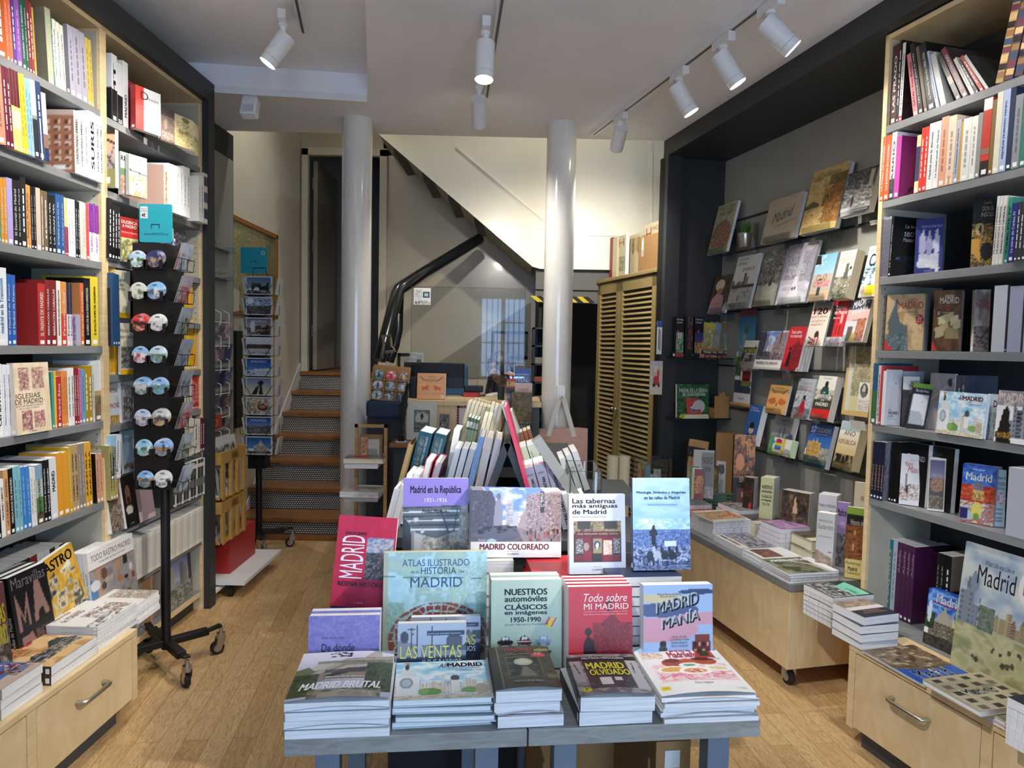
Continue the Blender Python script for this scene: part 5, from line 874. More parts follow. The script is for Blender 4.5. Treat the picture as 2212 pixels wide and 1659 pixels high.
# stacks and standing books on the left drawer unit
GL='books stacked on the left drawer unit'
def pileL(near,far,topn,n,dep,label,**k):return pile(LF,A4,near,far,topn,.36,n,dep,label,GL,**k)
pileL((948,668),(1160,560),532,4,.26,'white cover with an arched title and street crowd, far stack',lower='arched title cover, far stack',seed=2,fr=[('f','e2ded8'),('n',.42,0,1,.62,'e2ded8 9a8a80 c8b8ac 6a5a54 d8d0c8',12,14)]+[('p',[(.5+.42*math.cos(a)*.95-.32,.62+.3*math.sin(a)),(.5+.42*math.cos(a+.14)*.95-.32,.62+.3*math.sin(a+.14)),(.5+.3*math.cos(a+.14)*.95-.32,.62+.2*math.sin(a+.14)),(.5+.3*math.cos(a)*.95-.32,.62+.2*math.sin(a))],'6a2c24') for a in [2.9-.2*i for i in range(13)]],under='d8d4d0',sp='e0dcd8')
pileL((690,858),(935,668),690,6,.225,'white legends cover with sketched warriors, middle stack',lower='warriors cover, middle stack',seed=6,fr=[('f','e2e0de'),('n',.35,.05,.98,.55,'e2e0de e2e0de 6a6460 a88470 e2e0de 3a3a3c',5,6),('n',.0,.02,.6,.2,'e2e0de e2e0de 3a3a3c e2e0de',4,3),('e',.4,.68,.05,.03,'c89a98')],under='d8d4d0',sp='d0cece',wr=[('Leyendas',.12,.78,.52,.9,'555a5e','i'),('de MADRID',.12,.62,.6,.75,'555a5e')],sw=[('Leyendas de Madrid',.35,.25,.7,.6,'8a8c90','r')])
pileL((352,1092),(668,868),962,2,.225,'tan guide with a black reclining statue, near left stack',lower='reclining statue guide, near stack',seed=3,fr=[('f','d0a468'),('n',0,0,1,1,'d8b07a e0c090 b88850',3,3),('p',[(.05,.38),(.25,.5),(.5,.42),(.75,.62),(.9,.58),(1,.3),(.7,.25),(.3,.2),(.1,.28)],'2e3236'),('n',.1,.2,.95,.45,'2e3236 4a5056 e0d8c8 23272a',6,5,.7),('e',.62,.86,.1,.05,'b02c34')],under='8a6a48',sp='4a3424',cu=.004,wr=[('MADRID',.12,.8,.5,.92,'b04030'),('OCULTO',.2,.7,.48,.78,'b04030'),('Peter Besas',.25,.62,.45,.66,'3a2a20')])
pileL((20,1330),(332,1130),1120,3,.22,'blue cover with cartoon figures at the left picture edge',lower='blue cartoon cover, left edge',seed=7,fr=[('f','3a70b8'),('r',0,0,1,.22,'c8b0a4'),('e',.3,.7,.25,.12,'c8a058'),('n',.35,.4,.95,.85,'3a70b8 3a70b8 b83848 26305a e8dcd8 3a70b8',5,5),('r',.2,.3,.4,.45,'d8603a'),('r',.23,.33,.37,.42,'3a70b8'),('n',.5,.1,.95,.4,'8a3040 26305a c8a888 3a70b8',5,5)],under='a89c98',sp='a89c98',cu=.003)
face('black book with large photo-filled capitals standing on the left unit',(152,770),(405,602),362,.36,t=.03,tilt=9,pn=(LF.at(0,.06),LF.n),crop=A4,fr=[('f','15151a'),('p',[(.1,.35),(.1,.78),(.26,.5),(.42,.82),(.42,.38),(.36,.38),(.36,.62),(.26,.42),(.16,.6),(.16,.35)],'8a6a64'),('p',[(.5,.38),(.62,.85),(.74,.85),(.92,.42),(.8,.42),(.76,.52),(.64,.5),(.6,.38)],'8a6a64'),('p',[(.12,.0),(.12,.28),(.4,.3),(.48,.18),(.44,0)],'8a6a64'),('r',.2,.02,.34,.2,'15151a'),('n',.5,.0,.95,.3,'15151a 6a4a44 15151a',3,3)],sp='101012',wr=[('Maravillas',.06,.84,.94,.97,'6a6668')],sw=[('Maravillas de Madrid',.3,.1,.7,.55,'d0d0d0','r')],cp=2)
face('yellow flea market book leaning askew on the left unit',(412,590),(650,500),240,.36,t=.02,tilt=10,pn=(LF.at(0,.05),LF.n),crop=A4,roll=-9,fr=[('f','c89c34'),('n',0,0,1,1,'d0a43c b88c28 d8b050',4,4)]+[('p',[(a,b),(a+.3,b+.08),(a+.26,b+.3),(a-.04,b+.2)],c) for a,b,c in ((.1,.5,'4a4a46'),(.55,.55,'e0dccc'),(.5,.35,'2a2a28'),(.15,.25,'b8b4a4'),(.65,.2,'5a5850'))]+[('n',0,0,1,.24,'2a2a28 d8d4c4 4a4a46 18181a',8,5),('n',.15,.3,.9,.75,'3a3a36 e0dccc c89c34 c89c34',6,6,.8)],sp='c89c34',wr=[('RASTRO',.02,.82,.92,.95,'15151a','b')])
face('grey flea market wall photo book with its title above, standing on the left unit',(652,505),(958,440),185,.36,t=.022,tilt=6,pn=(LF.at(0,.06),LF.n),crop=A4,fr=[('f','8c8684'),('n',0,0,1,.72,'8c8684 9a9492 7c7674',4,4),('r',0,.73,1,1,'dedcda'),('r',0,.715,1,.73,'8a4a3a'),('r',.14,.05,.22,.72,'b08870'),('p',[(0,.1),(.14,.0),(.14,.5),(0,.6)],'4a7aa8'),('e',.1,.48,.1,.08,'d0d0d4'),('e',.3,.6,.06,.09,'6a4a38'),('e',.28,.42,.05,.06,'4a4644'),('e',.6,.62,.05,.08,'b88a60'),('r',.59,.42,.61,.6,'a87850'),('r',.72,.58,.82,.72,'2a2c28'),('e',.88,.5,.04,.06,'c8c8c4'),('e',.76,.38,.05,.03,'2a2624'),('e',.62,.4,.05,.05,'b0703c'),('e',.3,.2,.04,.06,'2a2624'),('r',.3,.45,.48,.52,'a89c90'),('e',.78,.12,.06,.05,'3a4a34'),('r',.88,.3,.96,.4,'8a4a34')],sp='d8d6d4',wr=[('TODO RASTRO MADRID',.06,.84,.94,.93,'7a5a50'),('Fotografías de Alejandra Seijas',.22,.775,.8,.81,'6a6664')],sw=[('TODO RASTRO MADRID',.3,.15,.7,.7,'6a6a6c','r')],cp=2,res=.004)
face('brown book with yellow capitals cut by the left picture edge',(-60,905),(108,862),455,.36,t=.03,tilt=6,pn=(LF.at(0,.12),LF.n),crop=A4,fr=[('f','5a3c38'),('n',0,0,1,.6,'5a4c48 2a2422 8a7c78 3a302c',6,6),('n',.3,.05,.95,.3,'2a2422 b0a8a4 2a2422 4a4440',5,5)],sp='4a302c',wr=[('ENIGMAS',.02,.62,.9,.8,'d8c838','b'),('DE MADRID',.02,.42,.9,.6,'d8c838','b')])
face('small red framed booklet behind the far left stack',(962,470),(1032,450),378,.36,t=.012,tilt=6,pn=(LF.at(0,-.02),LF.n),crop=A4,fr=[('f','c8381c'),('r',.12,.0,.88,.82,'1c1414'),('r',.2,.0,.8,.55,'c8381c'),('n',.25,0,.75,.5,'c8381c e8d8d0 c8381c',7,1)])
# slat wall with books in clear holders
S8=(1500,320,.229);S9=(1430,640,.229)
def holder(F,a,b,d,z,short,lip=.035,deep=.06):
 c=(a+b)/2;w=(b-a)*.8;r=thing('acrylic_holder',f'clear acrylic holder under {short}','book holder',F.at(c,0,z),'clear holders on the slat wall')
 T=basis(V((0,0,0)),F.u,F.n,Z)
 MB().box(-w/2,w/2,.003,d+.008,-.0035,-.0008,M=T).mk('tray',ACRY,r)
 MB().box(-w/2,w/2,d+.006,d+.0085,-.003,lip,M=T).mk('lip',ACRY,r)
 MB().box(-w*.3,w*.3,.001,.0035,-.05,.16,M=T).mk('back_plate',ACRY,r)
def slat(label,short,bl,br,top,crop,t=.015,tilt=13,d=.112,hold=True,yaw=0,**kw):
 ox,oy,k=crop;pt=(SF.at(0,d),SF.n);a=atp(ox+bl[0]*k,oy+bl[1]*k,*pt);b=atp(ox+br[0]*k,oy+br[1]*k,*pt);z=(a.z+b.z)/2
 face(label,bl,br,top,None,t=t,tilt=tilt,crop=crop,pn=pt,**kw)
 if hold:holder(SF,frame_sd(SF,a)[0],frame_sd(SF,b)[0],d,z,short)
slat('illustrated city map book, leftmost on the top tier~S','the leftmost map book of the top tier',(118,1010),(300,972),552,S8,t=.02,hard=True,fr=[('f','b4b494'),('n',0,0,1,1,'a8ac88 c8c4a4 98a080 b8a890',6,6),('w',.5,.32,.48,.34,'8a4a44',7,26),('n',0,0,1,.12,'8a9460 a8b078 7a8454',6,3)],wr=[('ATLAS ILUSTRADO',.12,.9,.9,.95,'4a4438'),('HISTORIA',.3,.84,.8,.89,'4a4438'),('MADRID',.2,.76,.85,.83,'2a2a28')],res=.004)
slat('square tan book with a black handwritten title, top tier~S','the square tan book',(622,905),(938,842),505,S8,t=.025,hard=True,fr=[('f','bcae98'),('n',0,0,1,1,'bcae98 b2a48e',4,4)],sp='b0a898',wr=[('Madrid',.22,.42,.8,.66,'35312c','it'),('Los mercados de un presente',.35,.3,.92,.36,'45403a','it')])
CLF=[('g',0,0,1,1,'c8aa68','b8a070'),('n',0,.5,1,1,'b49a64 d0b880 a88c58',3,4),('p',[(0,.44),(.2,.5),(.35,.46),(.42,.4),(0,.38)],'5a5434'),('p',[(.45,.25),(.48,.45),(.6,.62),(.8,.78),(1,.82),(1,.1),(.6,.12)],'9a6a38'),('n',.46,.12,1,.66,'b07838 8a5a30 6a4a2c c8904c 4a4430',5,8,.85),('n',.55,.7,1,.86,'4a4428 6a5c34 3a3820',6,3,.7),('n',0,.08,.55,.38,'d0b070 b89858 e0c488 8a7848',3,8)]
slat('large golden book with a cliff by water, top tier~S','the golden cliff book',(985,820),(1325,750),232,S8,t=.03,hard=True,fr=CLF,sp='7a8a8c',wr=[('LUZ DE ESPAÑA',.08,.86,.8,.92,'5a4a2c'),('FERNANDO MANSO',.08,.82,.35,.845,'5a4a2c')],res=.004)
slat('photo book of a shadowed arcade, rightmost on the top tier~S','the arcade photo book',(1362,648),(1640,588),245,S8,t=.035,fr=[('f','a8a6a0'),('n',0,.15,1,.6,'d8d4c8 5a5a60 c8c4b8 3a3a42',3,12),('n',0,.6,1,1,'3a3a38 7a7c80 5a6068 2a2a2a b0b4b8',6,5),('r',.8,.55,.9,.95,'c8c0b4'),('e',.35,.3,.04,.12,'28242c'),('r',0,0,1,.1,'1c1c20'),('p',[(0,.94),(.5,1),(1,.94),(1,1),(0,1)],'3a1c1c')],wr=[('MADRID JAZZ',.4,.03,.95,.08,'e0e0e0','b')],sp='5a5c60',res=.005)
# pot with grass
pp=atp(1500+470*.229,320+940*.229,SF.at(0,.08),SF.n);pt_=thing('potted_grass','small galvanised pot of green grass between map book and tan book','potted plant',pp)
pb=MB();pb.lathe([(.034,0),(.036,.002),(.044,.082),(.047,.084),(.047,.088),(.043,.088),(.041,.07),(.001,.07)],28);pb.mk('pot',STEEL,pt_,smooth=True)
gb=MB();rg=random.Random(5)
for i in range(170):
 a=rg.uniform(0,6.28);r0_=rg.uniform(0,.036);h_=rg.uniform(.06,.115);out=rg.uniform(.01,.05);w_=.0022;ca,sa=math.cos(a),math.sin(a)
 pts=[(r0_*ca+out*ca*(k/4)**2,r0_*sa+out*sa*(k/4)**2,.07+h_*k/4) for k in range(5)];vs=[]
 for k,q in enumerate(pts):ww=w_*(1-k/4.3);vs+=[(q[0]-sa*ww,q[1]+ca*ww,q[2]),(q[0]+sa*ww,q[1]-ca*ww,q[2])]
 gb.add(vs,[(2*k,2*k+1,2*k+3,2*k+2) for k in range(4)],rg.choice(['3c6a2c','4c7c34','2c5420','6a9448']))
gb.mk('grass',PRINTM,pt_)
sc=frame_sd(SF,pp)[0];holder(SF,sc-.06,sc+.06,.1,pp.z-.001,'the pot of grass',lip=.005)
slat('photo book of a white haired figure in pink, left end of the second tier','the pink coat photo book',(118,1560),(285,1553),1215,S8,fr=[('f','4a3c34'),('n',.4,.3,1,1,'4a3c34 6a5a4c 3a2e28',1,9),('e',.4,.74,.25,.15,'d8ccb0'),('p',[(.0,0),(.1,.4),(.35,.55),(.7,.45),(.8,0)],'c090a0'),('e',.45,.58,.15,.08,'b08040'),('p',[(.7,.05),(.95,.3),(1,0)],'b8b8c4')],wr=[('GUADALAJARA',.2,.22,.8,.28,'d8c030','b')],sp='8a8880')
slat('white and grey neighbourhood photo book with slanted capitals, second tier','the neighbourhood photo book',(298,1522),(508,1502),1032,S8,t=.02,fr=[('f','d4d4d0'),('n',0,.0,1,.4,'b8b8b4 9a9a98 c8c8c4 8a8a86',4,6),('c',.0,.4,.5,.52,'6a6a6a 8a8a8a',None,6),('r',.5,.4,.58,.66,'5a5c60'),('r',.62,.4,.7,.58,'6a6c70'),('n',.0,.38,1,.44,'3a3a3a 5a5a58',8,2),('l',.4,.1,.42,.26,.015,'2a2a2a'),('l',.7,.2,.71,.27,.01,'2a2a2a')],wr=[('JAVIER',.08,.9,.5,.96,'4a4a4a','i'),('CAMPANO',.05,.82,.52,.88,'4a4a4a','i'),('BARRIOS',.35,.7,.88,.77,'4a4a4a','i')],sp='d0d0cc')
slat('grey crowd photo book with a navy spine, middle of the second tier','the crowd photo book',(545,1500),(745,1478),985,S8,t=.022,hard=True,fr=[('f','a8a698'),('n',0,.38,1,.85,'2a2a28 8a8a80 4a4a46 c8c6b8 1c1c1a',10,12),('n',0,.8,1,1,'b8b6a8 5a5a54 8a8a80',6,3),('e',.6,.3,.33,.12,'c8c6b4'),('p',[(.35,.08),(.3,.2),(.9,.2),(.85,.06)],'b8b6a4'),('e',.6,.4,.08,.05,'3a3a36')],sp='3a4150',sw=[('ESPAÑA OCULTA',.3,.1,.7,.6,'d8d8d8','r')])
slat('tall pale snow scene book with white capitals, second tier~S','the snow scene book',(762,1480),(1040,1448),925,S8,t=.02,fr=[('f','c4c0cc'),('n',0,.4,.5,1,'8a8494 b8b4c0 6a6478 d0ccd8',14,14),('p',[(.6,.5),(.7,.75),(1,1),(1,.3)],'9a96a4'),('n',.62,.35,1,.85,'8a8694 a8a4b0 7a7686',3,12,.7),('n',0,.0,1,.32,'e0dee4 d0ced8 b8b4c0',4,4),('p',[(.35,0),(.48,.45),(.55,.45),(.75,0)],'e4e2e8'),('e',.47,.24,.03,.03,'4a4858'),('e',.55,.25,.03,.03,'4a4858'),('e',.8,.92,.05,.03,'d8b890')],wr=[('MADRID',.22,.56,.75,.64,'f0f0f2','b'),('DE BLANCO',.2,.48,.75,.55,'f0f0f2','b')],sp='8a8890',res=.004)
slat('beach wall book with an upturned bicycle rider, second tier~S','the bicycle book',(1062,1450),(1252,1428),1015,S8,t=.02,fr=[('g',0,.5,1,1,'a8ccd8','78b4d0'),('r',0,.2,1,.56,'b8b0a4'),('r',0,.0,1,.2,'c8ac8c'),('n',0,.75,.5,1,'e8ece8 8cc0d4 78b4d0',3,3),('e',.3,.5,.1,.07,'a06050'),('e',.3,.5,.06,.045,'b8b0a4'),('e',.62,.5,.1,.07,'a06050'),('e',.62,.5,.06,.045,'b8b0a4'),('r',.36,.12,.5,.46,'3a4048'),('n',.15,.3,.9,.42,'a8504a b8b0a4 d8787a',7,2),('p',[(0,.78),(.3,.8),(.2,.98),(0,1)],'1c1c1e')],sp='141416')
slat('thick lawyer novel with sepia statues, second tier~S','the thick lawyer novel',(1278,1430),(1430,1405),980,S8,t=.05,fr=[('f','d8d4c4'),('n',0,.0,1,.45,'6a6858 a8a490 3a382c c8c4b0',6,8),('p',[(.5,.4),(.55,.72),(.7,.74),(.8,.4)],'5a584c'),('p',[(.1,.3),(.3,.5),(.45,.3)],'9a988a'),('e',.85,.62,.07,.04,'2a2a28')],wr=[('ABOGADO',.15,.8,.9,.87,'c89880'),('DE ROJOS',.2,.71,.9,.78,'c89880'),('IGNACIO DEL VALLE' if False else 'IGNACIO',.25,.93,.75,.96,'8a8878')],sp='c8c4b4',cream=True)
slat('white novel with a waterfall bridge and yellow band, right end of second tier','the yellow banded novel',(1542,1410),(1700,1398),930,S8,t=.03,fr=[('f','d8dce0'),('g',0,.2,1,.65,'3a5a68','a8c0cc'),('n',0,.2,1,.55,'3a5a6a d8dce0 6a8a98 2a4450',4,8),('e',.7,.35,.14,.14,'d0d8dc'),('e',.3,.35,.12,.12,'c0c8cc'),('r',.35,.03,1,.23,'e4c820'),('r',.0,.0,.35,.25,'d8d4cc'),('e',.18,.14,.12,.08,'c09880')],wr=[('CAS',.2,.6,.98,.84,'26405a','b'),('CARM',.2,.9,.9,.95,'555555')])
# third tier, right
slat('cream football history novel with red numerals, right part of the third tier','the red numerals novel',(1340,470),(1512,470),62,S9,t=.015,fr=[('f','dcd4c8'),('r',0,.8,1,1,'a89c94'),('e',.55,.24,.12,.1,'3a2a2a'),('p',[(.3,.02),(.4,.2),(.7,.2),(.65,.02)],'c84840'),('r',.42,.03,.48,.2,'e8e0dc'),('r',.55,.03,.6,.2,'e8e0dc'),('l',.15,.2,.45,.12,.02,'4a3a34'),('e',.25,.08,.1,.03,'3a2a28')],wr=[('120',.12,.72,.85,.86,'8a1c20','b'),('HISTORIAS',.05,.64,.9,.69,'b04038'),('ATLÉTICO',.1,.54,.85,.6,'b04038'),('MADRID',.1,.46,.75,.51,'b04038')])
slat('red and black tavern door book, right part of the third tier','the red door book',(1527,470),(1680,472),48,S9,t=.015,fr=[('f','b02430'),('r',0,.2,.3,.9,'1c1416'),('r',.42,.2,.8,.75,'c82c34'),('r',.46,.5,.58,.7,'8a1c24'),('r',.64,.5,.76,.7,'d8a8a8'),('r',.46,.25,.58,.45,'8a1c24'),('r',.64,.25,.76,.45,'8a1c24'),('n',0,0,1,.2,'b0a8b0 8a8490 d0c8d0',5,3),('e',.85,.05,.06,.03,'b02430')],wr=[('Tabernas',.2,.8,.85,.89,'f0e8e8'),('de Madrid',.2,.7,.92,.79,'f0e8e8'),('Para ver',.2,.6,.6,.64,'f0e8e8')])
MMA=[('f','9cb8dc'),('e',.3,.72,.5,.08,'4a5c88'),('e',.2,.5,.6,.14,'c898a8'),('e',.85,.62,.4,.07,'c898a8'),('e',.25,.85,.4,.05,'c8bc98'),('e',.8,.92,.3,.03,'34466e'),('c',0,.02,1,.16,'4a4e58 6a6a68 8a7a70 34383e','a89c8c',10),('r',.22,.08,.34,.3,'3a3c40'),('r',.24,.3,.32,.34,'4a4c50'),('e',.28,.35,.05,.03,'2c2e32'),('r',.23,.18,.33,.24,'8a98a8'),('r',.7,.03,.97,.36,'6a2c2c'),('r',.74,.36,.95,.44,'7a3c34')]+[('r',.73+.06*i,.08+.075*j,.765+.06*i,.13+.075*j,['c8a890','2a2224'][(i+j)%2]) for i in range(4) for j in range(4)]+[('n',0,0,1,.05,'2a2c30 5a5a5c 3a3c40',10,2)]
slat('pink and brown city mania cover, right end of the third tier','the city mania cover',(1690,428),(1890,432),45,S9,t=.025,fr=[('f','c0c4d0'),('r',0,.5,1,.8,'d0a8a4'),('r',0,.78,1,1,'3a3c48'),('r',.55,.02,.95,.55,'9a5c44'),('n',.55,.02,.95,.55,'9a5c44 c08868 6a3c30',5,8),('r',.15,.02,.4,.36,'5a564a'),('p',[(.3,0),(.42,.25),(.6,.15),(.55,0)],'c8a848')],wr=[('MADRID',.2,.8,.95,.96,'e8ecf0','bt'),('MANÍA',.25,.64,.9,.8,'e8ecf0','bt'),('una guía ilustrada',.3,.5,.7,.54,'3a3a44')])
# tray with three titles
tz=atp(1430+860*.229,640+690*.229,SF.at(0,.1),SF.n).z
slat('small bullring cover with a yellow title, left on the middle tray','the three books of the middle tray',(725,680),(852,682),418,S9,t=.012,hold=False,d=.09,fr=bwcity()+[('r',0,.55,1,.75,'4a4a44'),('r',0,0,1,.25,'8a8480')],wr=[('LAS VENTAS',.05,.58,.98,.7,'d8d030','b'),('Y SUS BARRIOS',.35,.5,.95,.55,'e0e0dc')])
GV=[('g',.15,.5,.8,1,'e8e4ec','6a88d8'),('n',.2,.55,.6,1,'6a88d8 8ca4e0 e0dcec',3,4),('p',[(0,.3),(0,1),(.22,.98),(.3,.72),(.34,.5),(.36,.4)],'4c4856'),('n',0,.35,.2,.98,'3a3644 5a5666 2c2a36 6c6878',6,12,.8),('p',[(.24,.45),(.26,.78),(.3,.92),(.34,.78),(.34,.45)],'8a8898'),('e',.3,.9,.025,.05,'6a6a78'),('p',[(.38,.48),(.38,.72),(.4,.84),(.45,.84),(.46,.68),(.52,.66),(.52,.46)],'b4b2bc'),('n',.38,.48,.46,.8,'b4b2bc 8e8c98 c8c6d0',1,14),('p',[(1,.2),(1,.98),(.72,.97),(.62,.8),(.55,.6),(.5,.42)],'a08c8e'),('n',.6,.3,1,.95,'a08c8e 6a5c62 c0acae 4c4248 b4a0a0',9,12,.85),('r',.76,.66,.81,.98,'3a3034'),('p',[(0,0),(0,.34),(.34,.48),(.5,.46),(.72,0)],'5a5666'),('n',0,0,.7,.3,'5a5666 4a4654 6a6676',4,4,.8),('p',[(.5,.44),(1,.3),(1,0),(.66,0)],'847882'),('d',.08,.34,.5,.46,'1c1a22 2a2830',26,.022,.018),('d',.52,.24,.98,.42,'2a2228 5a4440 3a3038 8a5c54',34,.012,.045),('e',.22,.2,.07,.06,'3a94b0'),('e',.23,.24,.045,.035,'8ab8c8'),('e',.2,.16,.02,.025,'1c1c20'),('e',.26,.16,.02,.025,'1c1c20'),('e',.64,.1,.12,.1,'18161a'),('e',.66,.14,.07,.04,'4a4a52'),('p',[(.86,.02),(.88,.2),(.92,.2),(.95,.02)],'1c181c')]
slat('white footed avenue photo cover with red lettering, centre of the middle tray','',(858,682),(1108,700),332,S9,t=.012,hold=False,d=.095,fr=[('f','e4e2e0')]+[('r',0,0,1,1,'dcd8d4')]+[(op[0],)+tuple(op[1:]) for op in GV]+[('r',0,0,1,.24,'e4e2de')],wr=[('MADRID COLOREADO',.08,.13,.88,.2,'8a2c28','b')])
TS=[('f','c02634'),('p',[(.35,.1),(.35,.35),(.5,.5),(.55,.62),(.7,.7),(.78,.62),(.95,.55),(1,.2)],'7a1a26'),('n',.38,.14,1,.6,'8a1e2a 5a141e b02834 4a1018 a02430',8,9,.85),('p',[(0,0),(0,.14),(1,.16),(1,0)],'9a1c2a'),('n',0,0,1,.16,'a82230 7a1822 8c1c28',5,3),('p',[(.22,.1),(.24,.38),(.3,.46),(.4,.4),(.44,.1)],'2a0e14'),('e',.31,.5,.06,.045,'241016'),('r',.6,.72,.66,.78,'4a141c'),('e',.63,.82,.06,.025,'3a1018'),('p',[(.86,0),(1,0),(1,.12)],'e8dcdc')]
slat('bright red city book with a dark figure, right on the middle tray','',(1114,700),(1272,708),290,S9,t=.016,hold=False,d=.1,fr=TS,wr=[('Todo sobre',.15,.84,.75,.92,'f0dcdc','i'),('MI MADRID',.15,.75,.82,.81,'f0dcdc')],cp=3)
sa_,sb_=SF.s_px(1430+715*.229,tz,.1),SF.s_px(1430+1330*.229,tz,.1)
holder(SF,sa_-.08,sb_+.09,.125,tz-.002,'the three books of the middle tray',lip=.02)
# fourth tier
slat('orange story book with two red lions, fourth tier~S','the orange lions book',(968,1092),(1150,1122),832,S9,t=.012,d=.09,fr=[('f','e0a868'),('e',.25,.42,.2,.1,'c86a3c'),('e',.75,.42,.2,.1,'c86a3c'),('e',.33,.5,.07,.06,'c86a3c'),('e',.67,.5,.07,.06,'c86a3c'),('l',.12,.85,.3,.7,.02,'5a5c44'),('l',.88,.85,.7,.7,.02,'5a5c44'),('r',.48,.25,.52,.38,'8a4a34'),('l',.0,.12,1,.1,.01,'7a4a34')],wr=[('CUENTOS DE',.3,.88,.72,.92,'6a4a34'),('MADRID',.25,.72,.75,.8,'6a4a34')])
slat('foggy novel with a woman in a red dress, fourth tier~S','the red dress novel',(1212,1142),(1368,1162),772,S9,t=.03,fr=[('f','a8b0b8'),('n',0,.2,1,.8,'b8c0c8 8a929a c8ccd0 6a7078',5,6),('n',0,0,1,.25,'5a6068 8a929a 3a4048',6,4),('p',[(.35,.03),(.38,.3),(.45,.45),(.62,.45),(.68,.3),(.72,.03)],'a02030'),('e',.56,.52,.08,.06,'1c1a1e'),('p',[(.1,0),(.35,.15),(.35,.03)],'8a1c28')],wr=[('LA NOCHE',.2,.85,.8,.9,'b06878'),('DE SU',.3,.77,.7,.82,'b06878'),('MAGNOLIA',.15,.68,.9,.74,'b06878')])
slat('novel with a green coat and a red band, fourth tier~S','the red banded green coat novel',(1390,1152),(1556,1184),748,S9,t=.04,fr=[('f','d8d8d0'),('n',0,.35,1,.7,'a8a494 d0d0c4 5a5a48 8a8878',5,6),('e',.5,.62,.22,.16,'1e4a3c'),('e',.52,.8,.1,.08,'2a2220'),('r',0,.22,1,.45,'3a3c30'),('r',0,.06,1,.24,'c82428'),('r',0,0,1,.06,'2a3a34')],wr=[('MARIO ESCOBAR' if False else 'ESCOBAR',.3,.93,.75,.96,'6a6a64'),('LA',.4,.6,.55,.65,'f4f4f0','b'),('LIBRERA',.15,.5,.9,.58,'f4f4f0','b'),('DE',.4,.43,.58,.48,'f4f4f0','b'),('MADRID',.15,.32,.85,.4,'f4f4f0','b')])
slat('narrow blue book with a drawn man in a bowler hat on the slat wall','the bowler hat book',(748,1382),(868,1408),1018,S9,t=.04,fr=[('f','2c5c9c'),('p',[(.05,0),(.15,.22),(.5,.3),(.85,.22),(.95,0)],'1c1e22'),('p',[(.4,0),(.45,.24),(.62,.24),(.6,0)],'e8e8e4'),('p',[(.49,0),(.5,.2),(.56,.2),(.56,0)],'1c1e22'),('e',.5,.36,.17,.1,'e0b89c'),('r',.33,.42,.68,.45,'1a1a1c'),('e',.5,.48,.17,.09,'1c1c20'),('e',.5,.43,.24,.02,'1a1a1c'),('e',.44,.37,.02,.01,'2a2018'),('e',.56,.37,.02,.01,'2a2018'),('r',.44,.305,.58,.312,'a04a40')],wr=[('L’Distrito',.15,.9,.7,.94,'d8dce8'),('de Madrid',.15,.84,.8,.88,'d8dce8')],sp='c8c0a8')
slat('grey skyline city secrets guide behind the rainbow leaflet, slat wall','the grey skyline guide and rainbow leaflet',(1000,1420),(1210,1480),1118,S9,t=.012,d=.05,hold=False,fr=[('f','b0aeb0'),('r',0,.5,1,1,'9c9a9c'),('c',0,.25,1,.42,'6a6e78 7a7c82 5a5e68',None,6),('e',.85,.42,.1,.09,'3a4a7a'),('r',.32,.3,.36,.62,'6a6c78'),('r',.52,.3,.57,.66,'5a5c68')],wr=[('MADRID',.3,.82,.85,.9,'4a4a50'),('SECRETO',.1,.72,.8,.8,'4a4a50')])
slat('white leaflet with green edge and rainbow stripes, bottom tier of slat wall','the rainbow leaflet',(992,1468),(1242,1538),1318,S9,t=.008,d=.08,fr=[('f','e4e4dc'),('r',0,0,.14,1,'58a050'),('e',.12,.7,.09,.12,'4a90b0'),('p',[(.1,.0),(.1,.14),(.5,.1),(.6,0)],'58a050')]+[('r',.24,.3+.09*i,.46,.39+.09*i,c) for i,c in enumerate(['5a48a0','3a80c0','58a848','e0d040','e08a30','c83838'])]+[('e',.35,.82,.11,.13,'b83040'),('r',.5,.1,.58,1,'d8c060'),('r',.82,0,1,.95,'a8c8a0')],wr=[('TETA',.6,.3,.8,.42,'3a6ab0','b'),('Topea',.6,.1,.82,.24,'a03a50')])
slat('blue sky guide with a golden palace, bottom tier~S','the golden palace guide',(1318,1588),(1532,1622),1190,S9,t=.03,fr=[('g',0,.4,1,1,'3a70b8','1e4a8c'),('p',[(.05,.2),(.1,.5),(.2,.52),(.28,.64),(.35,.52),(.42,.66),(.5,.5),(.62,.48),(.62,.2)],'c8a058'),('n',.05,.2,.62,.56,'c8a058 9a7438 d8b878 7a5c30',7,7),('n',0,.06,1,.24,'4a5a4a 2a3a38 6a7a68',6,4),('n',.62,.2,1,.45,'a8a498 6a6a68 c8c4b8',5,5),('r',0,0,1,.08,'223450')],wr=[('57',.06,.78,.3,.92,'d8d4d0'),('CIUDADES',.3,.8,.92,.91,'d8d4d0'),('PARA VISITAR ESPAÑA',.3,.75,.8,.78,'c8ccd8')],sp='26406c')
slat('sepia republic novel with people in rows, rightmost of the bottom tier','the sepia republic novel',(1598,1602),(1782,1652),1170,S9,t=.05,fr=[('g',0,0,1,1,'8a7448','a8c0d0'),('g',0,.3,1,.8,'c8b078','d8dcd4'),('d',.1,.08,.95,.3,'2a2418 4a4030 8a7450 1c1a14',40,.05,.06),('n',0,0,1,.12,'6a5a38 8a7448 4a4028',6,3)],wr=[('AÑO',.25,.7,.8,.83,'6a2c24'),('REPÚBLICA',.06,.52,.92,.64,'8a3c2c')],sp='a89c80',cream=True)
q=MB();a_=atp(1430+1770*.229,640+1165*.229,SF.at(0,.14),SF.n);tg=thing('shelf_card','white tent card on the clear ledge above the sepia novel','card',a_)
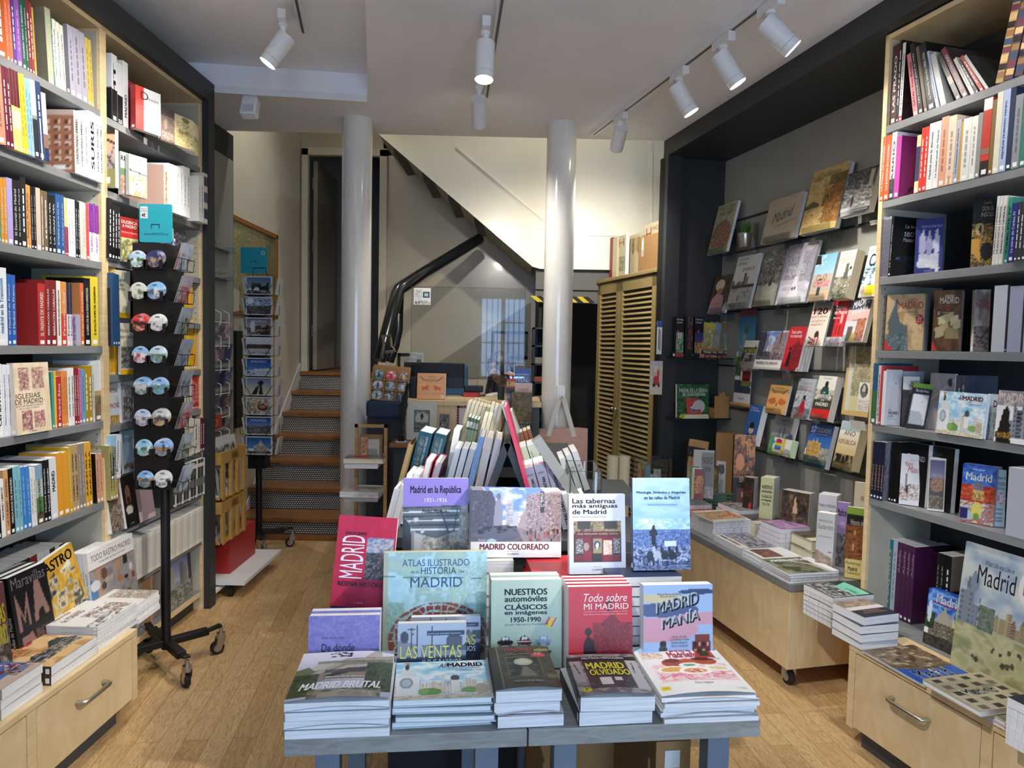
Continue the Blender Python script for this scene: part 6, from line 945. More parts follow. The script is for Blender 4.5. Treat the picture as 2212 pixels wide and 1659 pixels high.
MB().box(0,.1,-.002,0,-.045,.0,'e8e8e4',M=basis(V((0,0,0)),SF.u,SF.n,(SF.n*.3+Z).normalized())).mk('card',PRINTM,tg)
# wide clear ledges
for (x0,x1,y,sh) in ((1210,1900,1165,'the novels of the fourth tier'),):
 zz=atp(1430+x0*.229,640+y*.229,SF.at(0,.1),SF.n).z
BF_d=lambda p:(p-BF.o).dot(BF.n)
bpl=lambda s_:(BF.at(.03+s_),BF.u)
# black shelf with canvas rolls
def slat_shelf(label,px0,px1,py,d):
 p=atp(px0,py,BF.at(.03+d),BF.u);z=p.z;q=atp(px1,py,BF.at(.03+d),BF.u)
 b=MB();fbox(b,BF,.031,.03+d,BF_d(q),BF_d(p),z-.006,z);ob=b.mk('metal_shelf',BLACKM);tag(ob,label,'shelf');return 0,0,z
s0,s1,z1=slat_shelf('black metal ledge holding canvas kits at the left~S',1461,1588,772,.19)
for i,(x0,x1,fr) in enumerate(((128,198,[('g',.0,0,1,1,'2a6a40','8a98a8'),('r',0,.62,1,1,'16141a'),('n',0,.1,1,.45,'2a5a38 5a8a58 b8c0b8 3a3a30',4,6),('r',.3,.45,.42,.62,'c8b8a8'),('r',.6,.45,.72,.62,'c8b8a8'),('n',0,0,1,.12,'a84840 8a3c38',3,2),('e',.25,.64,.12,.03,'c82848')]),(212,286,[('f','14121a'),('n',.3,.2,1,1,'14121a 5a2a6a 14121a 2a6a4a a84828 14121a',4,9)]),(304,385,[('f','16141a'),('g',0,.1,1,.62,'6a4a70','26306a'),('n',0,.1,1,.36,'8a6a4a c89858 3a3040',4,5),('e',.4,.64,.12,.03,'c82848')]))):
 face(['black canvas kit with a twin tower scene, left end of the black ledge','black canvas kit seen edge on, middle of three on the black ledge','black canvas kit with a blue night scene, third on the black ledge'][i],(x0,575),(x1,575-3),195+i*0,z1,t=.05,tilt=1,crop=S9,pn=bpl(.13),fr=fr,sp='121016',pages=False,cat='canvas kit',name='canvas_kit',wr=[('Painting',.05,.9,.9,.96,'d8d4dc','b'),('Canvas',.05,.84,.8,.89,'d8d4dc','b')] if i!=1 else ())
for i,x0 in enumerate((362,420,478,535,590,640)):
 face(['first','second','third','fourth','fifth','sixth'][i]+' painted canvas from left, wrapped, on the black ledge',(x0,570),(x0+105-i*4,577),240-i*2,z1,t=.014,tilt=6,crop=S9,pn=bpl(.14-.012*i),roll=9,fr=[('g',0,0,1,1,['9a5a3c','b8642c','a87a50','c8b088','d0c0a0','c8c4b8'][i],['c8b848','70a8c8','a87038','98a0a0','88a8b0','b8bcb8'][i]),('n',.1,.3,1,.85,[['d8d8d0','5a7a5a','c8a878'],['70b0d0','c89858','4a90b8'],['58a8c8','8a6840','3a8ab0']][i%3],4,5,.7),('r',0,.12,1,.22,'1c1a1a'),('n',0,0,1,.12,'b84838 6a2c28 d8d0c0',4,3)],sp='d0ccc0',pages=False,cat='canvas',name='painted_canvas',wr=[('MADRID',.2,.15,.9,.21,'e8e8e4','b')],grp='painted canvases on the black ledge')
 # hanging banner calendar with a wooden dowel
ba,bb=atp(1430+668*.229,640+1020*.229,SF.at(0,.05),SF.n),atp(1430+826*.229,640+1030*.229,SF.at(0,.05),SF.n)
ztop=atp(1430+790*.229,640+118*.229,SF.at(0,.02),SF.n).z;ba.z=bb.z=(ba.z+bb.z)/2;hh=ztop-ba.z;ww=(bb-ba).length
bn=thing('hanging_banner','long city street banner hanging by the books, wooden dowel at its foot','banner',ba)
img=paint([('g',0,.55,1,.92,'5aa0b4','3a6c8c'),('r',0,.92,1,1,'7a4a58'),('r',0,0,1,.12,'d4d4d4'),('p',[(.0,.35),(.25,.4),(.25,.7),(.4,.78),(.5,.86),(.52,.6),(.6,.35)],'8a98a0'),('e',.47,.78,.12,.05,'4a6a74'),('r',.1,.38,.5,.62,'78909c'),('n',.1,.36,1,.62,'78909c a8b8bc 5a7480',4,10,.6),('r',.5,.2,.95,.5,'c8c8c0'),('n',0,.3,.3,.5,'2a4a2c 48683c 6a8a4a',4,5),('r',.42,.25,.92,.36,'a82c28'),('r',.5,.31,.6,.34,'3a3c44'),('r',.65,.31,.75,.34,'3a3c44'),('r',.5,.26,.86,.28,'5a1c1c'),('p',[(.0,.12),(.0,.26),(.5,.25),(1,.18),(1,.12)],'3a4658'),('n',.4,.2,1,.25,'8a9058 6a7040',5,2),('l',.3,.25,.32,.5,.012,'3a3c34')],30,120,3)
b=MB();ux=(bb-ba).normalized();b.grid(img,lambda U,W:S3(ux.x*U*ww-SF.n.x*.03*W,ux.y*U*ww-SF.n.y*.03*W,W*hh));lt=MB();letters(b,[('Madrid',.3,.055,.62,.08,'3a3a3a')],lambda U,W:S3(ux.x*U*ww-SF.n.x*(.03*W-.001),ux.y*U*ww-SF.n.y*(.03*W-.001),W*hh));b.mk('sheet',PRINTM,bn)
MB().tube([tuple(-ux*.02),tuple(ux*(ww+.02))],.013,12).mk('dowel',BAMBOO,bn,smooth=True)
# second black ledge
s0,s1,z2=slat_shelf('black metal ledge holding the wildlife book at the lower left of slat wall',1460,1580,905,.2)
face('green leafy wildlife book with cut-paper capitals on the lower black ledge',(140,1155),(442,1140),830,z2,t=.02,tilt=4,crop=S9,pn=bpl(.12),hard=True,fr=[('f','1e4a30'),('n',0,0,1,1,'143822 2a6a40 1c4a2c 4a8a50 102c1c',7,7)],wr=[('FAUNA DE LA SIERRA',.08,.76,.95,.87,'dce4d8','b'),('DE GUADARRAMA',.18,.64,.9,.75,'dce4d8','b')],res=.005)
face('small red notebook with a camera picture before the wildlife book',(245,1118),(375,1112),965,z2,t=.012,tilt=18,crop=S9,pn=bpl(.16),fr=[('f','b84a44'),('r',.72,0,.84,1,'a83c38'),('r',.3,.28,.68,.5,'5a86b0'),('e',.5,.39,.1,.07,'26282c'),('r',.3,.5,.68,.56,'d8dce0')],sp='a03c38',cat='notebook',name='notebook')
dk=thing('round_card','grey round card behind the red notebook on the lower ledge','card',atp(1430+345*.229,640+1040*.229,*bpl(.14)));MB().lathe([(.045,0),(.045,.003)],28,'b8bab8',M=basis(V((0,0,0)),-BF.n,Z,BF.u)).mk('disc',PRINTM,dk)
for i in range(4):
 P_=atp(1430+200*.229,640+1180*.229,*bpl(.185));Q_=atp(1430+480*.229,640+1170*.229,*bpl(.185));YF=Frame(P_,-BF.n,BF.u);w_=(Q_-P_).length
 lay(['lowest','second','third','topmost'][i]+' yellow booklet in the small pile on the lower black ledge',YF,.006*i,w_+.004*i-.03,-.004*i,.1,z2+.0062*i,.0055,.03*i,grp='yellow booklets on the black ledge',fr=[('f','d8cc30'),('r',.4,.3,.7,.8,'e8e4d8')],sp='d8cc30',dot=False,cat='booklet',name='booklet')
kb0=atp(1430+490*.229,640+1165*.229,*bpl(.19));kb=thing('display_box','kraft card display box of small cards on the lower black ledge','display box',(kb0.x,kb0.y,z2+.001));KRAFT=mat('kraft_card','a87c48',.7,nscale=40)
T=basis(V((0,0,0)),-BF.n,-BF.u,Z)@Mx.Translation((0,.1,0));b=MB()
b.prism([(0,0),(.0,.06),(.02,.06),(.02,0)][:0] or [(0,0),(.11,0),(.11,.002),(0,.002)],-.1,0,M=T);b.box(0,.002,-.1,0,0,.07,M=T);b.box(.108,.11,-.1,0,0,.07,M=T);b.box(0,.11,-.002,0,0,.045,M=T);b.box(0,.11,-.1,-.098,0,.15,M=T);b.prism([(.03,.15),(.08,.15),(.075,.17),(.06,.18),(.05,.165),(.035,.175)],-.1,-.098,M=T);b.mk('box',KRAFT,kb)
lb=MB();letters(lb,[('ciudadis',.2,.7,.8,.82,'3a2a18','b'),('puzzle',.5,.6,.8,.69,'3a2a18')],lambda U,W:np.array([tuple(T@V((.11*u,-.0975,.15*w))) for u,w in zip(U,W)]));lb.mk('print',INK,kb)
for i in range(4):
 cb=MB().box(.02+.02*i,.06+.02*i,-.02-.018*i,-.018-.018*i,.004,.06,'d8d4c8',M=T);ob=cb.mk('small_card',PRINTM);ob.location=kb.location;tag(ob,['fr','second','third','rearmost'][i]+' little printed card in the kraft display box','card','little cards in the kraft box')
 # framed old print at the right
fa,fb=atp(1430+1700*.229,640+1110*.229,SF.at(0,.05),SF.n),atp(1430+1935*.229,640+1150*.229,SF.at(0,.05),SF.n);fa.z=fb.z=(fa.z+fb.z)/2
face('framed old city engraving with an oval portrait beside the right bookcase',(1690,1110),(1938,1148),470,None,t=.02,tilt=5,crop=S9,pn=(SF.at(0,.06),SF.n),fr=[('f','a8a288'),('n',.2,.2,1,1,'a8a288 7a745c b8b298 8a8468',8,12),('r',0,0,.1,1,'c8a870'),('r',.1,0,.26,1,'c8c8bc'),('r',0,0,1,.06,'c8a870'),('r',.26,.06,.6,.28,'c8c098'),('r',.58,.08,1,.48,'d8d8d4'),('e',.76,.37,.14,.1,'3a3a38'),('e',.76,.38,.07,.07,'b8b4ac'),('e',.76,.32,.1,.04,'6a6862'),('n',.6,.1,1,.24,'d8d8d4 a8a4a0 d8d8d4',1,14)],pages=False,sp='c8a870',cat='framed print',name='framed_print')
# wheeled display cart under the slat wall
CF=Frame((1.236,3.05),(.2453,-.9694,0),(-.9694,-.2453,0));CT=.485;C2=(1340,920,.2532)
ct=thing('display_cart','wheeled maple display cart with a grey top, under the slat wall','display cart',CF.o)
TC=Mx.Translation(-CF.o)
b=MB();fbox(b,CF,-1.36,0,-.56,0,.1,CT-.032);b.mk('cabinet',MAPLEH,ct,bevel=.002,M=TC)
b=MB();fbox(b,CF,-1.365,.006,-.565,.006,CT-.032,CT);b.mk('top',SHELFG,ct,bevel=.002,M=TC)
for s_,d_ in ((-.07,-.06),(-1.28,-.06),(-.07,-.5),(-1.28,-.5)):
 p=CF.at(s_,d_)-CF.o;w=MB();R_=basis(p+V((0,0,.036)),CF.u,Z,CF.n)
 w.lathe([(.012,-.012),(.034,-.012),(.036,-.006),(.036,.006),(.034,.012),(.012,.012)],24,M=R_);wh=w.mk('caster',RUBBER,ct,smooth=True)
 h=MB();h.lathe([(.02,-.016),(.02,.016)],16,M=R_);[h.bar(p+CF.n*q*.02+Z*.03,p+CF.n*q*.02+Z*.1,.03,.003) for q in (-1,1)];h.tube([p+Z*.08,p+Z*.1],.022,16);h.mk('bracket',STEEL,wh)
b=MB();fbox(b,CF,-1.70,-1.372,-.42,0,0,CT-.032);c2_=thing('display_plinth','maple plinth behind the wheeled cart, holding gift items by the dark pillar','display plinth',CF.o);b.mk('cabinet',MAPLEH,c2_,M=TC)
b=MB();fbox(b,CF,-1.705,-1.372,-.43,.006,CT-.032,CT);b.mk('top',SHELFG,c2_,M=TC)
b=MB();b.box(1.18,1.40,4.545,4.70,CT+.0005,.6);tag(b.mk('display_riser',DARKG),'small grey riser under the notebooks behind the green basket','riser')
GC='books stacked on the wheeled cart'
def pileC(near,far,topn,n,dep,label,z=None,**k):return pile(CF,C2,near,far,topn,CT if z is None else z,n,dep,label,GC,**k)
BRUT=[('g',0,.55,1,1,'b8b8c8','e0e0e8'),('n',0,0,1,.8,'4a5638 2a3020 7a7c68 5c6848 a09c88',5,5),('p',[(.1,.4),(.5,.8),(1,.88),(1,.78),(.5,.68),(.15,.3)],'a8a090'),('p',[(.2,.3),(.55,.62),(1,.7),(1,.62),(.6,.52),(.25,.2)],'6a6456')]
COC=[('f','e8e6e4'),('r',.05,.72,.3,.98,'a8c4dc'),('n',.05,.7,.3,.84,'d8b890 e8e0d0 b88a68',5,3),('r',.7,.7,.9,.94,'a83c30'),('r',.74,.74,.86,.9,'3a3a34'),('n',.1,.22,.95,.58,'e8e6e4 d87080 e8e6e4 e8b0b0 e8e6e4',7,6),('e',.36,.6,.13,.09,'a04a28'),('e',.36,.64,.09,.04,'6a2c18'),('e',.72,.63,.15,.08,'a85028'),('e',.72,.67,.13,.035,'5a2414'),('e',.53,.63,.09,.05,'b8502c'),('e',.52,.54,.12,.05,'e8e8e4'),('e',.52,.54,.07,.025,'6a9a70'),('e',.3,.46,.17,.07,'f0ece4'),('e',.3,.46,.13,.05,'d8a850'),('e',.54,.42,.18,.08,'f0ece4'),('e',.54,.42,.13,.05,'d89868'),('d',.44,.38,.64,.46,'c83828 e8d0b0 8a4a28',14,.02,.015),('e',.82,.48,.15,.06,'f0ece4'),('e',.82,.48,.11,.04,'d8d0a0'),('r',.04,.08,.14,.16,'e8d820')]
s0_,s1_,zA=pileC((1432,1350),(1205,1222),1262,4,.25,'grey concrete terraces cover on the near stack of the cart',lower='concrete terraces cover, near stack of the cart',seed=11,jit=.04,fr=BRUT,under='b8b8bc',sp='a8a8b0',sw=[('MADRID BRUTAL',.3,.1,.7,.6,'222222','br')],cu=.003,wr=[('MADRID BRUTAL',.1,.1,.24,.8,'f0f0f0','br')],res=.004)
pileC((1205,1200),(1035,1112),1140,2,.22,'tavern front cover, second stack along the cart edge',lower='tavern front cover, second stack of the cart',seed=12,fr=[('f','d8d8dc'),('n',.1,.1,.9,.6,'6a3a30 3a2824 a86a50 4a3028',6,5)],under='d8d8dc',sp='d8d8dc',cu=.003)
pileC((1030,1098),(785,975),1045,1,.2,'white footed avenue cover lying near the middle of the cart edge',fr=[('f','d8d4d0'),('n',.0,.25,1,1,'4a4858 8a8898 b0acb8 3a3848',6,6),('r',0,0,1,.25,'d8d4d0')],sp='d8d4d0',wr=[('MADRID COLOREADO',.1,.1,.8,.18,'7a3028','b')])
s0_,s1_,zB=pileC((775,968),(600,870),815,7,.23,'cookery cover with dishes, tall stack at the cart edge',lower='cookery cover, tall stack on the cart',seed=13,fr=COC,under='dcdada',sp='d8d6d4')
pc=CF.at(s1_-.12,-.02);lay('thin colourful booklet lying on the cookery stack',CF,s1_-.13,s1_+.03,-.01,.2,zB+.001,.016,.08,grp=GC,fr=[('f','c8b080'),('n',0,0,1,1,'e0d0b0 b04838 d8c090 6a8a50',5,5)],sp='b8a888',cream=True)
sr=s0_
lay('bright red cookery cover at the far end of the cart',CF,sr-.2,sr-.01,-.06,.22,CT,.055,.02,grp=GC,fr=[('f','c82c34'),('n',.1,.1,.9,.8,'c82c34 d85048 e8c0a8 c82c34',4,4)],sp='d8c0c0',wr=[('COCINA',.2,.7,.8,.85,'f0e0e0')])
lay('pale blue cover with white lettering at the far end of the cart',CF,sr-.42,sr-.22,-.08,.22,CT,.075,0,grp=GC,fr=[('g',0,0,1,1,'a8c4dc','d8e4ec')],sp='d8a8b0',cu=.004)
for i in range(4):lay(['lowest','second','third','topmost'][i]+' grey photo book in the stack behind the cookery books',CF,sr-.16+.01*i,sr+.06+.008*i,-.27-.005*i,.22,CT+.027*i,.0264,.02*i,grp=GC,fr=[('f','8a8684'),('n',0,0,1,1,'a8a4a0 5a5654 c8c4c0 7a7674',5,6)],sp='d0ccc8',cu=.004 if i==3 else 0)
for i in range(2):lay(['lower','upper'][i]+' dark flower cover book on the middle rear stack of the cart',CF,sr+.07,sr+.29,-.27,.21,CT+.042*i,.0415,-.03,grp=GC,fr=[('f','3a3c38'),('n',.1,.1,.7,.9,'3a3c38 6a5a58 2a3028 a85868',4,4),('r',.72,0,1,1,'c8c4c0')],sp='c8c4bc',cream=True,cu=.003 if i else 0)
for i in range(5):lay(['lowest','second','third','fourth','topmost'][i]+' lilac cover book in the middle stack of the cart',CF,s1_+.1+.004*i,s1_+.29,-.235-.004*i,.17,CT+.024*i,.0235,.02,grp=GC,fr=[('f','b088b8'),('n',0,0,1,.5,'b088b8 a078a8 c09cc4',4,4)],sp='c8bcc8',cu=.005 if i==4 else 0,wr=[('REPÚBLICA',.3,.6,.8,.75,'5a3a6a')] if i==4 else ())
for i in range(2):lay(['lower','upper'][i]+' thick cream paged book with a dark tree cover on the cart',CF,s1_+.3-.012*i,s1_+.47-.01*i,-.3-.01*i,.15,CT+.052*i,.0515,-.04*i,grp=GC,hard=True,cream=True,fr=[('f','4a443c'),('n',0,0,.7,1,'4a443c 6a6258 2a2622',8,8),('r',.7,0,1,1,'d8d0b0')],sp='a09878')
# books standing at the back of the cart
def standC(label,bl,br,top,d,t=.02,n=(-.62,-.78),tilt=4,**k):return face(label,bl,br,top,CT,t=t,tilt=tilt,crop=C2,pn=(CF.at(0,d),V((*n,0))),**k)
pl_=CF.at(-.95,-.38)
def standat(label,px0,px1,top,s_,d_,t=.02,n=(-.62,-.78),tilt=4,**k):return face(label,(px0,900),(px1,900),top,CT,t=t,tilt=tilt,crop=C2,pn=(CF.at(s_,d_),V((*n,0))),**k)
standat('dark brown guide with a red seal, standing at the back left of the cart',1030,1120,438,-.85,-.42,t=.03,fr=rustic('3a2c24','2a2018','4a3a30')+[('e',.7,.42,.13,.09,'c83040')],sp='2a2018',wr=[('OCULTO',.2,.62,.8,.74,'8a3028')],cp=1)
standat('pale green classic cars guide standing at the back of the cart',1172,1285,438,-.72,-.42,t=.03,fr=[('f','c4c89c'),('d',.1,.05,.95,.22,'26282c 3a5a80 6a2c2c',12,.09,.03)],sp='b8bc90',wr=[('NUESTROS',.12,.8,.88,.86,'1c2420','b'),('automóviles',.12,.73,.88,.78,'1c2420','b'),('CLÁSICOS',.12,.64,.88,.7,'1c2420','b'),('en imágenes',.12,.57,.85,.62,'1c2420','b'),('1950-1990',.2,.5,.75,.55,'1c2420')],cp=2)
standat('landscape book with a dark sunlit avenue, standing on the cart',1350,1580,545,-.52,-.40,t=.02,n=(-.75,-.66),fr=[('f','c4c0b8'),('n',0,.22,1,1,'2a2420 5a4c40 3a322c 8a7460',5,7),('p',[(.42,.6),(.5,.95),(.62,.6)],'d8b890'),('p',[(.35,.22),(.5,.58),(.75,.22)],'7a6c60')],wr=[('MADRID',.1,.06,.5,.14,'7a746c')],sp='c8c4c0',cp=2)
standat('white festivals guide with grey lettering, standing on the cart',1660,1815,582,-.33,-.33,t=.02,fr=[('f','d4d4da'),('r',0,0,1,.3,'b8b4c0')],wr=[('Fiestas y tradiciones',.05,.8,.95,.87,'4a4a5a'),('religiosas en Madrid',.05,.7,.95,.77,'4a4a5a')],sp='d4d4da',cp=3)
standat('lilac banded booklet right of the white festivals guide on the cart',1820,1925,648,-.25,-.34,t=.02,fr=[('f','5a5a60'),('r',0,.5,1,1,'a088c0'),('n',0,0,1,.5,'8a8a8c 4a4a4e b0b0b0',5,5)],wr=[('Madrid en la',.08,.78,.95,.9,'2a2438','b'),('1931',.35,.6,.7,.7,'e0d8e8')],sp='a088c0')
standat('black history guide with a green top strip by the bookcase upright',1905,2075,690,-.14,-.30,t=.02,fr=[('f','20221c'),('r',0,.9,1,1,'88a840')],wr=[('Historia de la',.2,.74,.98,.82,'d8d8d0','b'),('de la ciudad de',.2,.62,.98,.7,'d8d8d0','b'),('Carmen',.4,.42,.9,.48,'c0c0b8','i')])
standat('cream booklet tucked behind the black history guide at the bookcase',1958,2078,478,-.2,-.42,t=.02,fr=[('f','d0c8b4'),('r',0,.1,1,.6,'d8d6d0')],wr=[('PATRI',.5,.78,.98,.84,'6a4030')],sp='c8c0ac')
face('tall grey mountain memoir standing at the near end of the cart',(1655,1230),(1805,1285),738,CT,t=.05,tilt=2,crop=C2,pn=pv(CF,-.1,-.24,-.62,-.78),fr=[('f','c8c8c8'),('r',0,0,1,.38,'9a8474'),('n',0,0,1,.36,'a89484 8a7464 b8a898 7a6454',5,5),('p',[(0,.38),(1,.26),(1,.4),(0,.42)],'c8c8c8'),('r',.72,.35,.9,.38,'a04048')],wr=[('MEMORIAS DEL',.1,.85,.9,.89,'9a6a60'),('Guadarrama',.06,.73,.94,.82,'8a6a64'),('HISTORIA DEL DESCUBRIMIENTO',.1,.6,.9,.62,'7a7a7a')],sp='c0bcb8')
face('wooden grain board game box with a yellow sign, at the bookcase upright',(1905,1330),(2062,1345),850,CT-.0,t=.03,tilt=2,crop=C2,pn=pv(CF,-.02,-.31,-.5,-.86),fr=[('f','8a5230'),('n',0,.35,1,1,'6a3c20 a8683c 8a5230 5a3018',3,20),('r',.02,.02,.96,.38,'d8cc80'),('r',.06,.05,.9,.35,'e0d48c'),('l',.5,.9,.4,.5,.015,'d8b080')],wr=[('Radierung',.1,.25,.85,.33,'3a3a20'),('Madrid',.2,.15,.7,.23,'3a3a20','b'),('Гравюра',.1,.07,.85,.14,'3a3a20')],pages=False,cat='boxed print',name='boxed_print',sp='7a4828')
# far end of the cart: gifts
GREEN=mat('green_plastic','6a8a74',.5)
def boxbasket():
 a=atp(1340+655*.2532,920+600*.2532,V((0,4.5,0)),FY);e=atp(1340+1020*.2532,920+600*.2532,V((0,4.5,0)),FY)
 w=(e-a).length;r=thing('basket','pale green woven plastic basket at the back of the cart','basket',(a.x,a.y,CT+.001));m=MB();h=.09;dp=.2
 for k in range(5):
  z=.008+k*.019;m.box(0,w,0,.004,z,z+.012);m.box(0,.004,0,dp,z,z+.012);m.box(w-.004,w,0,dp,z,z+.012);m.box(0,w,dp-.004,dp,z,z+.012)
 n=9
 for k in range(n+1):m.box(w*k/n-.004,w*k/n+.004,-.002,.006,0,h);m.box(w*k/n-.004,w*k/n+.004,dp-.006,dp+.002,0,h)
 m.box(0,w,0,dp,0,.004);m.box(-.006,w+.006,-.006,.006,h,h+.012);m.box(-.006,w+.006,dp-.006,dp+.006,h,h+.012);m.box(-.006,.006,0,dp,h,h+.012);m.box(w-.006,w+.006,0,dp,h,h+.012);m.mk('wicker',GREEN,r);return a,w
ba_,bw_=boxbasket();yb=ba_.y
def onback(px,py,y):return aty(px,py,y)
q=lambda px,py,y:aty(1340+px*.2532,920+py*.2532,y)
p=q(768,540,yb+.08);tp=q(768,335,yb+.08);tn=thing('engraved_tube','gold engraved cardboard tube standing in the green basket','tube',(p.x,p.y,CT+.006))
r_=(q(838,400,yb+.08).x-q(698,400,yb+.08).x)/2;H_=tp.z-CT-.006
m=MB();img=paint([('f','a8905c'),('n',0,0,1,1,'c0a870 7a6438 b09860 5a4828 c8b078',8,6)],49,30,4)
m.grid(img,lambda U,W:S3(r_*np.cos(U*6.2832),r_*np.sin(U*6.2832),W*H_));m.mk('wrap',PRINT,tn,smooth=False)
m=MB();m.lathe([(r_*.97,H_*.99),(r_*1.01,H_),(r_*1.01,H_+.003),(r_*.9,H_+.003),(r_*.9,H_-.05)],32);m.mk('rim',BLACKM,tn)
p0,p1=q(800,540,yb+.06),q(880,545,yb+.06);ztop=q(810,58,yb+.06).z;kt=thing('cardboard_box','tall narrow cardboard box with a white seal label in the green basket','box',(p0.x,p0.y,CT+.006));KRAFT2=mat('corrugated_card','9a7448',.75,nscale=40)
wk=.11;Hk=ztop-CT-.006;RB=Mx.Rotation(math.radians(-30),4,'Z')
MB().box(0,wk,0,.08,0,Hk,M=RB).mk('box',KRAFT2,kt,bevel=.002)
lb=MB().box(.012,.07,-.001,0,Hk*.02,Hk*.62,'d4d4d4',M=RB);lb.grid(paint([('f','d4d4d4'),('e',.5,.82,.36,.11,'5a5a5e'),('n',.2,.72,.8,.92,'5a5a5e 8a8a8e 3a3a40',5,5),('n',.2,.1,.8,.6,'d4d4d4 a8a8a8 d4d4d4',2,20)],20,50,2),lambda U,W:np.array([tuple(RB@V((.012+.058*u,-.0014,Hk*(.02+.6*w)))) for u,w in zip(U,W)]));lb.mk('label',PRINTM,kt)
def standB(label,px0,px1,top,y,t=.02,tilt=4,z=CT,**k):return face(label,(px0,600),(px1,600),top,z,t=t,tilt=tilt,crop=C2,pn=(V((0,y,0)),V((-.3,-.95,0))),**k)
standB('dark mural book with a brown numbered box, behind the tall cardboard box',950,1130,75,yb+.12,z=CT,fr=[('f','1c1410'),('n',0,.5,1,1,'8a5a2c c88a48 3a2414 a86a30 1c1410',5,4),('r',.2,.08,.82,.38,'6a3c28'),('n',0,0,1,.1,'5a2c1c 2a1810',4,3),('e',.3,.68,.2,.1,'c88450')],wr=[('ESPAÑA',.3,.45,.75,.53,'d8c8b0'),('#1',.4,.27,.58,.35,'f0ece4','b')],sp='1c1410',res=.004)
standB('silver grey year guide with a monument, left of the tall cardboard box',612,790,205,yb+.13,z=.6005,fr=[('f','a8a8a4'),('n',.3,0,1,.5,'8a8a86 b0b0ac 6a6a66',5,5),('p',[(.15,.2),(.18,.6),(.22,.2)],'6a6a66'),('r',.4,.25,1,.95,'7a7a76')],wr=[('MADRID',.4,.72,.95,.86,'2a2a2a'),('1898',.5,.55,.85,.66,'2a2a2a')],sp='9a9a96')
for i,(x0,c) in enumerate(((560,'8a6a48'),(585,'3a7a50'),(605,'d0c0a0'),(625,'7a3a34'))):
 standB(['first','second','third','fourth'][i]+' small notebook from the left, leaning behind the purple diaries',x0,x0+80,335+i*12,yb+.12-.018*i,z=.6005,t=.012,tilt=10,fr=[('f',c),('n',.1,.2,.9,.8,[c,'c8a060',c],5,5)],sp=c,cat='notebook',name='notebook',grp='notebooks at the far end of the cart')
for i in range(4):
 a_=q(570+i*28,590,yb+.0);t_=q(596+i*28,430,yb)
 up_=(V((a_.x+.045,a_.y,t_.z))-V((a_.x,a_.y,CT))).normalized();y_=V((-up_.z,0,up_.x))
 book(['leftmost','second','third','rightmost'][i]+' purple cased diary with pale edges, left of the green basket',basis(V((a_.x+.001,a_.y,CT+.012)),V((0,1,0)),y_,up_),.1,(t_.z-CT)*1.0,.015,'34306a','34306a',hard=True,cat='diary',name='diary',grp='purple diaries on the cart',dot=False)
 # wooden spoon display board
p0,p1=q(520,450,yb+.06),q(590,450,yb+.06);pt=q(575,95,yb+.1)
sp=thing('spoon_display','leaning wooden display board hung with black bookmarks on clips','display board',(p0.x,yb+.06,CT))
Hs=pt.z-CT;R_=Mx.Rotation(math.radians(-12),4,'X')@Mx.Rotation(math.radians(9),4,'Y')
MB().box(0,.13,0,.022,0,Hs,M=R_).mk('board',BAMBOO,sp,bevel=.002);MB().box(-.005,.11,-.003,-.0005,.03,Hs-.05,M=R_).mk('backing',BLACKM,sp)
for rowk in range(2):
 for i in range(5):
  z0=Hs*(.18+.42*rowk);x_=.005+.021*i;m=MB();m.box(x_,x_+.018,-.016,-.004,z0,z0+.06,M=R_);ob=m.mk('wooden_tag',mat('tag_wood','c09a64',.6),sp)
  m=MB();m.tube([R_@V((x_+.009,-.01,z0+.06)),R_@V((x_+.004,-.012,z0+.085)),R_@V((x_+.014,-.014,z0+.095)),R_@V((x_+.012,-.014,z0+.075))],.0016,6);m.mk('clip',STEEL,ob)
  # acrylic box with cards and small packets
p0,p1=q(118,440,yb+.05),q(440,440,yb+.05);zt=q(200,285,yb+.05).z;ab=thing('acrylic_box','clear acrylic card box before the wooden display board','card box',(p0.x,yb+.05,CT))
w_=p1.x-p0.x;H_=zt-CT;m=MB();m.box(0,w_,0,.003,0,H_);m.box(0,.003,0,.14,0,H_);m.box(w_-.003,w_,0,.14,0,H_);m.box(0,w_,.137,.14,0,H_+.004);m.box(0,w_,0,.14,0,.004);m.mk('walls',ACRY,ab)
m=MB();m.tube([(0,0,H_),(w_,0,H_)],.002,6);m.tube([(0,.14,H_),(0,0,H_)],.002,6);m.tube([(w_,.14,H_),(w_,0,H_)],.002,6);m.tube([(0,0,0),(0,0,H_)],.0018,6);m.tube([(w_,0,0),(w_,0,H_)],.0018,6);m.mk('edges',acrylic('acrylic_edge','dfe4e4',.25),ab)
for i,(x0,x1,h0,c) in enumerate(((.03,.085,.86,['b84838','4a8a4a','d8a878','b84838']),(.09,.12,.8,['5a9ac0','88b8d0','5a9ac0']),(.115,.17,.6,['d8d8d4','b8b8b4','e8e8e4']),(.15,.2,.7,['a8a8a8','c8c8c4','8a8a88']))):
 m=MB();m.grid(paint([('n',0,0,1,1,c,3,3)],16,20,i),lambda U,W:S3(x0+U*(x1-x0),.05+.02*i+W*.02,.006+W*H_*h0));m.box(x0,x1,.052+.02*i,.056+.02*i,.005,H_*h0*.6,c[0]);ob=m.mk('card_packet',PRINTM);ob.location=ab.location;tag(ob,['red and green card packet in the clear card box','blue card packet in the clear card box','white card packet in the clear card box','grey card packet in the clear card box'][i],'card packet')
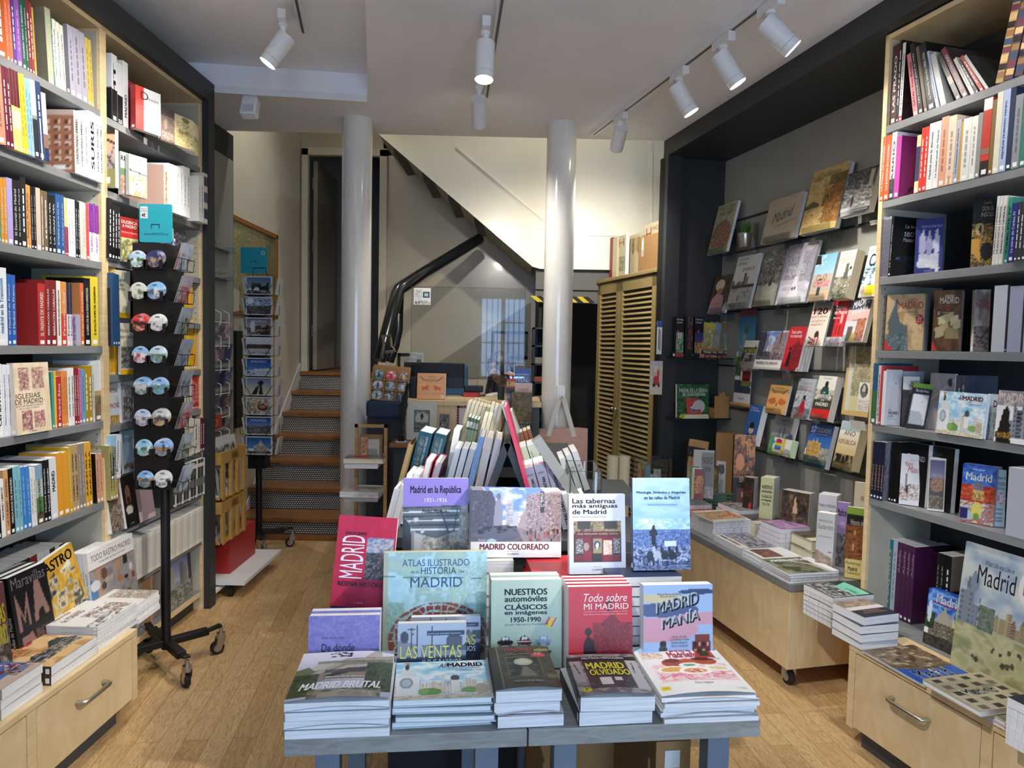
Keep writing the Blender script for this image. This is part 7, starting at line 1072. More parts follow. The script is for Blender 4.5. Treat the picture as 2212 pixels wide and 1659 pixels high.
for i in range(2):
 p=q(20+i*60,445,yb+.0);m=MB();m.grid(paint([('f','d8d4cc'),('n',.1,.3,.9,.9,'d8d4cc 6a8a6a c8a088 5a6a7a',4,4)],14,16,i),lambda U,W:S3(U*.05,W*.02,W*.06));m.box(0,.05,.002,.02,0,.02,'d0ccc4');ob=m.mk('small_pack',PRINTM);ob.location=(p.x,p.y,q(40,445,yb+.0).z);ob.location.z=CT+.0;tag(ob,['left','right'][i]+' little printed pack beside the clear card box','pack')
 # cream paper tubes
for i,(px,c) in enumerate(((1318,'cfc4a4'),(1343,'c9be9c'))):
 p=aty(px,1200,4.2);zt=aty(px,985,4.2).z;m=MB();m.lathe([(.034,0),(.034,zt),(.029,zt),(.029,zt-.1)],24);ob=m.mk('poster_tube',mat('poster_paper','d0c6a8',.5),smooth=True);ob.location=(p.x,p.y,0);tag(ob,['left','right'][i]+' cream rolled poster standing behind the display tables','poster','rolled posters')
 # two display tables in front
TF=Frame((-.418,1.30),(.994,.110,0),(.110,-.994,0));TZT=.75;NO=(0,0,1)
BLUEG=mat('blue_grey_paint','6a7684',.45,nscale=20);TOPG=wood('grey_oak_top','9d9d98','86867f',(2,16,16),.45,4.0,1.2)
def table(label,s0,s1,dep=.62):
 r=thing('display_table',label,'table',TF.at(s0));T=Mx.Translation(-TF.at(s0))
 b=MB();fbox(b,TF,s0,s1,-dep,0,TZT-.034,TZT);b.mk('table_top',TOPG,r,bevel=.0015,M=T)
 for a,d in ((s0+.055,-.02),(s1-.1,-.02),(s0+.055,-dep+.06),(s1-.1,-dep+.06)):
  b=MB();fbox(b,TF,a,a+.046,d-.046,d,0,TZT-.034);b.mk('leg',BLUEG,r,bevel=.001,M=T)
 b=MB();fbox(b,TF,s0+.055,s1-.055,-dep+.03,-.04,.12,.14);b.mk('lower_shelf',mat('lower_shelf_dark','2e2c2a',.6),r,M=T)
 return r
table('left grey display table with blue-grey legs, carrying the concrete terraces stack',0,.464);table('right grey display table with blue-grey legs, carrying the cookery stack',.467,.942)
GT='books stacked on the display tables'
def pileT(bl,br,topn,n,dep,label,**k):return pile(TF,NO,bl,br,topn,TZT,n,dep,label,GT,**k)
BRUTF=[('f','c4c4d4'),('g',0,.7,1,1,'c8c8d6','e0e0ea'),('d',.3,.86,.55,.98,'2a2028 4a3438',24,.025,.015),('p',[(0,.45),(.1,.55),(.28,.62),(.5,.82),(1,.86),(1,.4),(0,.3)],'8a8270'),('p',[(.12,.55),(.2,.72),(.34,.76),(.36,.62)],'b8b4a4'),('p',[(.68,.84),(.78,.98),(.86,.98),(.88,.84)],'b4b0a4'),('p',[(.15,.48),(.48,.8),(1,.84),(1,.8),(.52,.75),(.22,.46)],'a8a290'),('p',[(.3,.5),(.5,.66),(.9,.7),(.9,.66),(.54,.6),(.36,.48)],'b0aa98'),('p',[(.3,.44),(.52,.6),(.88,.62),(.88,.56),(.56,.5),(.36,.4)],'3a3830'),('n',.2,.72,.9,.78,'4a5a34 8a8270 6a7448 8a8270',14,3,.8),('n',.3,.5,.85,.58,'3a4a2c 5a5a48 2a3020 6a6a58',12,3,.8),('p',[(0,.4),(0,.6),(.12,.66),(.2,.55),(.12,.42)],'6a7050'),('n',0,.05,.25,.5,'2a3420 4a5a34 3a4428 6a7448',5,7),('n',.72,.1,1,.72,'2a3420 4a5c30 384628 5c6a3c 22281a',7,10),('n',.2,0,.9,.16,'6a6a4c 4a5434 8a8268 a09c88',8,4),('p',[(.3,.06),(.5,.14),(.85,.12),(.88,.0),(.3,0)],'a8a48c'),('n',.5,.02,.86,.12,'a8a48c 8a8470 b8b4a0',20,1),('e',.78,.82,.015,.02,'d87040')]
pileT((613,1598),(840,1589),1520,4,.215,'square concrete terraces cover with white slanted capitals, front left stack',lower='square concrete terraces cover, front left',seed=21,jit=.012,fr=BRUTF,under='c8c8d0',sp='b8b8c0',cu=.010,res=.0022,wr=[('Alejandro García Alcántara',.32,.37,.72,.415,'f0f0f0','bi'),('Fotografías: Luis Carrión',.33,.32,.7,.36,'f0f0f0','bi'),('MADRID BRUTAL',.1,.16,.9,.29,'f6f6f6','bi'),('LA LIBRERÍA',.44,.1,.56,.125,'e8e8e8')])
pileT((850,1578),(1067,1577),1514,4,.165,'watercolour street guide, landscape, on the hardback stack of the left table',lower='landscape watercolour guide, left table',seed=22,jit=.03,fr=ALLM,under='7a8a90',hard=True,sp='c8d4d8',res=.0022,wr=[('All',.46,.8,.56,.93,'333333','i'),('MADRID',.56,.82,.94,.93,'8a1a34','b'),('EN 45 DIBUJOS',.56,.765,.72,.79,'804040'),('IN 45 DRAWINGS',.76,.765,.92,.79,'804040'),('Joaquín González Dorao',.64,.7,.93,.74,'444455','i')])
OCU=[('f','4a3c30'),('n',0,0,1,1,'4a3c30 3a2e26 5c4c3c 44362c',5,5),('r',0,0,.14,1,'3a3026'),('r',.13,0,.14,1,'8a7a5a'),('r',.24,.22,.8,.72,'6a5c44'),('r',.26,.24,.78,.7,'2a2620'),('n',.26,.24,.78,.7,'1c1a16 4a4438 2a2620 6a6252',6,6),('e',.52,.58,.15,.09,'c8c0a4'),('e',.52,.58,.1,.06,'d8d2bc'),('p',[(.42,.24),(.5,.46),(.56,.46),(.7,.24)],'8a8470'),('p',[(.76,.85),(1,.86),(1,.93),(.76,.92)],'9a8450'),('p',[(.84,.2),(1,.22),(1,.3),(.84,.3)],'8a7848'),('e',.8,.76,.12,.06,'d03438')]
pileT((1070,1573),(1215,1572),1494,3,.20,'dark brown leather look guide with a red seal, middle front stack',lower='leather look guide, middle front',seed=23,jit=.012,fr=OCU,under='dcd4d8',sp='4a3c30',cu=.008,res=.0022,wr=[('MADRID',.26,.86,.72,.93,'c04a40'),('OCULTO',.4,.82,.66,.86,'c04a40'),('UNA GUÍA PRÁCTICA',.3,.765,.66,.785,'c8b8a0'),('12ª',.75,.76,.86,.8,'f4e8e4','b'),('EDICIÓN',.72,.73,.88,.75,'f4e8e4'),('MARCO & PETER BESAS',.3,.1,.74,.135,'d8ccb8')])
OLV=[('f','6a6a6a'),('n',0,0,1,1,'8a8a8a 5a5a5a a8a8a8 707070',4,6),('r',.18,.12,.82,.82,'2e2e30'),('r',.2,.14,.8,.8,'3a3a3c'),('r',0,.82,1,.92,'28282a'),('r',.82,.1,.98,.82,'b4b4b4'),('r',.02,.3,.16,.82,'a0a0a0'),('l',.06,.75,.1,.5,.01,'3a3a3c'),('l',.9,.75,.88,.5,.01,'3a3a3c'),('n',.2,.14,.8,.38,'2a2a2c 48484a 202022 6a6a6a',6,4),('r',.34,.2,.5,.38,'d0d0cc'),('r',.55,.3,.66,.38,'c8c8c4'),('e',.12,.12,.06,.05,'e0d020')]
s0_,s1_,zO=pileT((1247,1569),(1408,1565),1505,2,.19,'grey shop front cover with yellow capitals, on the right table',lower='grey shop front cover, right table',seed=24,jit=.06,fr=OLV,under='c8c8cc',sp='2a2a28',cu=.009,res=.0022,wr=[('FRUTERÍA·VERDULERÍA',.2,.84,.82,.9,'d0d0cc','b'),('MADRID',.22,.58,.76,.74,'d8d040','b'),('OLVIDADO',.24,.42,.8,.56,'d8d040','b'),('3ª',.09,.1,.15,.14,'222222','b')])
pileT((1430,1563),(1638,1560),1508,5,.235,'white cookery cover with painted dishes on a red check cloth, front right stack',lower='painted dishes cookery cover, front right',seed=25,jit=.012,fr=COC,under='dcdadc',sp='d8d4d4',cu=.010,res=.0022,wr=[('Cocina',.4,.84,.66,.96,'b83040','b'),('Madrileña',.36,.7,.7,.83,'b83040','b'),('Elena Segura',.42,.14,.62,.19,'6a6a70','i'),('1ª EDICIÓN',.05,.1,.13,.13,'c03020'),('50 recetas',.84,.66,.93,.69,'6a6a50'),('LA LIBRERÍA',.82,.06,.94,.08,'6a6a70')])
# second row, standing on the table
def stT(label,bl,br,top,z=TZT,t=.02,tilt=9,y=1.62,yaw=0,**k):
 return face(label,bl,br,top,z,t=t,tilt=tilt,pn=(V((0,y,0)),V((math.sin(math.radians(6.3+yaw)),-math.cos(math.radians(6.3+yaw)),0))),**k)
stT('violet cover with a white street pattern and black serif title, left table',(663,1450),(818,1450),1336,y=1.575,t=.028,fr=[('f','8076b8'),('n',0,0,1,1,'8a80c0 7a70b4 9288c8 7468ac',14,14),('n',0,0,1,1,'8076b8 8076b8 a49cd4 8076b8',16,16,.5)],sp='6a5ca8',wr=[('PEDRO SALA BALLESTER',.19,.64,.5,.665,'2a2440'),('De dónde',.19,.44,.65,.56,'1c1830'),('viene...',.19,.24,.78,.4,'1c1830')],cp=1,res=.003)
VEN=[('g',0,.3,1,1,'a0a8bc','b8c0d0'),('c',.35,.42,1,.8,'6a7080 7c8292 5a6070','3c424e',4),('r',.38,.48,1,.56,'8a90a0'),('p',[(0,.4),(0,.74),(.3,.66),(.3,.4)],'8a8c94'),('e',.1,.78,.06,.1,'4a5060'),('r',0,.22,1,.46,'22304c'),('n',0,0,1,.24,'2a3040 4a5060 1c2230 5c6270',6,4),('r',.27,.2,.285,.98,'16181e'),('r',.49,.3,.5,.96,'20222a'),('l',.15,.9,.25,.9,.006,'3a3e48'),('l',.17,.82,.25,.84,.006,'3a3e48'),('r',.2,.6,.205,.93,'3a3e48'),('r',.42,.8,.98,.87,'2c405c')]
for i,(x0,x1,tp,yy,lab) in enumerate(((857,1006,1351,1.535,'grey suburb photo cover with thin yellow capitals, in front of the map atlas'),(886,1037,1337,1.62,'second grey suburb photo cover, standing just behind the first, left table'))):
 stT(lab,(x0,1470),(x1,1470),tp,y=yy,t=.022,tilt=7,fr=VEN,sp='2a3448',wr=[('JUAN LUIS ROLDÁN CALZADO',.44,.815,.92,.85,'d8dce8'),('LAS VENTAS',.04,.44,.93,.64,'dcd85a'),('Y SUS BARRIOS',.36,.32,.93,.42,'e4e8f0')],res=.0025,grp='suburb photo books on the left table')
ATL=[('f','a8c8c4'),('n',0,0,1,1,'a4ccd4 b8dce4 98bcb8 b0c8b4',6,6),('r',0,0,.045,1,'b0b49c'),('n',.7,.45,1,.9,'a8d0dc 8aa890 c0dce4 98b8b0',14,14,.7),('n',.04,0,.2,.5,'88b0a4 6a9484 a4c4b4 98b49c',18,22,.8),('n',.9,0,1,.6,'88b0a4 6a9484 a4c4b4',8,22,.8),('w',.55,.12,.5,.38,'8a4c44',6,30),('l',0,.76,.95,.73,.004,'4a6a78'),('r',.36,.585,.64,.61,'b8c8c0')]
stT('large pale blue map atlas with thin dark capitals, centre of the left table',(825,1450),(1050,1450),1198,y=1.70,t=.03,tilt=8,hard=True,fr=ATL,sp='c8c8b0',wr=[('ATLAS ILUSTRADO',.18,.86,.83,.93,'3a5a8c'),('de la',.26,.79,.34,.82,'4a6a90'),('HISTORIA',.36,.78,.7,.85,'24405c'),('de',.73,.79,.78,.82,'4a6a90'),('MADRID',.26,.65,.76,.75,'2c4c74')],res=.0025,cream=True)
CARS=[('f','b4c4b4'),('g',0,0,1,1,'a4b8a8','b8c8b6')]
for r_,yv in ((0,.3),(1,.18)):
 for c_,cc in enumerate((('2a2024','6a2024','8a9cb4'),('5c6a64','2a4a78','3a4450'))[r_]):
  x_=.2+.27*c_;CARS+=[('e',x_,yv,.115,.032,cc),('e',x_,yv+.035,.065,.035,cc),('e',x_-.02,yv+.042,.022,.018,'c8d4d4'),('e',x_+.025,yv+.042,.02,.018,'c8d4d4'),('e',x_-.065,yv-.03,.024,.018,'15161a'),('e',x_+.065,yv-.03,.024,.018,'15161a'),('e',x_-.065,yv-.03,.01,.008,'b8c0c0'),('e',x_+.065,yv-.03,.01,.008,'b8c0c0')]
  if c_==1 and r_==0:CARS+=[('r',x_-.11,yv-.005,x_+.11,yv+.008,'d8d0cc')]
CARS+=[('p',[(.78,.47),(.84,.56),(.9,.57),(.83,.44)],'e0c828'),('p',[(.76,.5),(.82,.58),(.84,.57),(.79,.48)],'c83028'),('p',[(.84,.44),(.86,.5),(.92,.57),(.93,.56),(.87,.48)],'c83028')]
stT('pale green cover with rows of classic cars and bold black capitals, between the tables',(1060,1470),(1213,1470),1258,y=1.60,t=.034,tilt=7,fr=CARS,sp='a8b8a8',wr=[('NUESTROS',.19,.83,.79,.9,'16242c','b'),('automóviles',.19,.755,.79,.82,'16242c','b'),('CLÁSICOS',.19,.665,.79,.735,'16242c','b'),('en imágenes',.19,.595,.79,.655,'16242c','b'),('1950-1990',.28,.525,.7,.58,'16242c','b'),('Javier Navarro Fortuño',.19,.48,.78,.51,'4a5458')],res=.0022,cp=1)
stT('glossy red city cover with a dark standing figure, left on the right table',(1228,1468),(1367,1468),1271,y=1.55,t=.02,tilt=8,fr=TS,sp='e0dcdc',wr=[('Todo sobre',.24,.83,.92,.92,'f0e0e0','i'),('MI MADRID',.24,.745,.94,.81,'f0e0e0'),('Un paseo por el Madrid de siempre, desde',.24,.712,.92,.726,'e8c8c8'),('los barrios hasta las afueras',.24,.685,.92,.7,'e8c8c8')],res=.0022,cp=3)
MANT=[('Manuel García del Moral',.2,.885,.54,.91,'26304a'),('@secretosdemadrid',.24,.86,.48,.88,'26304a'),('Ilustraciones',.66,.885,.8,.91,'26304a'),('Pedrita Parker',.64,.86,.82,.88,'26304a'),
('MADRID',.2,.67,.8,.8,'1c2030','bt'),('MANÍA',.28,.5,.82,.64,'1c2030','bt'),('MADRID',.185,.685,.785,.815,'e4ecf4','bt'),('MANÍA',.265,.515,.805,.655,'e4ecf4','bt'),('UNA GUÍA',.4,.41,.62,.435,'26304a'),('ILUSTRADA PARA',.38,.375,.66,.4,'26304a'),('ENAMORARTE',.4,.34,.63,.365,'26304a'),('DE LA CIUDAD',.4,.305,.64,.33,'26304a')]
stT('blue and pink cartoon city cover with white block capitals, right table',(1390,1468),(1540,1468),1268,y=1.55,t=.03,tilt=6,fr=MMA,sp='b0b8c8',wr=MANT,res=.0022)
# piles carrying the third row
def support(label,s0,d0,w,dep,n,t,c,z=TZT,**k):
 for i in range(n):lay(f"{ORD[i]} book from the bottom in the {label}",TF,s0+.003*((i*7)%3-1),s0+w,d0,dep,z+t*i,t-.0008,.015*((i*5)%3-1),grp='supporting stacks on the tables',fr=c,under=None,sp=c,dot=False,**k) if False else lay(f"{ORD[i]} book from the bottom in the {label}",TF,s0+.003*((i*7)%3-1),s0+w,d0,dep,z+t*i,t-.0008,.015*((i*5)%3-1),grp='supporting stacks on the tables',fr=c,sp=c,dot=False,**k)
 return z+t*n
zr=support('violet stack behind the violet street pattern copies',.02,-.40,.2,.19,3,.031,'7a70b0')
zm=support('white stack beneath the landscape avenue book',.25,-.50,.24,.15,6,.0305,'d0ccc8')
zt_=support('red stack beneath the old taverns book',.525,-.385,.15,.18,6,.0295,'b82a34')
zy=support('navy stack beneath the blue rooftop book',.705,-.315,.18,.2,8,.0245,'26304c',sw=[('Mitología, símbolos y alegorías en las calles de Madrid',.35,.08,.65,.9,'b8c0d0','r')])
CARB=[('f','c43250'),('n',0,0,1,1,'c43250 be2e4c ca3654',4,4),('g',.52,.3,.96,.76,'4a4c58','a8b8d0'),('n',.52,.58,.96,.76,'7a9cc4 d8c8c8 b8a8b0 5a80b0 e0d4d0',4,3),('n',.52,.3,.96,.6,'3a3c44 6a6c74 26282e 8a8890 4a4a50',8,8),('r',0,0,.02,1,'b02c48')]
stT('crimson cover with huge sideways white capitals, back left of the left table',(712,1318),(842,1318),1116,z=zr,y=1.745,t=.02,tilt=14,yaw=-4,roll=3,fr=CARB,sp='b02c48',matte=True,wr=[('CARLOS IBARES',.14,.79,.5,.82,'3a1420','b'),('MADRID',.1,.31,.48,.78,'f0e8ec','r'),('RESEÑA HISTÓRICA',.1,.225,.94,.285,'3a1420','b'),('LA LIBRERÍA',.38,.04,.55,.06,'e8c8d0')],res=.003)
REP=[('f','8a8a8c'),('r',0,.7,1,1,'9078c8'),('g',.18,.02,1,.7,'a8a8a8','c4c8cc'),('p',[(.5,.02),(1,.02),(1,.72),(.8,.66),(.62,.42),(.3,.36),(.2,.06)],'a4a49e'),('n',.3,.02,1,.7,'a8a8a2 7c7c78 c4c4be 8e8e8a 5c5c5a',10,14,.8),('p',[(0,.7),(.88,.7),(.84,.44),(.5,.36),(.2,.42),(.0,.62)],'5a6064')]+[('l',-.1+.0*i,.68-.045*i,.86,.705-.05*i,.008,'d4d8dc' if i%2 else '2c3034') for i in range(6)]+[('p',[(0,.0),(0,.6),(.12,.5),(.16,0)],'34383c'),('l',.84,.68,.78,.44,.008,'1c2024'),('l',.58,.66,.7,.42,.012,'26292c'),('e',.2,.56,.04,.025,'c8c8c8'),('e',.3,.44,.03,.025,'c8c8c8')]
stT('violet banded history book with a grey station canopy photo, back of the left table',(868,1260),(1010,1260),1037,z=zm-.06,y=1.93,t=.03,tilt=8,fr=REP,sp='8a74c0',wr=[('Madrid en la República',.11,.82,.89,.92,'15121c','b'),('1931-1936',.33,.745,.67,.79,'ece8f4'),('Pedro Montoliu',.3,.63,.7,.67,'15121c','b')],res=.0025)
COLR=[('f','dedcda')]+GV+[('r',0,0,1,.225,'dedcda')]
stT('landscape book of a colourised avenue with cars and red lettering, table centre back',(1016,1240),(1212,1240),1060,z=zm,y=1.875,t=.016,tilt=12,yaw=3,roll=1.5,fr=COLR,sp='d4d0cc',wr=[('MADRID COLOREADO',.1,.115,.86,.2,'8a2c2c','b'),('ediciones',.4,.085,.53,.1,'888888'),('LA LIBRERÍA',.4,.04,.53,.07,'444444'),('S',.77,.915,.8,.96,'d8d4d8'),('E',.77,.86,.8,.905,'d8d4d8'),('P',.77,.805,.8,.85,'d8d4d8'),('U',.77,.75,.8,.795,'d8d4d8'),('Xavier Unibaso',.08,.24,.28,.27,'d8d8d8')],res=.0022,cp=2)
TAB=[('f','ccd0da'),('r',.07,.15,.93,.66,'2a1c1c'),('n',.07,.5,.93,.66,'8a7a5c 6a5c44 a89470 4a3c30',5,4),('r',.1,.46,.9,.535,'5a1c20'),('r',.1,.16,.9,.46,'6a1a20'),('r',.14,.56,.38,.66,'3a3430'),('r',.62,.56,.86,.66,'3a3430'),('r',.12,.24,.24,.44,'1c1a1c'),('n',.12,.26,.24,.44,'1c1a1c c8c8c8 1c1a1c b0b0b0',8,14),('r',.78,.24,.9,.44,'1c1a1c'),('n',.78,.26,.9,.44,'1c1a1c c8c8c8 1c1a1c b0b0b0',8,14),('r',.42,.26,.57,.44,'8a8460'),('e',.495,.36,.055,.05,'2c2c5a'),('e',.495,.35,.025,.04,'d8d4d0'),('r',.6,.24,.75,.42,'a8a8a4'),('n',.6,.24,.75,.42,'a8a8a4 d8d0c8 c88868 e8e8e4',6,6),('e',.3,.34,.05,.05,'9a8480'),('r',.4,.16,.58,.25,'2a2628'),('r',.395,.16,.415,.62,'18181c'),('r',.26,.16,.39,.28,'7a2026'),('r',.6,.16,.75,.23,'7a2026')]
stT('white old taverns book with bold black title and a red tavern front photo',(1230,1252),(1352,1252),1071,z=zt_,y=1.735,t=.022,tilt=9,fr=TAB,sp='c0c4d0',wr=[('Las tabernas',.06,.885,.82,.945,'1a1c24','b'),('más antiguas',.06,.815,.86,.875,'1a1c24','b'),('de Madrid',.06,.75,.66,.805,'1a1c24','b'),('Román Fernández-Cañadas Morillo',.06,.705,.66,.725,'6a6e7c'),('VINOS  RESTAURANTE  OLIVEROS  COMIDAS',.14,.49,.86,.51,'c8b8a0'),('ediciones',.42,.085,.56,.1,'8a8e98'),('LA LIBRERÍA',.4,.045,.58,.07,'444850')],res=.002)
MIT=[('g',0,.4,1,1,'88b8e4','a8c4ec'),('n',0,.6,1,1,'98bce8 a8c8f0 84b0e0',2,6,.8),('n',.05,.42,1,.56,'7aaee0 c8dcf0 88b8e4 e8f0f8',5,3,.9),('g',0,.2,1,.44,'3c5088','5a74b0'),('n',0,.16,1,.43,'3c5490 6a84bc 2a3c70 8aa0d0 4a64a0',16,12),('n',0,.0,1,.26,'2a3a68 a8b8dc 3c4c80 c8d4ec 1c284c 5a6ca0',8,6),('r',.55,.26,.75,.32,'c8d4e8'),('e',.36,.42,.04,.05,'1c2430'),('r',.32,.28,.4,.42,'1c2430'),('e',.36,.475,.02,.018,'1c2430'),('p',[(.3,.36),(.28,.42),(.34,.45),(.4,.45),(.44,.38)],'222a38'),('r',.33,.2,.36,.3,'1c2430'),('r',.38,.2,.41,.3,'1c2430')]+[('e',x_,.16,.07,.05,c) for x_,c in ((.3,'2a3444'),(.42,'a8b4c8'),(.55,'222c3c'),(.68,'1c2634'))]+[('e',x_,.22,.03,.04,c) for x_,c in ((.36,'a8b4c8'),(.5,'2a3444'),(.63,'1c2634'),(.76,'222c3c'))]+[('r',x_,.04,x_+.02,.13,'1c2634') for x_ in (.27,.34,.42,.5,.58,.66,.74)]+[('e',.22,.1,.05,.06,'26303e'),('e',.22,.1,.03,.04,'5a6a8a'),('n',0,0,1,.05,'2a3450 8a9cc4 3c4870',8,2)]
stT('blue rooftop skyline book with bronze horses, standing on the navy stack',(1368,1232),(1492,1232),1036,z=zy,y=1.70,t=.02,tilt=8,fr=MIT,sp='2a2c4c',wr=[('Mitología, Símbolos y Alegorías',.07,.825,.93,.86,'1c2440','b'),('en las calles de Madrid',.2,.77,.82,.805,'1c2440','b'),('Carlos Osorio García de Oteyza',.26,.7,.78,.72,'3a4668'),('LA LIBRERÍA',.46,.1,.6,.12,'c8d4e8')],sw=[('Mitología, símbolos y alegorías',.3,.15,.7,.85,'a8b0d0','r')],res=.0022)
# below the tables: cartons and a book
cb=thing('cardboard_carton','open cardboard carton under the right display table','carton',TF.at(.62,-.3));b=MB();T=Mx.Translation(-TF.at(.62,-.3))
fbox(b,TF,.53,.78,-.50,-.495,.1405,.56);fbox(b,TF,.53,.535,-.5,-.2,.1405,.56);fbox(b,TF,.775,.78,-.5,-.2,.1405,.56);fbox(b,TF,.53,.78,-.5,-.2,.1405,.145);b.mk('walls',KRAFT2,cb,M=T)
b=MB();fbox(b,TF,.78,.86,-.34,-.16,.1405,.62);c2=tag(b.mk('cardboard_box',KRAFT2),'closed cardboard box behind the right table leg','box');b=MB();fbox(b,TF,.80,.835,-.1585,-.158,.56,.6,'d8d8d4');b.mk('label',PRINTM,c2)
a_=TF.at(.56,-.42);u_=(TF.u*math.cos(.25)+Z*math.sin(.25));
book('black book with a barcode back, tilted inside the carton under the table',basis(a_+Z*.50,u_,TF.u.cross(Z).cross(u_)*0+(-TF.n*math.cos(.5)-Z*math.sin(.5)).normalized(),u_.cross((-TF.n*math.cos(.5)-Z*math.sin(.5)).normalized())),.2,.14,.02,[('f','141216'),('r',.8,.05,.95,.6,'e8e8e8')],'d0ccd0',wr=[('La importancia',.3,.5,.72,.6,'c8c4c8')])
# stepped stand of leaning books behind the tables
C6=(740,780,.25316)
sd=thing('book_stand','dark stepped book stand with a ridge of grey boards behind the front tables','book stand',(0,2.6,0))
TI=[(2.10,2.42,.92),(2.42,2.74,.99),(2.74,3.25,1.06)]
for (y0,y1,z),xa_,xb_ in zip(TI,(-.42,-.40,-.36),(.46,.44,.26)):MB().box(xa_,xb_,y0-2.6,y1-2.6,z-.03,z).mk('step',DARKG,sd)
MB().box(-.36,.26,-.48,.64,.12,.89).mk('cabinet',DARKP,sd)
for sx_ in (-.36,.36):MB().box(sx_-.02,sx_+.02,-.44,-.40,0,.12).mk('leg',DARKG,sd);MB().box(sx_-.02,sx_+.02,.56,.60,0,.12).mk('leg',DARKG,sd)
def q6(px,py,y):return aty(C6[0]+px*C6[2],C6[1]+py*C6[2],y)
for nm,a,e,y in (('ridge_board',(1405,700),(1262,1100),2.16),('ridge_board',(1405,700),(1560,1100),2.16)):
 A_,E_=q6(*a,y),q6(*e,y);d=(E_-A_).normalized();k=(.921-A_.z)/d.z;E_=A_+d*k
 A_.y=E_.y=0;O=V((0,-.44,0));b=MB();n_=V((-d.z,0,d.x))*.022
 pts=[A_-n_*.5,A_+n_*.5,E_+n_*.5,E_-n_*.5];b.prism([(q.x,q.z) for q in pts],-.44,.5);b.mk(nm,DARKG,sd)
def eb(label,tl,bl,th,y,zb,w=.15,fore=False,grp='books leaning on the stepped stand',**k):
 """a book leaning sideways on the stand, its spine (or fore edge) towards us: top left and a lower left point of that face, thickness in picture pixels"""
 A_,E_=q6(*tl,y),q6(*bl,y);up=(A_-E_).normalized();up.y=0;up.normalize();rt=V((up.z,0,-up.x));t=th*C6[2]*y/FPX
 lowest=min(.0,(rt*t).z);kk=(A_.z+lowest-zb-.001)/up.z;h=kk;E_=A_-up*h
 if fore:M=basis(E_+V((0,w,0)),FY,rt,up)
 else:M=basis(E_+rt*t,V((0,1,0)),-rt,up)
 return book(label,M,w,h,t-.0008,grp=grp,dot=k.pop('dot',False),**k)
Z1,Z2,Z3=.92,.99,1.06
for i in range(2):eb(['left','right'][i]+' white book with lavender covers, front left corner~D',(440+i*62,1085-i*30),(372+i*62,1340-i*30),58,2.14,Z1,fore=True,fr='c4bccc',sp='c4bccc')
eb('tan corrugated album leaning at the left edge~D',(560,705),(470,1040),40,2.45,Z2,fr='b09868',sp='c0a878',pages=False,cat='album',name='album',bd=[(.04*j,.04*j+.02,'a08858') for j in range(25)],w=.2)
for i,(tl,bl,th,tx) in enumerate((((655,592),(572,930),118,'IMÁGENES'),((788,608),(712,905),108,'IMÁGENES'))):
 eb(['left','right'][i]+' thick teal boxed book with white spine capitals on the stepped stand',tl,bl,th,2.5,Z2,w=.19,fr='1c4c5c',sp='1c4c5c',back='1c4c5c',hard=True,sw=[(tx,.12,.28,.5,.92,'d0dce0','rbi'),('del MADRID ANTIGUO',.6,.28,.76,.92,'c0ccd4','ri')])
for i,(tl,bl) in enumerate((((712,838),(672,1000)),((795,850),(752,1000)))):eb(['left','right'][i]+' white paged book with crimson covers, front left~D',tl,bl,66,2.34,Z1,fore=True,hard=True,fr='b83850',sp='b83850',w=.17)
for i in range(2):eb(['left','right'][i]+' short white paged book left of the crimson covered pair',(552+i*58,960-i*5),(530+i*58,1040),56,2.24,Z1,fore=True,fr='c8c4c8',sp='c8c4c8')
eb('grey backed book behind the white trio on the stepped stand',(950,580),(890,900),60,2.5,Z2,fore=True,fr='5a5c60',sp='5a5c60')
for i in range(3):eb(['left','middle','right'][i]+' white book of the trio with black covers, left slope~D',(958+i*62,738-i*-4),(890+i*62,1000),57,2.3,Z1,fore=True,fr='1c1c20',sp='1c1c20',w=.17)
WRAP=mat('shrink_wrap','d8e0ea',.12,noise=.03,bump=.5,bscale=60,coat=.6)
for i,(tl,bl,th,c,fc) in enumerate((((1162,640),(1075,1000),52,'5a7cb0','7ea0cc'),((1222,650),(1140,1010),66,'b8946a','d8c8c4'),((1302,660),(1222,1010),62,'b8946a','d0c4c8'))):
 r=eb(['pale blue','first tan edged','second tan edged'][i]+' shrink-wrapped book beside the ridge~D',tl,bl,th,2.2,Z1,hard=True,fr=c,sp=fc,w=.22)
for i in range(6):eb(['first','second','third','fourth','fifth','sixth'][i]+' cream book from the left in the long back row of the stand',(1072+i*32,345+i*9),(1015+i*32,560),31,2.95,Z3,fore=True,fr='d8cca8',sp='d8cca8',cream=True,w=.16)
for i in range(5):eb(['first','second','third','fourth','fifth'][i]+' cream book from the left in the rearmost row of the stand',(1128+i*28,315+i*8),(1080+i*28,480),27,3.15,Z3,fore=True,fr='d4c8a4',sp='d4c8a4',cream=True,w=.06)
for i in range(4):eb(['first','second','third','fourth'][i]+' dark green book from the left in the small green row of the stand',(1070+i*25,475+i*8),(1040+i*25,640),24,2.76,Z3,w=.14,fr='2c4a3c',sp=['3a5c48','4a6c50','5a7c58','6a8a60'][i],bd=[(.3,.7,'a8b8a0'),(.75,.9,'c8d0c0')])
for i in range(3):eb(['left','middle','right'][i]+' tall pale book of the trio nearest the ridge, back of the stand',(1272+i*32,358+i*10),(1222+i*32,590),31,2.85,Z3,fore=True,fr='c8c4ac',sp='c8c4ac',cream=True,w=.1)
for i in range(2):eb(['left','right'][i]+' small cream book in front of the long back row of the stand',(1212+i*36,450+i*6),(1185+i*36,560),34,2.62,Z2,fore=True,fr='d8d0b8',sp='d8d0b8',cream=True,w=.11)
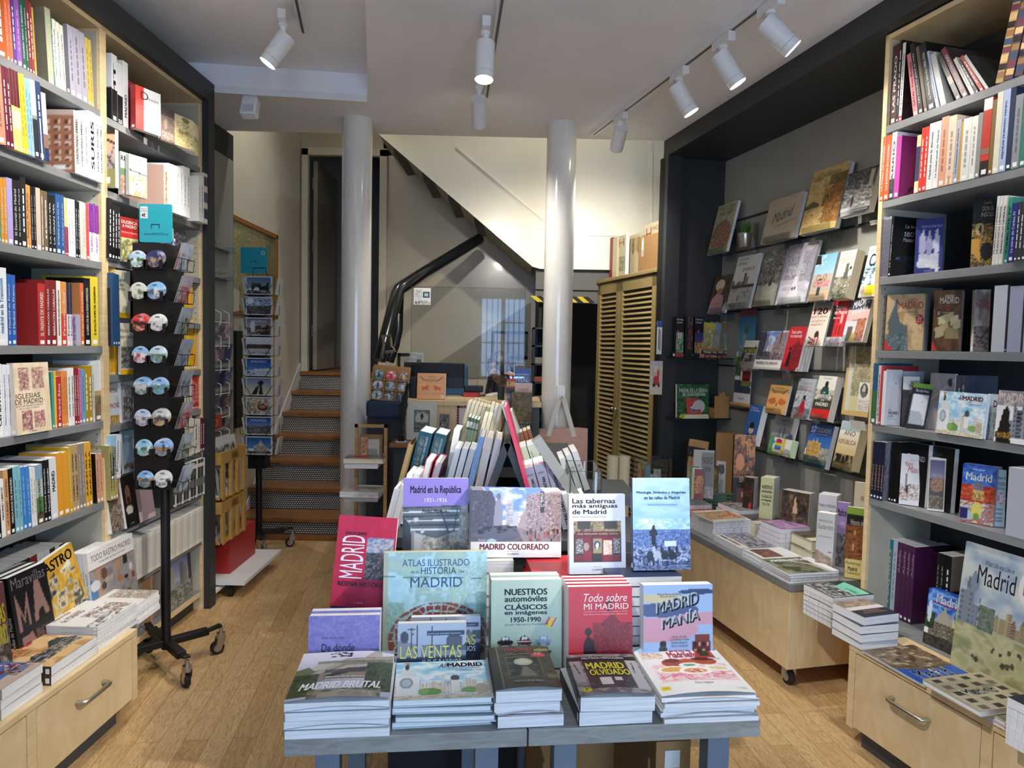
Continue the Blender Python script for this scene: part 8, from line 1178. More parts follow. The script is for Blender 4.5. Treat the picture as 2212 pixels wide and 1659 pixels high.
# right slope
for i,(tl,bl,tx) in enumerate((((1350,372),(1440,640),'MARCO'),((1412,440),(1490,650),'DEL TIEMPO'))):eb(['left','right'][i]+' pale grey book with red spine letters, just right of the ridge',tl,bl,40,2.8,Z3,w=.17,fr='b8b8ac',sp='c0c0b8',sw=[(tx,.3,.1,.72,.5,'a05048','r')])
eb('long crimson spined book lying down the right side of the ridge',(1372,395),(1566,1110),34,2.12,Z1,w=.24,hard=True,fr='b02c48',sp='c03a58',sw=[('MADRID',.35,.2,.7,.35,'7a1c30','r')])
for i in range(3):eb(['left','middle','right'][i]+' brown cream-paged book in the small row right of the crimson spine',(1506+i*33,612-i*12),(1532+i*33,700-i*10),32,2.78,Z3,w=.12,fr='8a4c24',sp='9a5a30',cream=True)
for i in range(2):eb(['left','right'][i]+' pale green spined book of the pair on the right slope of the stand',(1488+i*84,748-i*22),(1528+i*84,870-i*22),82,2.55,Z2,w=.15,fr='c0ccb0',sp='ccd4c0',sw=[('JOSÉ LUIS',.2,.66,.32,.9,'4a5a44',''),('RODRÍGUEZ',.2,.55,.8,.62,'5a6a54'),('CHECA',.3,.45,.7,.52,'5a6a54')])
for i in range(3):eb(['left','middle','right'][i]+' blue-grey travel guide of the trio with black spine capitals, right slope',(1538+i*93,922-i*28),(1590+i*93,1115-i*28),92,2.22,Z1,w=.16,fr='a8bcd4',sp='b4c4d8',sw=[('ANDRÉS LORALTA',.2,.86,.8,.9,'2a3040'),('OTRAS GUÍAS NO CUENTAN',.35,.05,.72,.8,'3a2420','rb')])
for i in range(3):eb(['left','middle','right'][i]+' white book of the trio with small spine type, far right slope of the stand',(1848+i*53,838-i*30),(1888+i*53,960-i*30),52,2.5,Z2,w=.17,fr='d0d0d0',sp='d4d4d4',sw=[('TORRES',.2,.6,.8,.66,'6a6a6a'),('BLANCAS',.2,.5,.8,.57,'6a6a6a')])
A_,E_=q6(1650,660,2.2),q6(1975,1135,2.2);b=MB();d=(E_-A_).normalized();k=(.921-A_.z)/d.z;E_=A_+d*k;n_=V((-d.z,0,d.x))*.03
b.prism([(q.x,q.z) for q in (A_-n_*.5,A_+n_*.5,E_+n_*.5,E_-n_*.5)],-.42,-.36);b.mk('end_board',mat('board_grey','8a8d8c',.5),sd)
# clear box of white bundles at the right front
p0,p1=q6(1940,1140,2.12),q6(2205,1140,2.12);zt=q6(2000,940,2.12).z;ab=thing('acrylic_box','clear acrylic box of white booklets at the right~D','card box',(p0.x,2.12,Z1));w_,H_=p1.x-p0.x,zt-Z1
m=MB();m.box(0,w_,0,.003,0,H_);m.box(0,.003,0,.2,0,H_);m.box(w_-.003,w_,0,.2,0,H_);m.box(0,w_,.197,.2,0,H_);m.box(0,w_,0,.2,0,.003);m.mk('walls',ACRY,ab)
m=MB();m.tube([(0,0,0),(0,0,H_),(w_,0,H_),(w_,0,0)],.0025,6);m.tube([(0,0,H_),(0,.2,H_),(w_,.2,H_),(w_,0,H_)],.002,6);m.mk('edges',MATS['acrylic_edge'],ab)
for i in range(7):
 a_=V((p0.x+.02+i*.0175,2.14,Z1+.008));up=V((-.32,0,.947)).normalized();rt=V((up.z,0,-up.x))
 book(ORD[i]+' white booklet from the left inside the clear box on the stand',basis(a_+rt*.0155,V((0,1,0)),-rt,up),.15,.13-.004*i,.0155,'d8d6d4','d8d6d4',bd=[(.1,.2,'a8a6a8'),(.3,.36,'b8b6b8'),(.5,.62,'b0aeb0')],grp='booklets in the clear box',dot=False) if w_>.02+.0175*(i+1) else None
 # counter between the columns
C5=(780,480,.2411)
def q5(px,py,y):return aty(C5[0]+px*C5[2],C5[1]+py*C5[2],y)
co=thing('counter','sales counter with maple front between the two white columns','counter',(-.25,4.5,0));cm=Mx.Translation((.25,-4.5,0))
MB().box(-.66,.17,4.28,4.75,0,1.135).mk('body',DARKG,co,M=cm);MB().box(-.67,.18,4.26,4.76,1.135,1.165).mk('worktop',MAPLEH,co,M=cm,bevel=.002)
MB().box(-.64,.10,4.265,4.28,.80,1.135).mk('front_panel',MAPLEH,co,M=cm);MB().box(-.88,-.66,4.30,4.75,0,1.05).mk('side_cabinet',DARKP,co,M=cm)
MB().box(-.70,-.40,4.05,4.262,.905,.93).mk('ledge',OAKD,co,M=cm,bevel=.002);MB().box(-.68,-.42,4.08,4.26,0,.905).mk('ledge_cabinet',DARKP,co,M=cm)
bb=MB();p0,p1=q5(55,1690,4.3),q5(380,1690,4.3);bb.box(p0.x,p1.x,4.25,4.42,1.051,1.16);ob=bb.mk('folded_cloth',mat('navy_cloth','22344c',.8,bump=.4,bscale=80),bevel=.02);tag(ob,'folded navy cloth bundle under the kraft magnet display','cloth')
# photo magnet display
pm=thing('magnet_display','kraft display of nine round photo magnets beside the left white column','magnet display',(q5(75,1600,4.27).x,4.27,1.166));T=Mx.Rotation(math.radians(-9),4,'X')@Mx.Rotation(math.radians(4),4,'Y')
W_=q5(410,1600,4.27).x-q5(75,1600,4.27).x;H_=q5(100,1262,4.3).z-1.166
m=MB();m.box(0,W_,.03,.034,0,H_,M=T);m.box(0,.006,0,.03,0,H_*.93,M=T);m.box(W_-.006,W_,0,.03,0,H_*.93,M=T);m.box(0,W_,0,.03,0,.006,M=T)
for k in range(1,3):m.box(W_*k/3-.002,W_*k/3+.002,.004,.03,.006,H_*.9,M=T);m.box(0,W_,.006,.03,H_*.285*k,H_*.285*k+.004,M=T)
m.mk('tray',KRAFT,pm);lb=MB();letters(lb,[('PHOTOS',.3,.9,.75,.95,'8a6a40')],lambda U,W:np.array([tuple(T@V((W_*u,.0295,H_*w))) for u,w in zip(U,W)]));lb.mk('print',INK,pm)
MC=[['3a5a58','88a8b0','2a3a3c'],['d84858','e87078','c83848'],['d8b048','5a3a68','e0c868'],['8ab8d0','e0b8c0','3a3a48'],['4a4c50','8a9098','b8c0c8'],['b0b8b8','6a6c68','e0e4e4'],['6aa0b8','d8d8d0','3a5a50'],['8a8880','3a3c38','c8c8c0'],['5a6a78','2a2c34','8a98a8']]
def disc(mb,c,r,ops,seed,X,Yv,N,nu=15):
 """a printed button: face at c looking along N"""
 img=paint(ops,15,15,seed)
 U,W=np.meshgrid(np.linspace(0,1,13),np.linspace(0,1,7));
 ring=[(rr,a) for rr in np.linspace(0,1,7) for a in np.linspace(0,2*math.pi,25)[:-1]]
 vs,cs=[],[]
 for rr,a in ring:
  x,y=rr*math.cos(a),rr*math.sin(a);vs.append(tuple(V(c)+X*(x*r)+Yv*(y*r)+N*(.003*(1-rr*rr))));cs.append(img[min(int((y+1)*7.49),14),min(int((x+1)*7.49),14)])
 fs=[]
 for i in range(6):
  for k in range(24):a=i*24+k;b2=i*24+(k+1)%24;fs.append((a,b2,b2+24,a+24))
 k0=len(vs)
 for k in range(24):a=2*math.pi*k/24;vs.append(tuple(V(c)+X*(math.cos(a)*r)+Yv*(math.sin(a)*r)-N*.004));cs.append(hx('c8ccd0'))
 for k in range(24):fs.append((6*24+k,6*24+(k+1)%24,k0+(k+1)%24,k0+k))
 mb.add(vs,fs,np.array(cs));return mb
MN=['teal monument','pink heart','yellow and violet','pale blue statue','grey plaza','white cloud','sky and roof','grey arcade','dusk spire']
for r_ in range(3):
 for c_ in range(3):
  i=r_*3+c_;ctr=pm.matrix_world@(T@V((W_*(c_+.5)/3,.018,H_*(.285*(2-r_)+.14))));m=MB()
  disc(m,(0,0,0),W_*.138,[('n',0,.45,1,1,[MC[i][0],MC[i][1],'e8ecee'],3,3),('n',0,0,1,.45,MC[i],4,4),('e',.5,.45,.14,.24,MC[i][2])],i,V((1,0,0)),T.to_3x3()@Z,T.to_3x3()@FY)
  ob=m.mk('photo_magnet',PRINT,smooth=True);ob.location=ctr;tag(ob,f'round {MN[i]} photo magnet in the kraft display, {ORD[r_]} row, {["left", "middle", "right"][c_]}','magnet','photo magnets in the kraft display')
  # inkwell with feather
p=q5(360,1960,4.12);fw=thing('quill_inkwell','black feather quill in a glass ink bottle on the oak ledge','quill',(p.x,4.12,.931));m=MB();m.box(-.03,.03,-.025,.025,0,.004);m.mk('base',WHITEP,fw)
m=MB();m.lathe([(.02,.004),(.021,.04),(.01,.05),(.01,.062),(.012,.063)],16);m.mk('bottle',mat('ink_glass','14181c',.05,coat=.5),fw,smooth=True)
m=MB();pts=[(.0,0,.05),(.004,0,.12),(.012,0,.2),(.026,0,.28),(.034,0,.33)];m.tube(pts,.0015,6)
vs=[];
for k in range(22):
 t_=k/21;z=.1+.24*t_;x=.003+.034*t_**1.5;wv=.026*math.sin(min(t_*1.15+.12,1)*math.pi*.9)**.7*(1+.15*math.sin(k*5));vs+=[(x-wv,.003,z+wv*.5),(x,-.002,z),(x+wv*.8,.003,z+wv*.6)]
fs=[]
for k in range(21):fs+=[(3*k,3*k+1,3*k+4,3*k+3),(3*k+1,3*k+2,3*k+5,3*k+4)]
m.add(vs,fs,'101012');m.mk('feather',mat('black_feather','0e0e10',.6),fw)
def onT(label,px0,px1,top,y,z,t=.01,tilt=6,crop=C5,**k):return face(label,(px0,1500),(px1,1500),top,z,t=t,tilt=tilt,crop=crop,pn=(V((0,y,0)),FY),**k)
onT('orange story book with two red lions on the counter before the screens',500,752,1355,4.34,1.166,t=.012,fr=[('f','dca06c'),('e',.28,.42,.14,.06,'c8603c'),('e',.72,.42,.14,.06,'c8603c'),('e',.36,.49,.05,.045,'c8603c'),('e',.64,.49,.05,.045,'c8603c'),('r',.18,.32,.22,.4,'c8603c'),('r',.32,.32,.36,.4,'c8603c'),('r',.64,.32,.68,.4,'c8603c'),('r',.78,.32,.82,.4,'c8603c'),('l',.1,.86,.26,.72,.016,'4a5450'),('l',.9,.86,.74,.72,.016,'4a5450'),('r',.49,.3,.51,.42,'4a5450'),('l',.26,.22,.42,.28,.01,'8a9a98'),('l',.74,.22,.58,.28,.01,'8a9a98'),('r',0,.2,1,.21,'c08858'),('r',.86,.04,.96,.16,'d8c8c0'),('p',[(.06,.56),(.3,.6),(.3,.54)],'e8b484'),('p',[(.94,.56),(.7,.6),(.7,.54)],'e8b484')],wr=[('CUENTOS',.34,.86,.66,.9,'4a5450'),('de',.47,.8,.53,.84,'4a5450'),('MADRID',.28,.68,.74,.77,'4a5450')],res=.004,cp=2)
face('matted ink drawing of a lantern arch, wrapped, against the counter front',(545,632),(800,632),345,.931,t=.006,tilt=5,crop=C6,pn=(V((0,4.2,0)),FY),fr=[('f','c8c8b8'),('r',.24,.2,.76,.78,'2c2c2a'),('n',.26,.22,.74,.76,'b0b0a0 3a3a38 8a8a80 5a5a54',9,9),('e',.5,.56,.22,.16,'b8b8a8'),('r',.28,.22,.72,.46,'6a6a60'),('n',.28,.22,.72,.44,'9a9a8c 2c2c2a 6a6a60',14,4),('e',.5,.62,.05,.09,'1c1c1a'),('l',.7,.9,.95,.6,.006,'e0e4e0'),('l',.2,.95,.5,.85,.006,'e0e4e0')],pages=False,sp='d0d0c4',cat='print',name='matted_print',res=.004)
face('narrow ink bookmark beside the lantern drawing on the oak ledge',(822,632),(908,632),452,.931,t=.008,tilt=4,crop=C6,pn=(V((0,4.18,0)),FY),fr=[('f','9a968a'),('n',0,0,1,1,'c0bcb0 4a4840 8a867a 2c2a26',5,9)],pages=False,sp='a8a498',cat='bookmark',name='bookmark')
nb=thing('framed_notice','white counter notice edged in a purple striped border','notice',(q6(975,560,4.26).x,4.262,q6(975,560,4.26).z));w_=q6(1075,560,4.26).x-q6(975,560,4.26).x;h_=q6(975,380,4.26).z-q6(975,560,4.26).z
MB().box(0,w_,0,.002,0,h_,'d8d4d0').mk('paper',PRINTM,nb);m=MB();[m.box(*((0,w_,-.003,0,z_,z_+h_/16) if 0 else (0,.012,-.003,0,z_,z_+h_/16)),['3a1c3a','a86a8a'][j%2]) for j,z_ in enumerate([h_*k/16 for k in range(16)])];[m.box(x_,x_+w_/10,-.003,0,h_-.012,h_,['3a1c3a','a86a8a'][j%2]) for j,x_ in enumerate([w_*k/10 for k in range(10)])];m.mk('border',PRINTM,nb)
# brochure rack at the right end of the counter
br=thing('brochure_rack','clear brochure rack at the right end of the counter','brochure rack',(.03,4.2,.96));m=MB();x0,x1=q5(1335,1600,4.2).x-.03,q5(1532,1600,4.2).x-.03;zt=q5(1335,1505,4.2).z-.96;m.box(x0,x1,-.02,-.017,0,zt);m.box(x0,x0+.003,-.02,.06,0,zt);m.box(x1-.003,x1,-.02,.06,0,zt);m.box(x0,x1,-.02,.06,0,.003);m.mk('front_pocket',ACRY,br)
m=MB();m.box(x0-.05,x1,.062,.065,0,.36);m.mk('back_plate',ACRY,br)
def bro(label,px0,px1,top,y,z,**k):face(label,(px0,1700),(px1,1700),top,z,t=.012,tilt=3,crop=C5,pn=(V((0,y,0)),FY),cat='leaflet',name='leaflet',**k)
bro('blue city tourist map standing tallest in the brochure rack',1370,1512,1312,4.248,.964,fr=[('f','2c4a98'),('p',[(.2,.0),(.25,.4),(.95,.62),(1,.3),(1,0)],'c8ccd4'),('n',.25,.1,1,.5,'c8ccd4 5a6a98 d8dce4 3a5098',8,5)],wr=[('PLANO TURÍSTICO',.1,.9,.85,.93,'e8ecf4'),('MADRID',.08,.8,.9,.88,'f4f6fa','b'),('TOURIST MAP',.2,.75,.8,.78,'e8ecf4')])
bro('pink neighbourhood leaflet below the blue tourist map',1370,1525,1440,4.232,.964,fr=[('f','d0a898'),('n',0,0,1,1,'d0a898 dab4a4',5,5)],wr=[('MADRID',.2,.85,.8,.9,'6a3a34'),('SECRET PEDAL',.1,.78,.9,.83,'6a3a34')])
bro('brown city walls guide in the front pocket of the brochure rack',1340,1525,1525,4.212,.964,fr=[('f','7a5c34'),('n',0,.3,1,1,'9a7840 5a4424 b89450 7a6030',5,6),('r',0,0,1,.3,'3c3026'),('n',0,0,1,.3,'3c3026 2c241c 4a3c2e',4,3)],wr=[('Murallas de',.15,.29,.85,.33,'d8d0c0'),('MURALLAS',.08,.18,.94,.27,'e8e4dc','b'),('de Madrid',.3,.1,.75,.15,'e0dcd0')])
bro('small booklet with a red and yellow flag top, left in the brochure rack',1295,1372,1405,4.24,.964,fr=[('f','8a6a5c'),('r',0,.84,1,1,'c8a828'),('r',0,.95,1,1,'b82828'),('r',0,.84,1,.88,'b82828'),('e',.3,.92,.12,.03,'8a5a28'),('r',0,.74,1,.84,'1a1a1c'),('n',0,0,1,.7,'a89a9c 7a6c70 5a4a48',3,5)])
for i,(x0,x1,z0,h) in enumerate(((425,492,1.166,.1),(1222,1282,1.166,.055))):
 a_,e_=q5(x0,1600,4.42),q5(x1,1600,4.42);ob=MB().box(a_.x,e_.x,4.42,4.5,1.166,1.166+h+.03).mk('speaker',BLACKM,bevel=.004);tag(ob,['left','right'][i]+' small black speaker on the counter','speaker')
 # screens behind the counter
for i,(x0,x1,y,z0,z1) in enumerate(((378,920,4.62,1.2,1.385),(920,1090,4.72,1.17,1.235))):
 a_,e_=q5(x0,1600,y),q5(x1,1600,y);mo=thing('monitor',['wide black screen back behind the orange book','lower black screen back before the seated person'][i],'monitor',((a_.x+e_.x)/2,y,1.166));w_=(e_.x-a_.x)/2
 MB().box(-w_,w_,0,.03,z0-1.166+.02,z1-1.166).mk('screen',BLACKM,mo,bevel=.006);MB().box(-.03,.03,.005,.025,0,.06).mk('stand',BLACKM,mo);MB().box(-.08,.08,-.04,.06,0,.006).mk('foot',BLACKM,mo)
 # plexiglass shield with a notice
a_,e_=q5(443,1390,4.55),q5(1455,1390,4.55);zt,zb=q5(443,575,4.55).z,1.166;ps=thing('plexiglass_shield','clear plexiglass shield standing on the counter, reflecting the barred window','shield',(a_.x,4.55,zb));w_=e_.x-a_.x
MB().box(0,w_,0,.005,q5(443,1392,4.55).z-zb,zt-zb).mk('pane',PLEXI,ps);MB().box(0,w_*.0+.012,0,.005,0,.2).mk('foot',PLEXI,ps);MB().box(w_-.3,w_-.012-.28,0,.005,0,.2).mk('foot',PLEXI,ps)
ed=MB();ed.tube([(0,.0025,q5(443,1392,4.55).z-zb),(0,.0025,zt-zb),(w_,.0025,zt-zb),(w_,.0025,q5(443,1392,4.55).z-zb),(0,.0025,q5(443,1392,4.55).z-zb)],.002,5);ed.mk('edge',MATS['acrylic_edge'],ps)
n0,n1=q5(472,738,4.545),q5(622,738,4.545);nh=q5(472,588,4.545).z-n0.z;nt_=thing('paper_notice','printed paper notice taped high on the plexiglass shield','notice',(n0.x,4.545,n0.z));nw=n1.x-n0.x
m=MB();m.box(0,nw,0,.001,0,nh,'c8c8c4');m.grid(paint([('f','cccccc'),('n',.05,.25,.5,.9,'cccccc 8a8a8a cccccc c0c0c0',3,14),('r',.56,.42,.92,.76,'2a2c30'),('r',.62,.5,.86,.7,'8ab0b4'),('r',0,.02,1,.3,'d0d0cc'),('n',.05,.04,.95,.24,'d0d0cc 3a3a3a d0d0cc b8b8b4',9,4),('r',.05,.1,.25,.14,'2a2a2a')],26,26,2),lambda U,W:S3(U*nw,np.full_like(U,-.0006),W*nh));m.mk('sheet',PRINTM,nt_)
# things on the wall behind
def frame_on(label,px0,px1,py0,py1,y,ops,fr='1a1a1a',cat='framed certificate',wr=()):
 a_,e_=q5(px0,py1,y),q5(px1,py0,y);r=thing('wall_frame',label,cat,(a_.x,y,a_.z));w_,h_=e_.x-a_.x,e_.z-a_.z;m=MB()
 for q in ((0,w_,-.025,0,0,.025),(0,w_,-.025,0,h_-.025,h_),(0,.025,-.025,0,0,h_),(w_-.025,w_,-.025,0,0,h_)):m.box(*q)
 m.mk('frame',mat('frame_'+fr,fr,.4),r);m=MB();m.grid(paint(ops,30,24,5),lambda U,W:S3(.02+U*(w_-.04),np.full_like(U,-.006),.02+W*(h_-.04)));letters(m,wr,lambda U,W:S3(.02+U*(w_-.04),np.full_like(U,-.008),.02+W*(h_-.04)));m.mk('sheet',PRINTM,r)
frame_on('black framed certificate on the back wall behind the seated person',1170,1495,980,1220,6.945,[('f','c4c0b4'),('r',.82,.82,.9,.95,'2a2a2c'),('n',.1,.3,.9,.7,'c4c0b4 c4c0b4 9a968c c4c0b4',2,18)])
frame_on('small black frame low on the back wall at the handrail foot',330,500,1175,1330,6.945,[('f','b0aca0'),('n',.1,.5,.9,.8,'b0aca0 8a867c b0aca0',2,8)])
onT('white member card with a little painting, standing by the screens',437,558,1165,4.66,1.36,t=.006,tilt=2,fr=[('f','d4d4d0'),('r',.5,.04,.85,.5,'8a7440'),('n',.5,.04,.85,.5,'8a7440 4a3c24 b09850',4,4),('r',.5,.55,.9,.8,'b8b8b8')],wr=[('Tarjeta',.06,.74,.46,.9,'3a3a3a'),('de',.06,.58,.18,.68,'3a3a3a'),('SOCIO',.06,.38,.46,.54,'3a3a3a')],pages=False,cat='card',name='member_card')
m=MB();a_,e_=q5(1388,1320,6.92),q5(1472,1250,6.92);m.box(a_.x,e_.x,6.92,6.95,a_.z,e_.z,'c8c8c0');m.box(a_.x+.015,e_.x-.02,6.918,6.92,a_.z+.03,e_.z-.03,'7a9a98');tag(m.mk('thermostat',PRINTM),'pale wall thermostat right of the seated person','thermostat')
# handrail
hr=thing('handrail','thick black tubular handrail climbing the back wall','handrail',(-.9,5.5,1.5));o_=V((.9,-5.5,-1.5))
def qh(px,py,y):return q5(px,py,y)+o_
m=MB();m.tube([qh(165,1240,5.2),qh(190,1150,5.22),qh(285,780,5.35),qh(325,640,5.42),qh(345,600,5.45),qh(385,572,5.48),qh(560,455,5.75),qh(1060,150,6.3)],.048,16);m.mk('upper_rail',mat('rail_black','14181c',.25,coat=.4),hr,smooth=True)
m=MB();m.tube([qh(250,1250,5.6),qh(300,1100,5.6),qh(330,960,5.62),qh(335,800,5.64),qh(340,650,5.5)],.04,14);m.mk('lower_rail',MATS['rail_black'],hr,smooth=True)
m=MB();m.tube([qh(180,1250,5.1),qh(205,1090,5.1),qh(190,1020,5.1),qh(265,1015,5.1),qh(270,1110,5.1),qh(310,1150,5.1),qh(215,1165,5.1)],.012,8);m.mk('chrome_loop',mat('chrome','c8c8c8',.12,1.0),hr,smooth=True)
# diagonal lower edge of the flight wall
struct(MB().prism([(q5(700,1255,6.93).x,q5(700,1255,6.93).z),(q5(1520,715,6.93).x,q5(1520,715,6.93).z),(q5(1520,1400,6.93).x,q5(1520,1400,6.93).z),(q5(700,1400,6.93).x,q5(700,1400,6.93).z)],6.935,6.949).mk('trim_5',mat('wall_grey_lower','8e897c',.5)))
bs=thing('storage_rack','black shelf unit of papers in the dark store beside the certificate','shelf unit',(.3,5.9,0));a_,e_=q5(1525,1500,5.9),q5(1640,1500,5.9);X0,X1=a_.x-.3,e_.x-.3
m=MB();m.box(X0,X0+.02,-.1,.2,0,1.66);m.box(X1,X1+.02,-.1,.2,0,1.66);m.box(X0,X1,.19,.2,0,1.66);[m.box(X0,X1,-.1,.2,z,z+.015) for z in (.9,1.05,1.2,1.35,1.5,1.645)];m.mk('frame',BLACKM,bs)
for i,z in enumerate((1.065,1.215,1.365)):
 m=MB().box(X0+.31,X1+.28,5.84,6.0,z+.0005,z+.03+.01*i,['6a6860','8a4438','74726a'][i]);tag(m.mk('paper_pile',PRINTM),['lowest','middle','top'][i]+' pile of papers in the black shelf unit','papers')
 # hazard tape on the lintel
hz=MB();a_,e_=q5(1580,690,5.9),q5(2100,690,5.9);n=10;wz=(e_.x-a_.x)/n;zz0,zz1=q5(1700,715,5.9).z,q5(1700,662,5.9).z
for i in range(n):hz.prism([(a_.x+wz*i,zz0),(a_.x+wz*(i+1),zz0),(a_.x+wz*(i+1)-.06,zz1),(a_.x+wz*i-.06,zz1)],5.905,5.915,['c8b428','1a1a1c'][i%2])
tag(hz.mk('hazard_tape',PRINTM),'yellow and black hazard tape across the dark store doorway','tape')
# tote bag on the right column
hk=thing('wall_hook','white adhesive hook on the right white column','hook',(aty(1212,850,4.42).x,4.43,aty(1212,850,4.42).z));m=MB();m.box(-.028,.028,-.006,.006,-.055,.05);m.mk('plate',WHITE,hk,bevel=.012);m=MB();m.tube([(0,0,-.03),(0,-.035,-.035),(0,-.04,-.01)],.012,10);m.mk('peg',WHITE,hk,smooth=True)
zt,zb=q6(1640,568,4.36).z,q6(1640,1150,4.36).z;x0,x1=q6(1618,700,4.36).x,q6(2088,700,4.36).x;tb=thing('tote_bag','dusty pink tote bag with white handles hanging on the right column','tote bag',((x0+x1)/2,4.36,zt));w_=(x1-x0)/2
m=MB();nu=14;U,W=np.meshgrid(np.linspace(-1,1,nu),np.linspace(0,1,12))
for sgn in (-1,1):
 bul=sgn*(.012+.02*np.sin(np.pi*(U+1)/2)*np.sin(np.pi*W*.9));pts=np.stack([U*w_*(1+.015*W),bul,-W*(zt-zb)+.006*np.sin(U*3)*(1-W)],-1).reshape(-1,3);i=(np.arange(nu-1)[None,:]+np.arange(11)[:,None]*nu).ravel();m.add(pts,[tuple(r) for r in np.stack([i,i+1,i+1+nu,i+nu],1).tolist()],'c8a090')
m.mk('bag',mat('pink_canvas','c49c8c',.85,noise=.1,nscale=90,bump=.2),tb,smooth=True)
m=MB();hz_=hk.location.z-zt-.025;hx_=hk.location.x-(x0+x1)/2
for sgn,dx in ((-1,-.075),(1,.085)):m.bar((hx_+sgn*.012,.005,hz_),(dx+hx_*.4,-.02,-.05),.028,.004,up=(0,1,0))
m.tube([(hx_-.012,.0,hz_-.004),(hx_,-.0,hz_+.012),(hx_+.012,.0,hz_-.004)],.006,8);m.mk('handles',mat('white_canvas','d0ccc4',.8),tb)
# bamboo ladder shelf
q4=lambda px,py,y:aty(440+px*.2652,800+py*.2652,y)
lx0,lx1=q4(1228,700,4.05).x,q4(1492,700,4.05).x;zt=q4(1300,440,4.05).z;ls=thing('ladder_shelf','slim bamboo ladder shelf with white trays before the left column','ladder shelf',(lx0,4.05,0));w_=lx1-lx0
for x_ in (0,w_-.018):MB().box(x_,x_+.018,0,.018,0,zt).mk('side_rail',BAMBOO,ls)
MB().box(0,w_,0,.018,zt-.018,zt).mk('top_rail',BAMBOO,ls)
tz_=[q4(1300,785,4.0).z,q4(1300,1050,4.0).z,.42]
for z in tz_:m=MB();m.box(-.02,w_-.03,-.1,.06,z,z+.006);m.box(-.03,w_-.03,-.112,-.1,z,z+.028);m.box(-.03,-.022,-.1,.06,z,z+.028);m.box(w_-.034,w_-.03,-.1,.06,z,z+.028);m.box(-.02,w_-.03,.06,.066,z,z+.06);m.mk('tray',WHITEP,ls)
XF=Frame((lx0-.02,3.95),(1,0,0),(0,-1,0))
lay('hardback with a red poppy cover on the upper tray of the ladder shelf',XF,-.015,w_+.02,.02,.14,tz_[0]+.029,.028,.02,fr=[('f','8a8880'),('n',0,0,1,1,'6a6c68 9a9890 5a4a40',4,4),('e',.4,.5,.28,.3,'c04028'),('e',.4,.5,.08,.1,'4a1c14')],sp='d0ccc0',hard=True,cream=True)
for i in range(2):lay(['lower','upper'][i]+' white book with a pink seal on the lower tray of the ladder shelf',XF,-.03,w_-.0,.04,.16,tz_[1]+.029+.016*i,.0155,-.03,fr=[('f','c8c8b8'),('e',.38,.35,.09,.12,'c83868'),('n',.1,.5,.9,.9,'c8c8b8 8a8a80 c8c8b8',6,3)],sp='c8c8bc')
for i,(x0,x1,tp,fr,lb_) in enumerate(((1268,1452,522,[('f','9a7448'),('r',.25,0,.88,.82,'c8c4b8'),('r',.32,.05,.8,.5,'9a9890'),('e',.6,.18,.12,.12,'3a6a58')],'kraft card with a still life picture, upright on the upper tray'),(1272,1330,545,[('f','a85838'),('n',0,0,1,1,'a85838 d8b898 a85838',4,14)],'small patterned red card beside the kraft still life card'))):
 face(lb_,(x0,640),(x1,640),tp,tz_[0]+.0065,t=.01,tilt=4,crop=(440,800,.2652),pn=(V((0,4.08-.02*i,0)),FY),fr=fr,pages=False,cat='card',name='greeting_card',sp='8a6840')
 # floor-standing souvenir spinners
def spinner_base(root,arm,rot,pole_r,pole_top,zh=.125):
 m=MB();m.tube([(0,0,zh-.03),(0,0,pole_top)],pole_r,16);m.mk('pole',BLACKM,root,smooth=True)
 for k in range(4):
  a=math.radians(rot+90*k);d=V((math.cos(a),math.sin(a),0));m=MB();m.bar(V((0,0,zh)),d*arm*.75+Z*zh,.04,.03);m.bar(d*arm*.72+Z*zh,d*arm+Z*(zh+.012),.03,.012);ao=m.mk('arm',BLACKM,root,bevel=.002)
  c=d*arm;t=V((-d.y,d.x,0));A=basis(c+V((0,0,.033))-d*.018,d,Z,t)
  w=MB();w.lathe([(.012,-.011),(.031,-.011),(.033,-.006),(.033,.006),(.031,.011),(.012,.011)],24,M=A);wo=w.mk('caster_wheel',RUBBER,ao,smooth=True)
  w=MB();w.lathe([(.02,-.0115),(.02,.0115)],20,M=A);w.tube([c+Z*.075,c+Z*.1],.02,16);w.tube([c+Z*.1,c+Z*.125],.009,10)
  for sg in (-1,1):w.add([tuple(c+t*sg*.015+q) for q in (d*.02+Z*.085,-d*.02+Z*.085,-d*.03+Z*.03,-d*.008+Z*.022,d*.016+Z*.06)],[(0,1,2,3,4)])
  w.mk('caster_fork',STEEL,ao)
def sign_card(label,p0,w,h,y,extra):
 r=thing('brand_sign',label,'sign',(p0.x,y,p0.z));m=MB();k=.008;pts=[]
 for cx,cz,a0 in ((w-k,h-k,0),(k,h-k,90),(k,k,180),(w-k,k,270)):pts+=[(cx+k*math.cos(math.radians(a0+15*i)),cz+k*math.sin(math.radians(a0+15*i))) for i in range(7)]
 m.prism(pts,0,.004,'2aa0b0');P=lambda U,W:S3(U*w,np.full_like(U,-.0008),W*h)
 letters(m,[('www.4PHOTOS.cat',.14,.19,.88,.25,'16404c')],P);extra(m,P,w,h);m.mk('card',PRINT,r);return r
ra=thing('magnet_spinner','black wheeled spinner of round magnets beside the left bookcase','display spinner',(-1.553,3.16,0));spinner_base(ra,.25,45,.02,1.0)
YA=3.085;pa,pe=aty(286,530,YA),aty(362,530,YA);zt,zb=aty(320,525,YA).z,aty(330,1058,YA).z;x0,x1=pa.x,pe.x
MB().box(x0+1.553,x1+1.553,YA-3.16,YA-3.16+.15,zb,zt).mk('panel_box',BLACKM,ra)
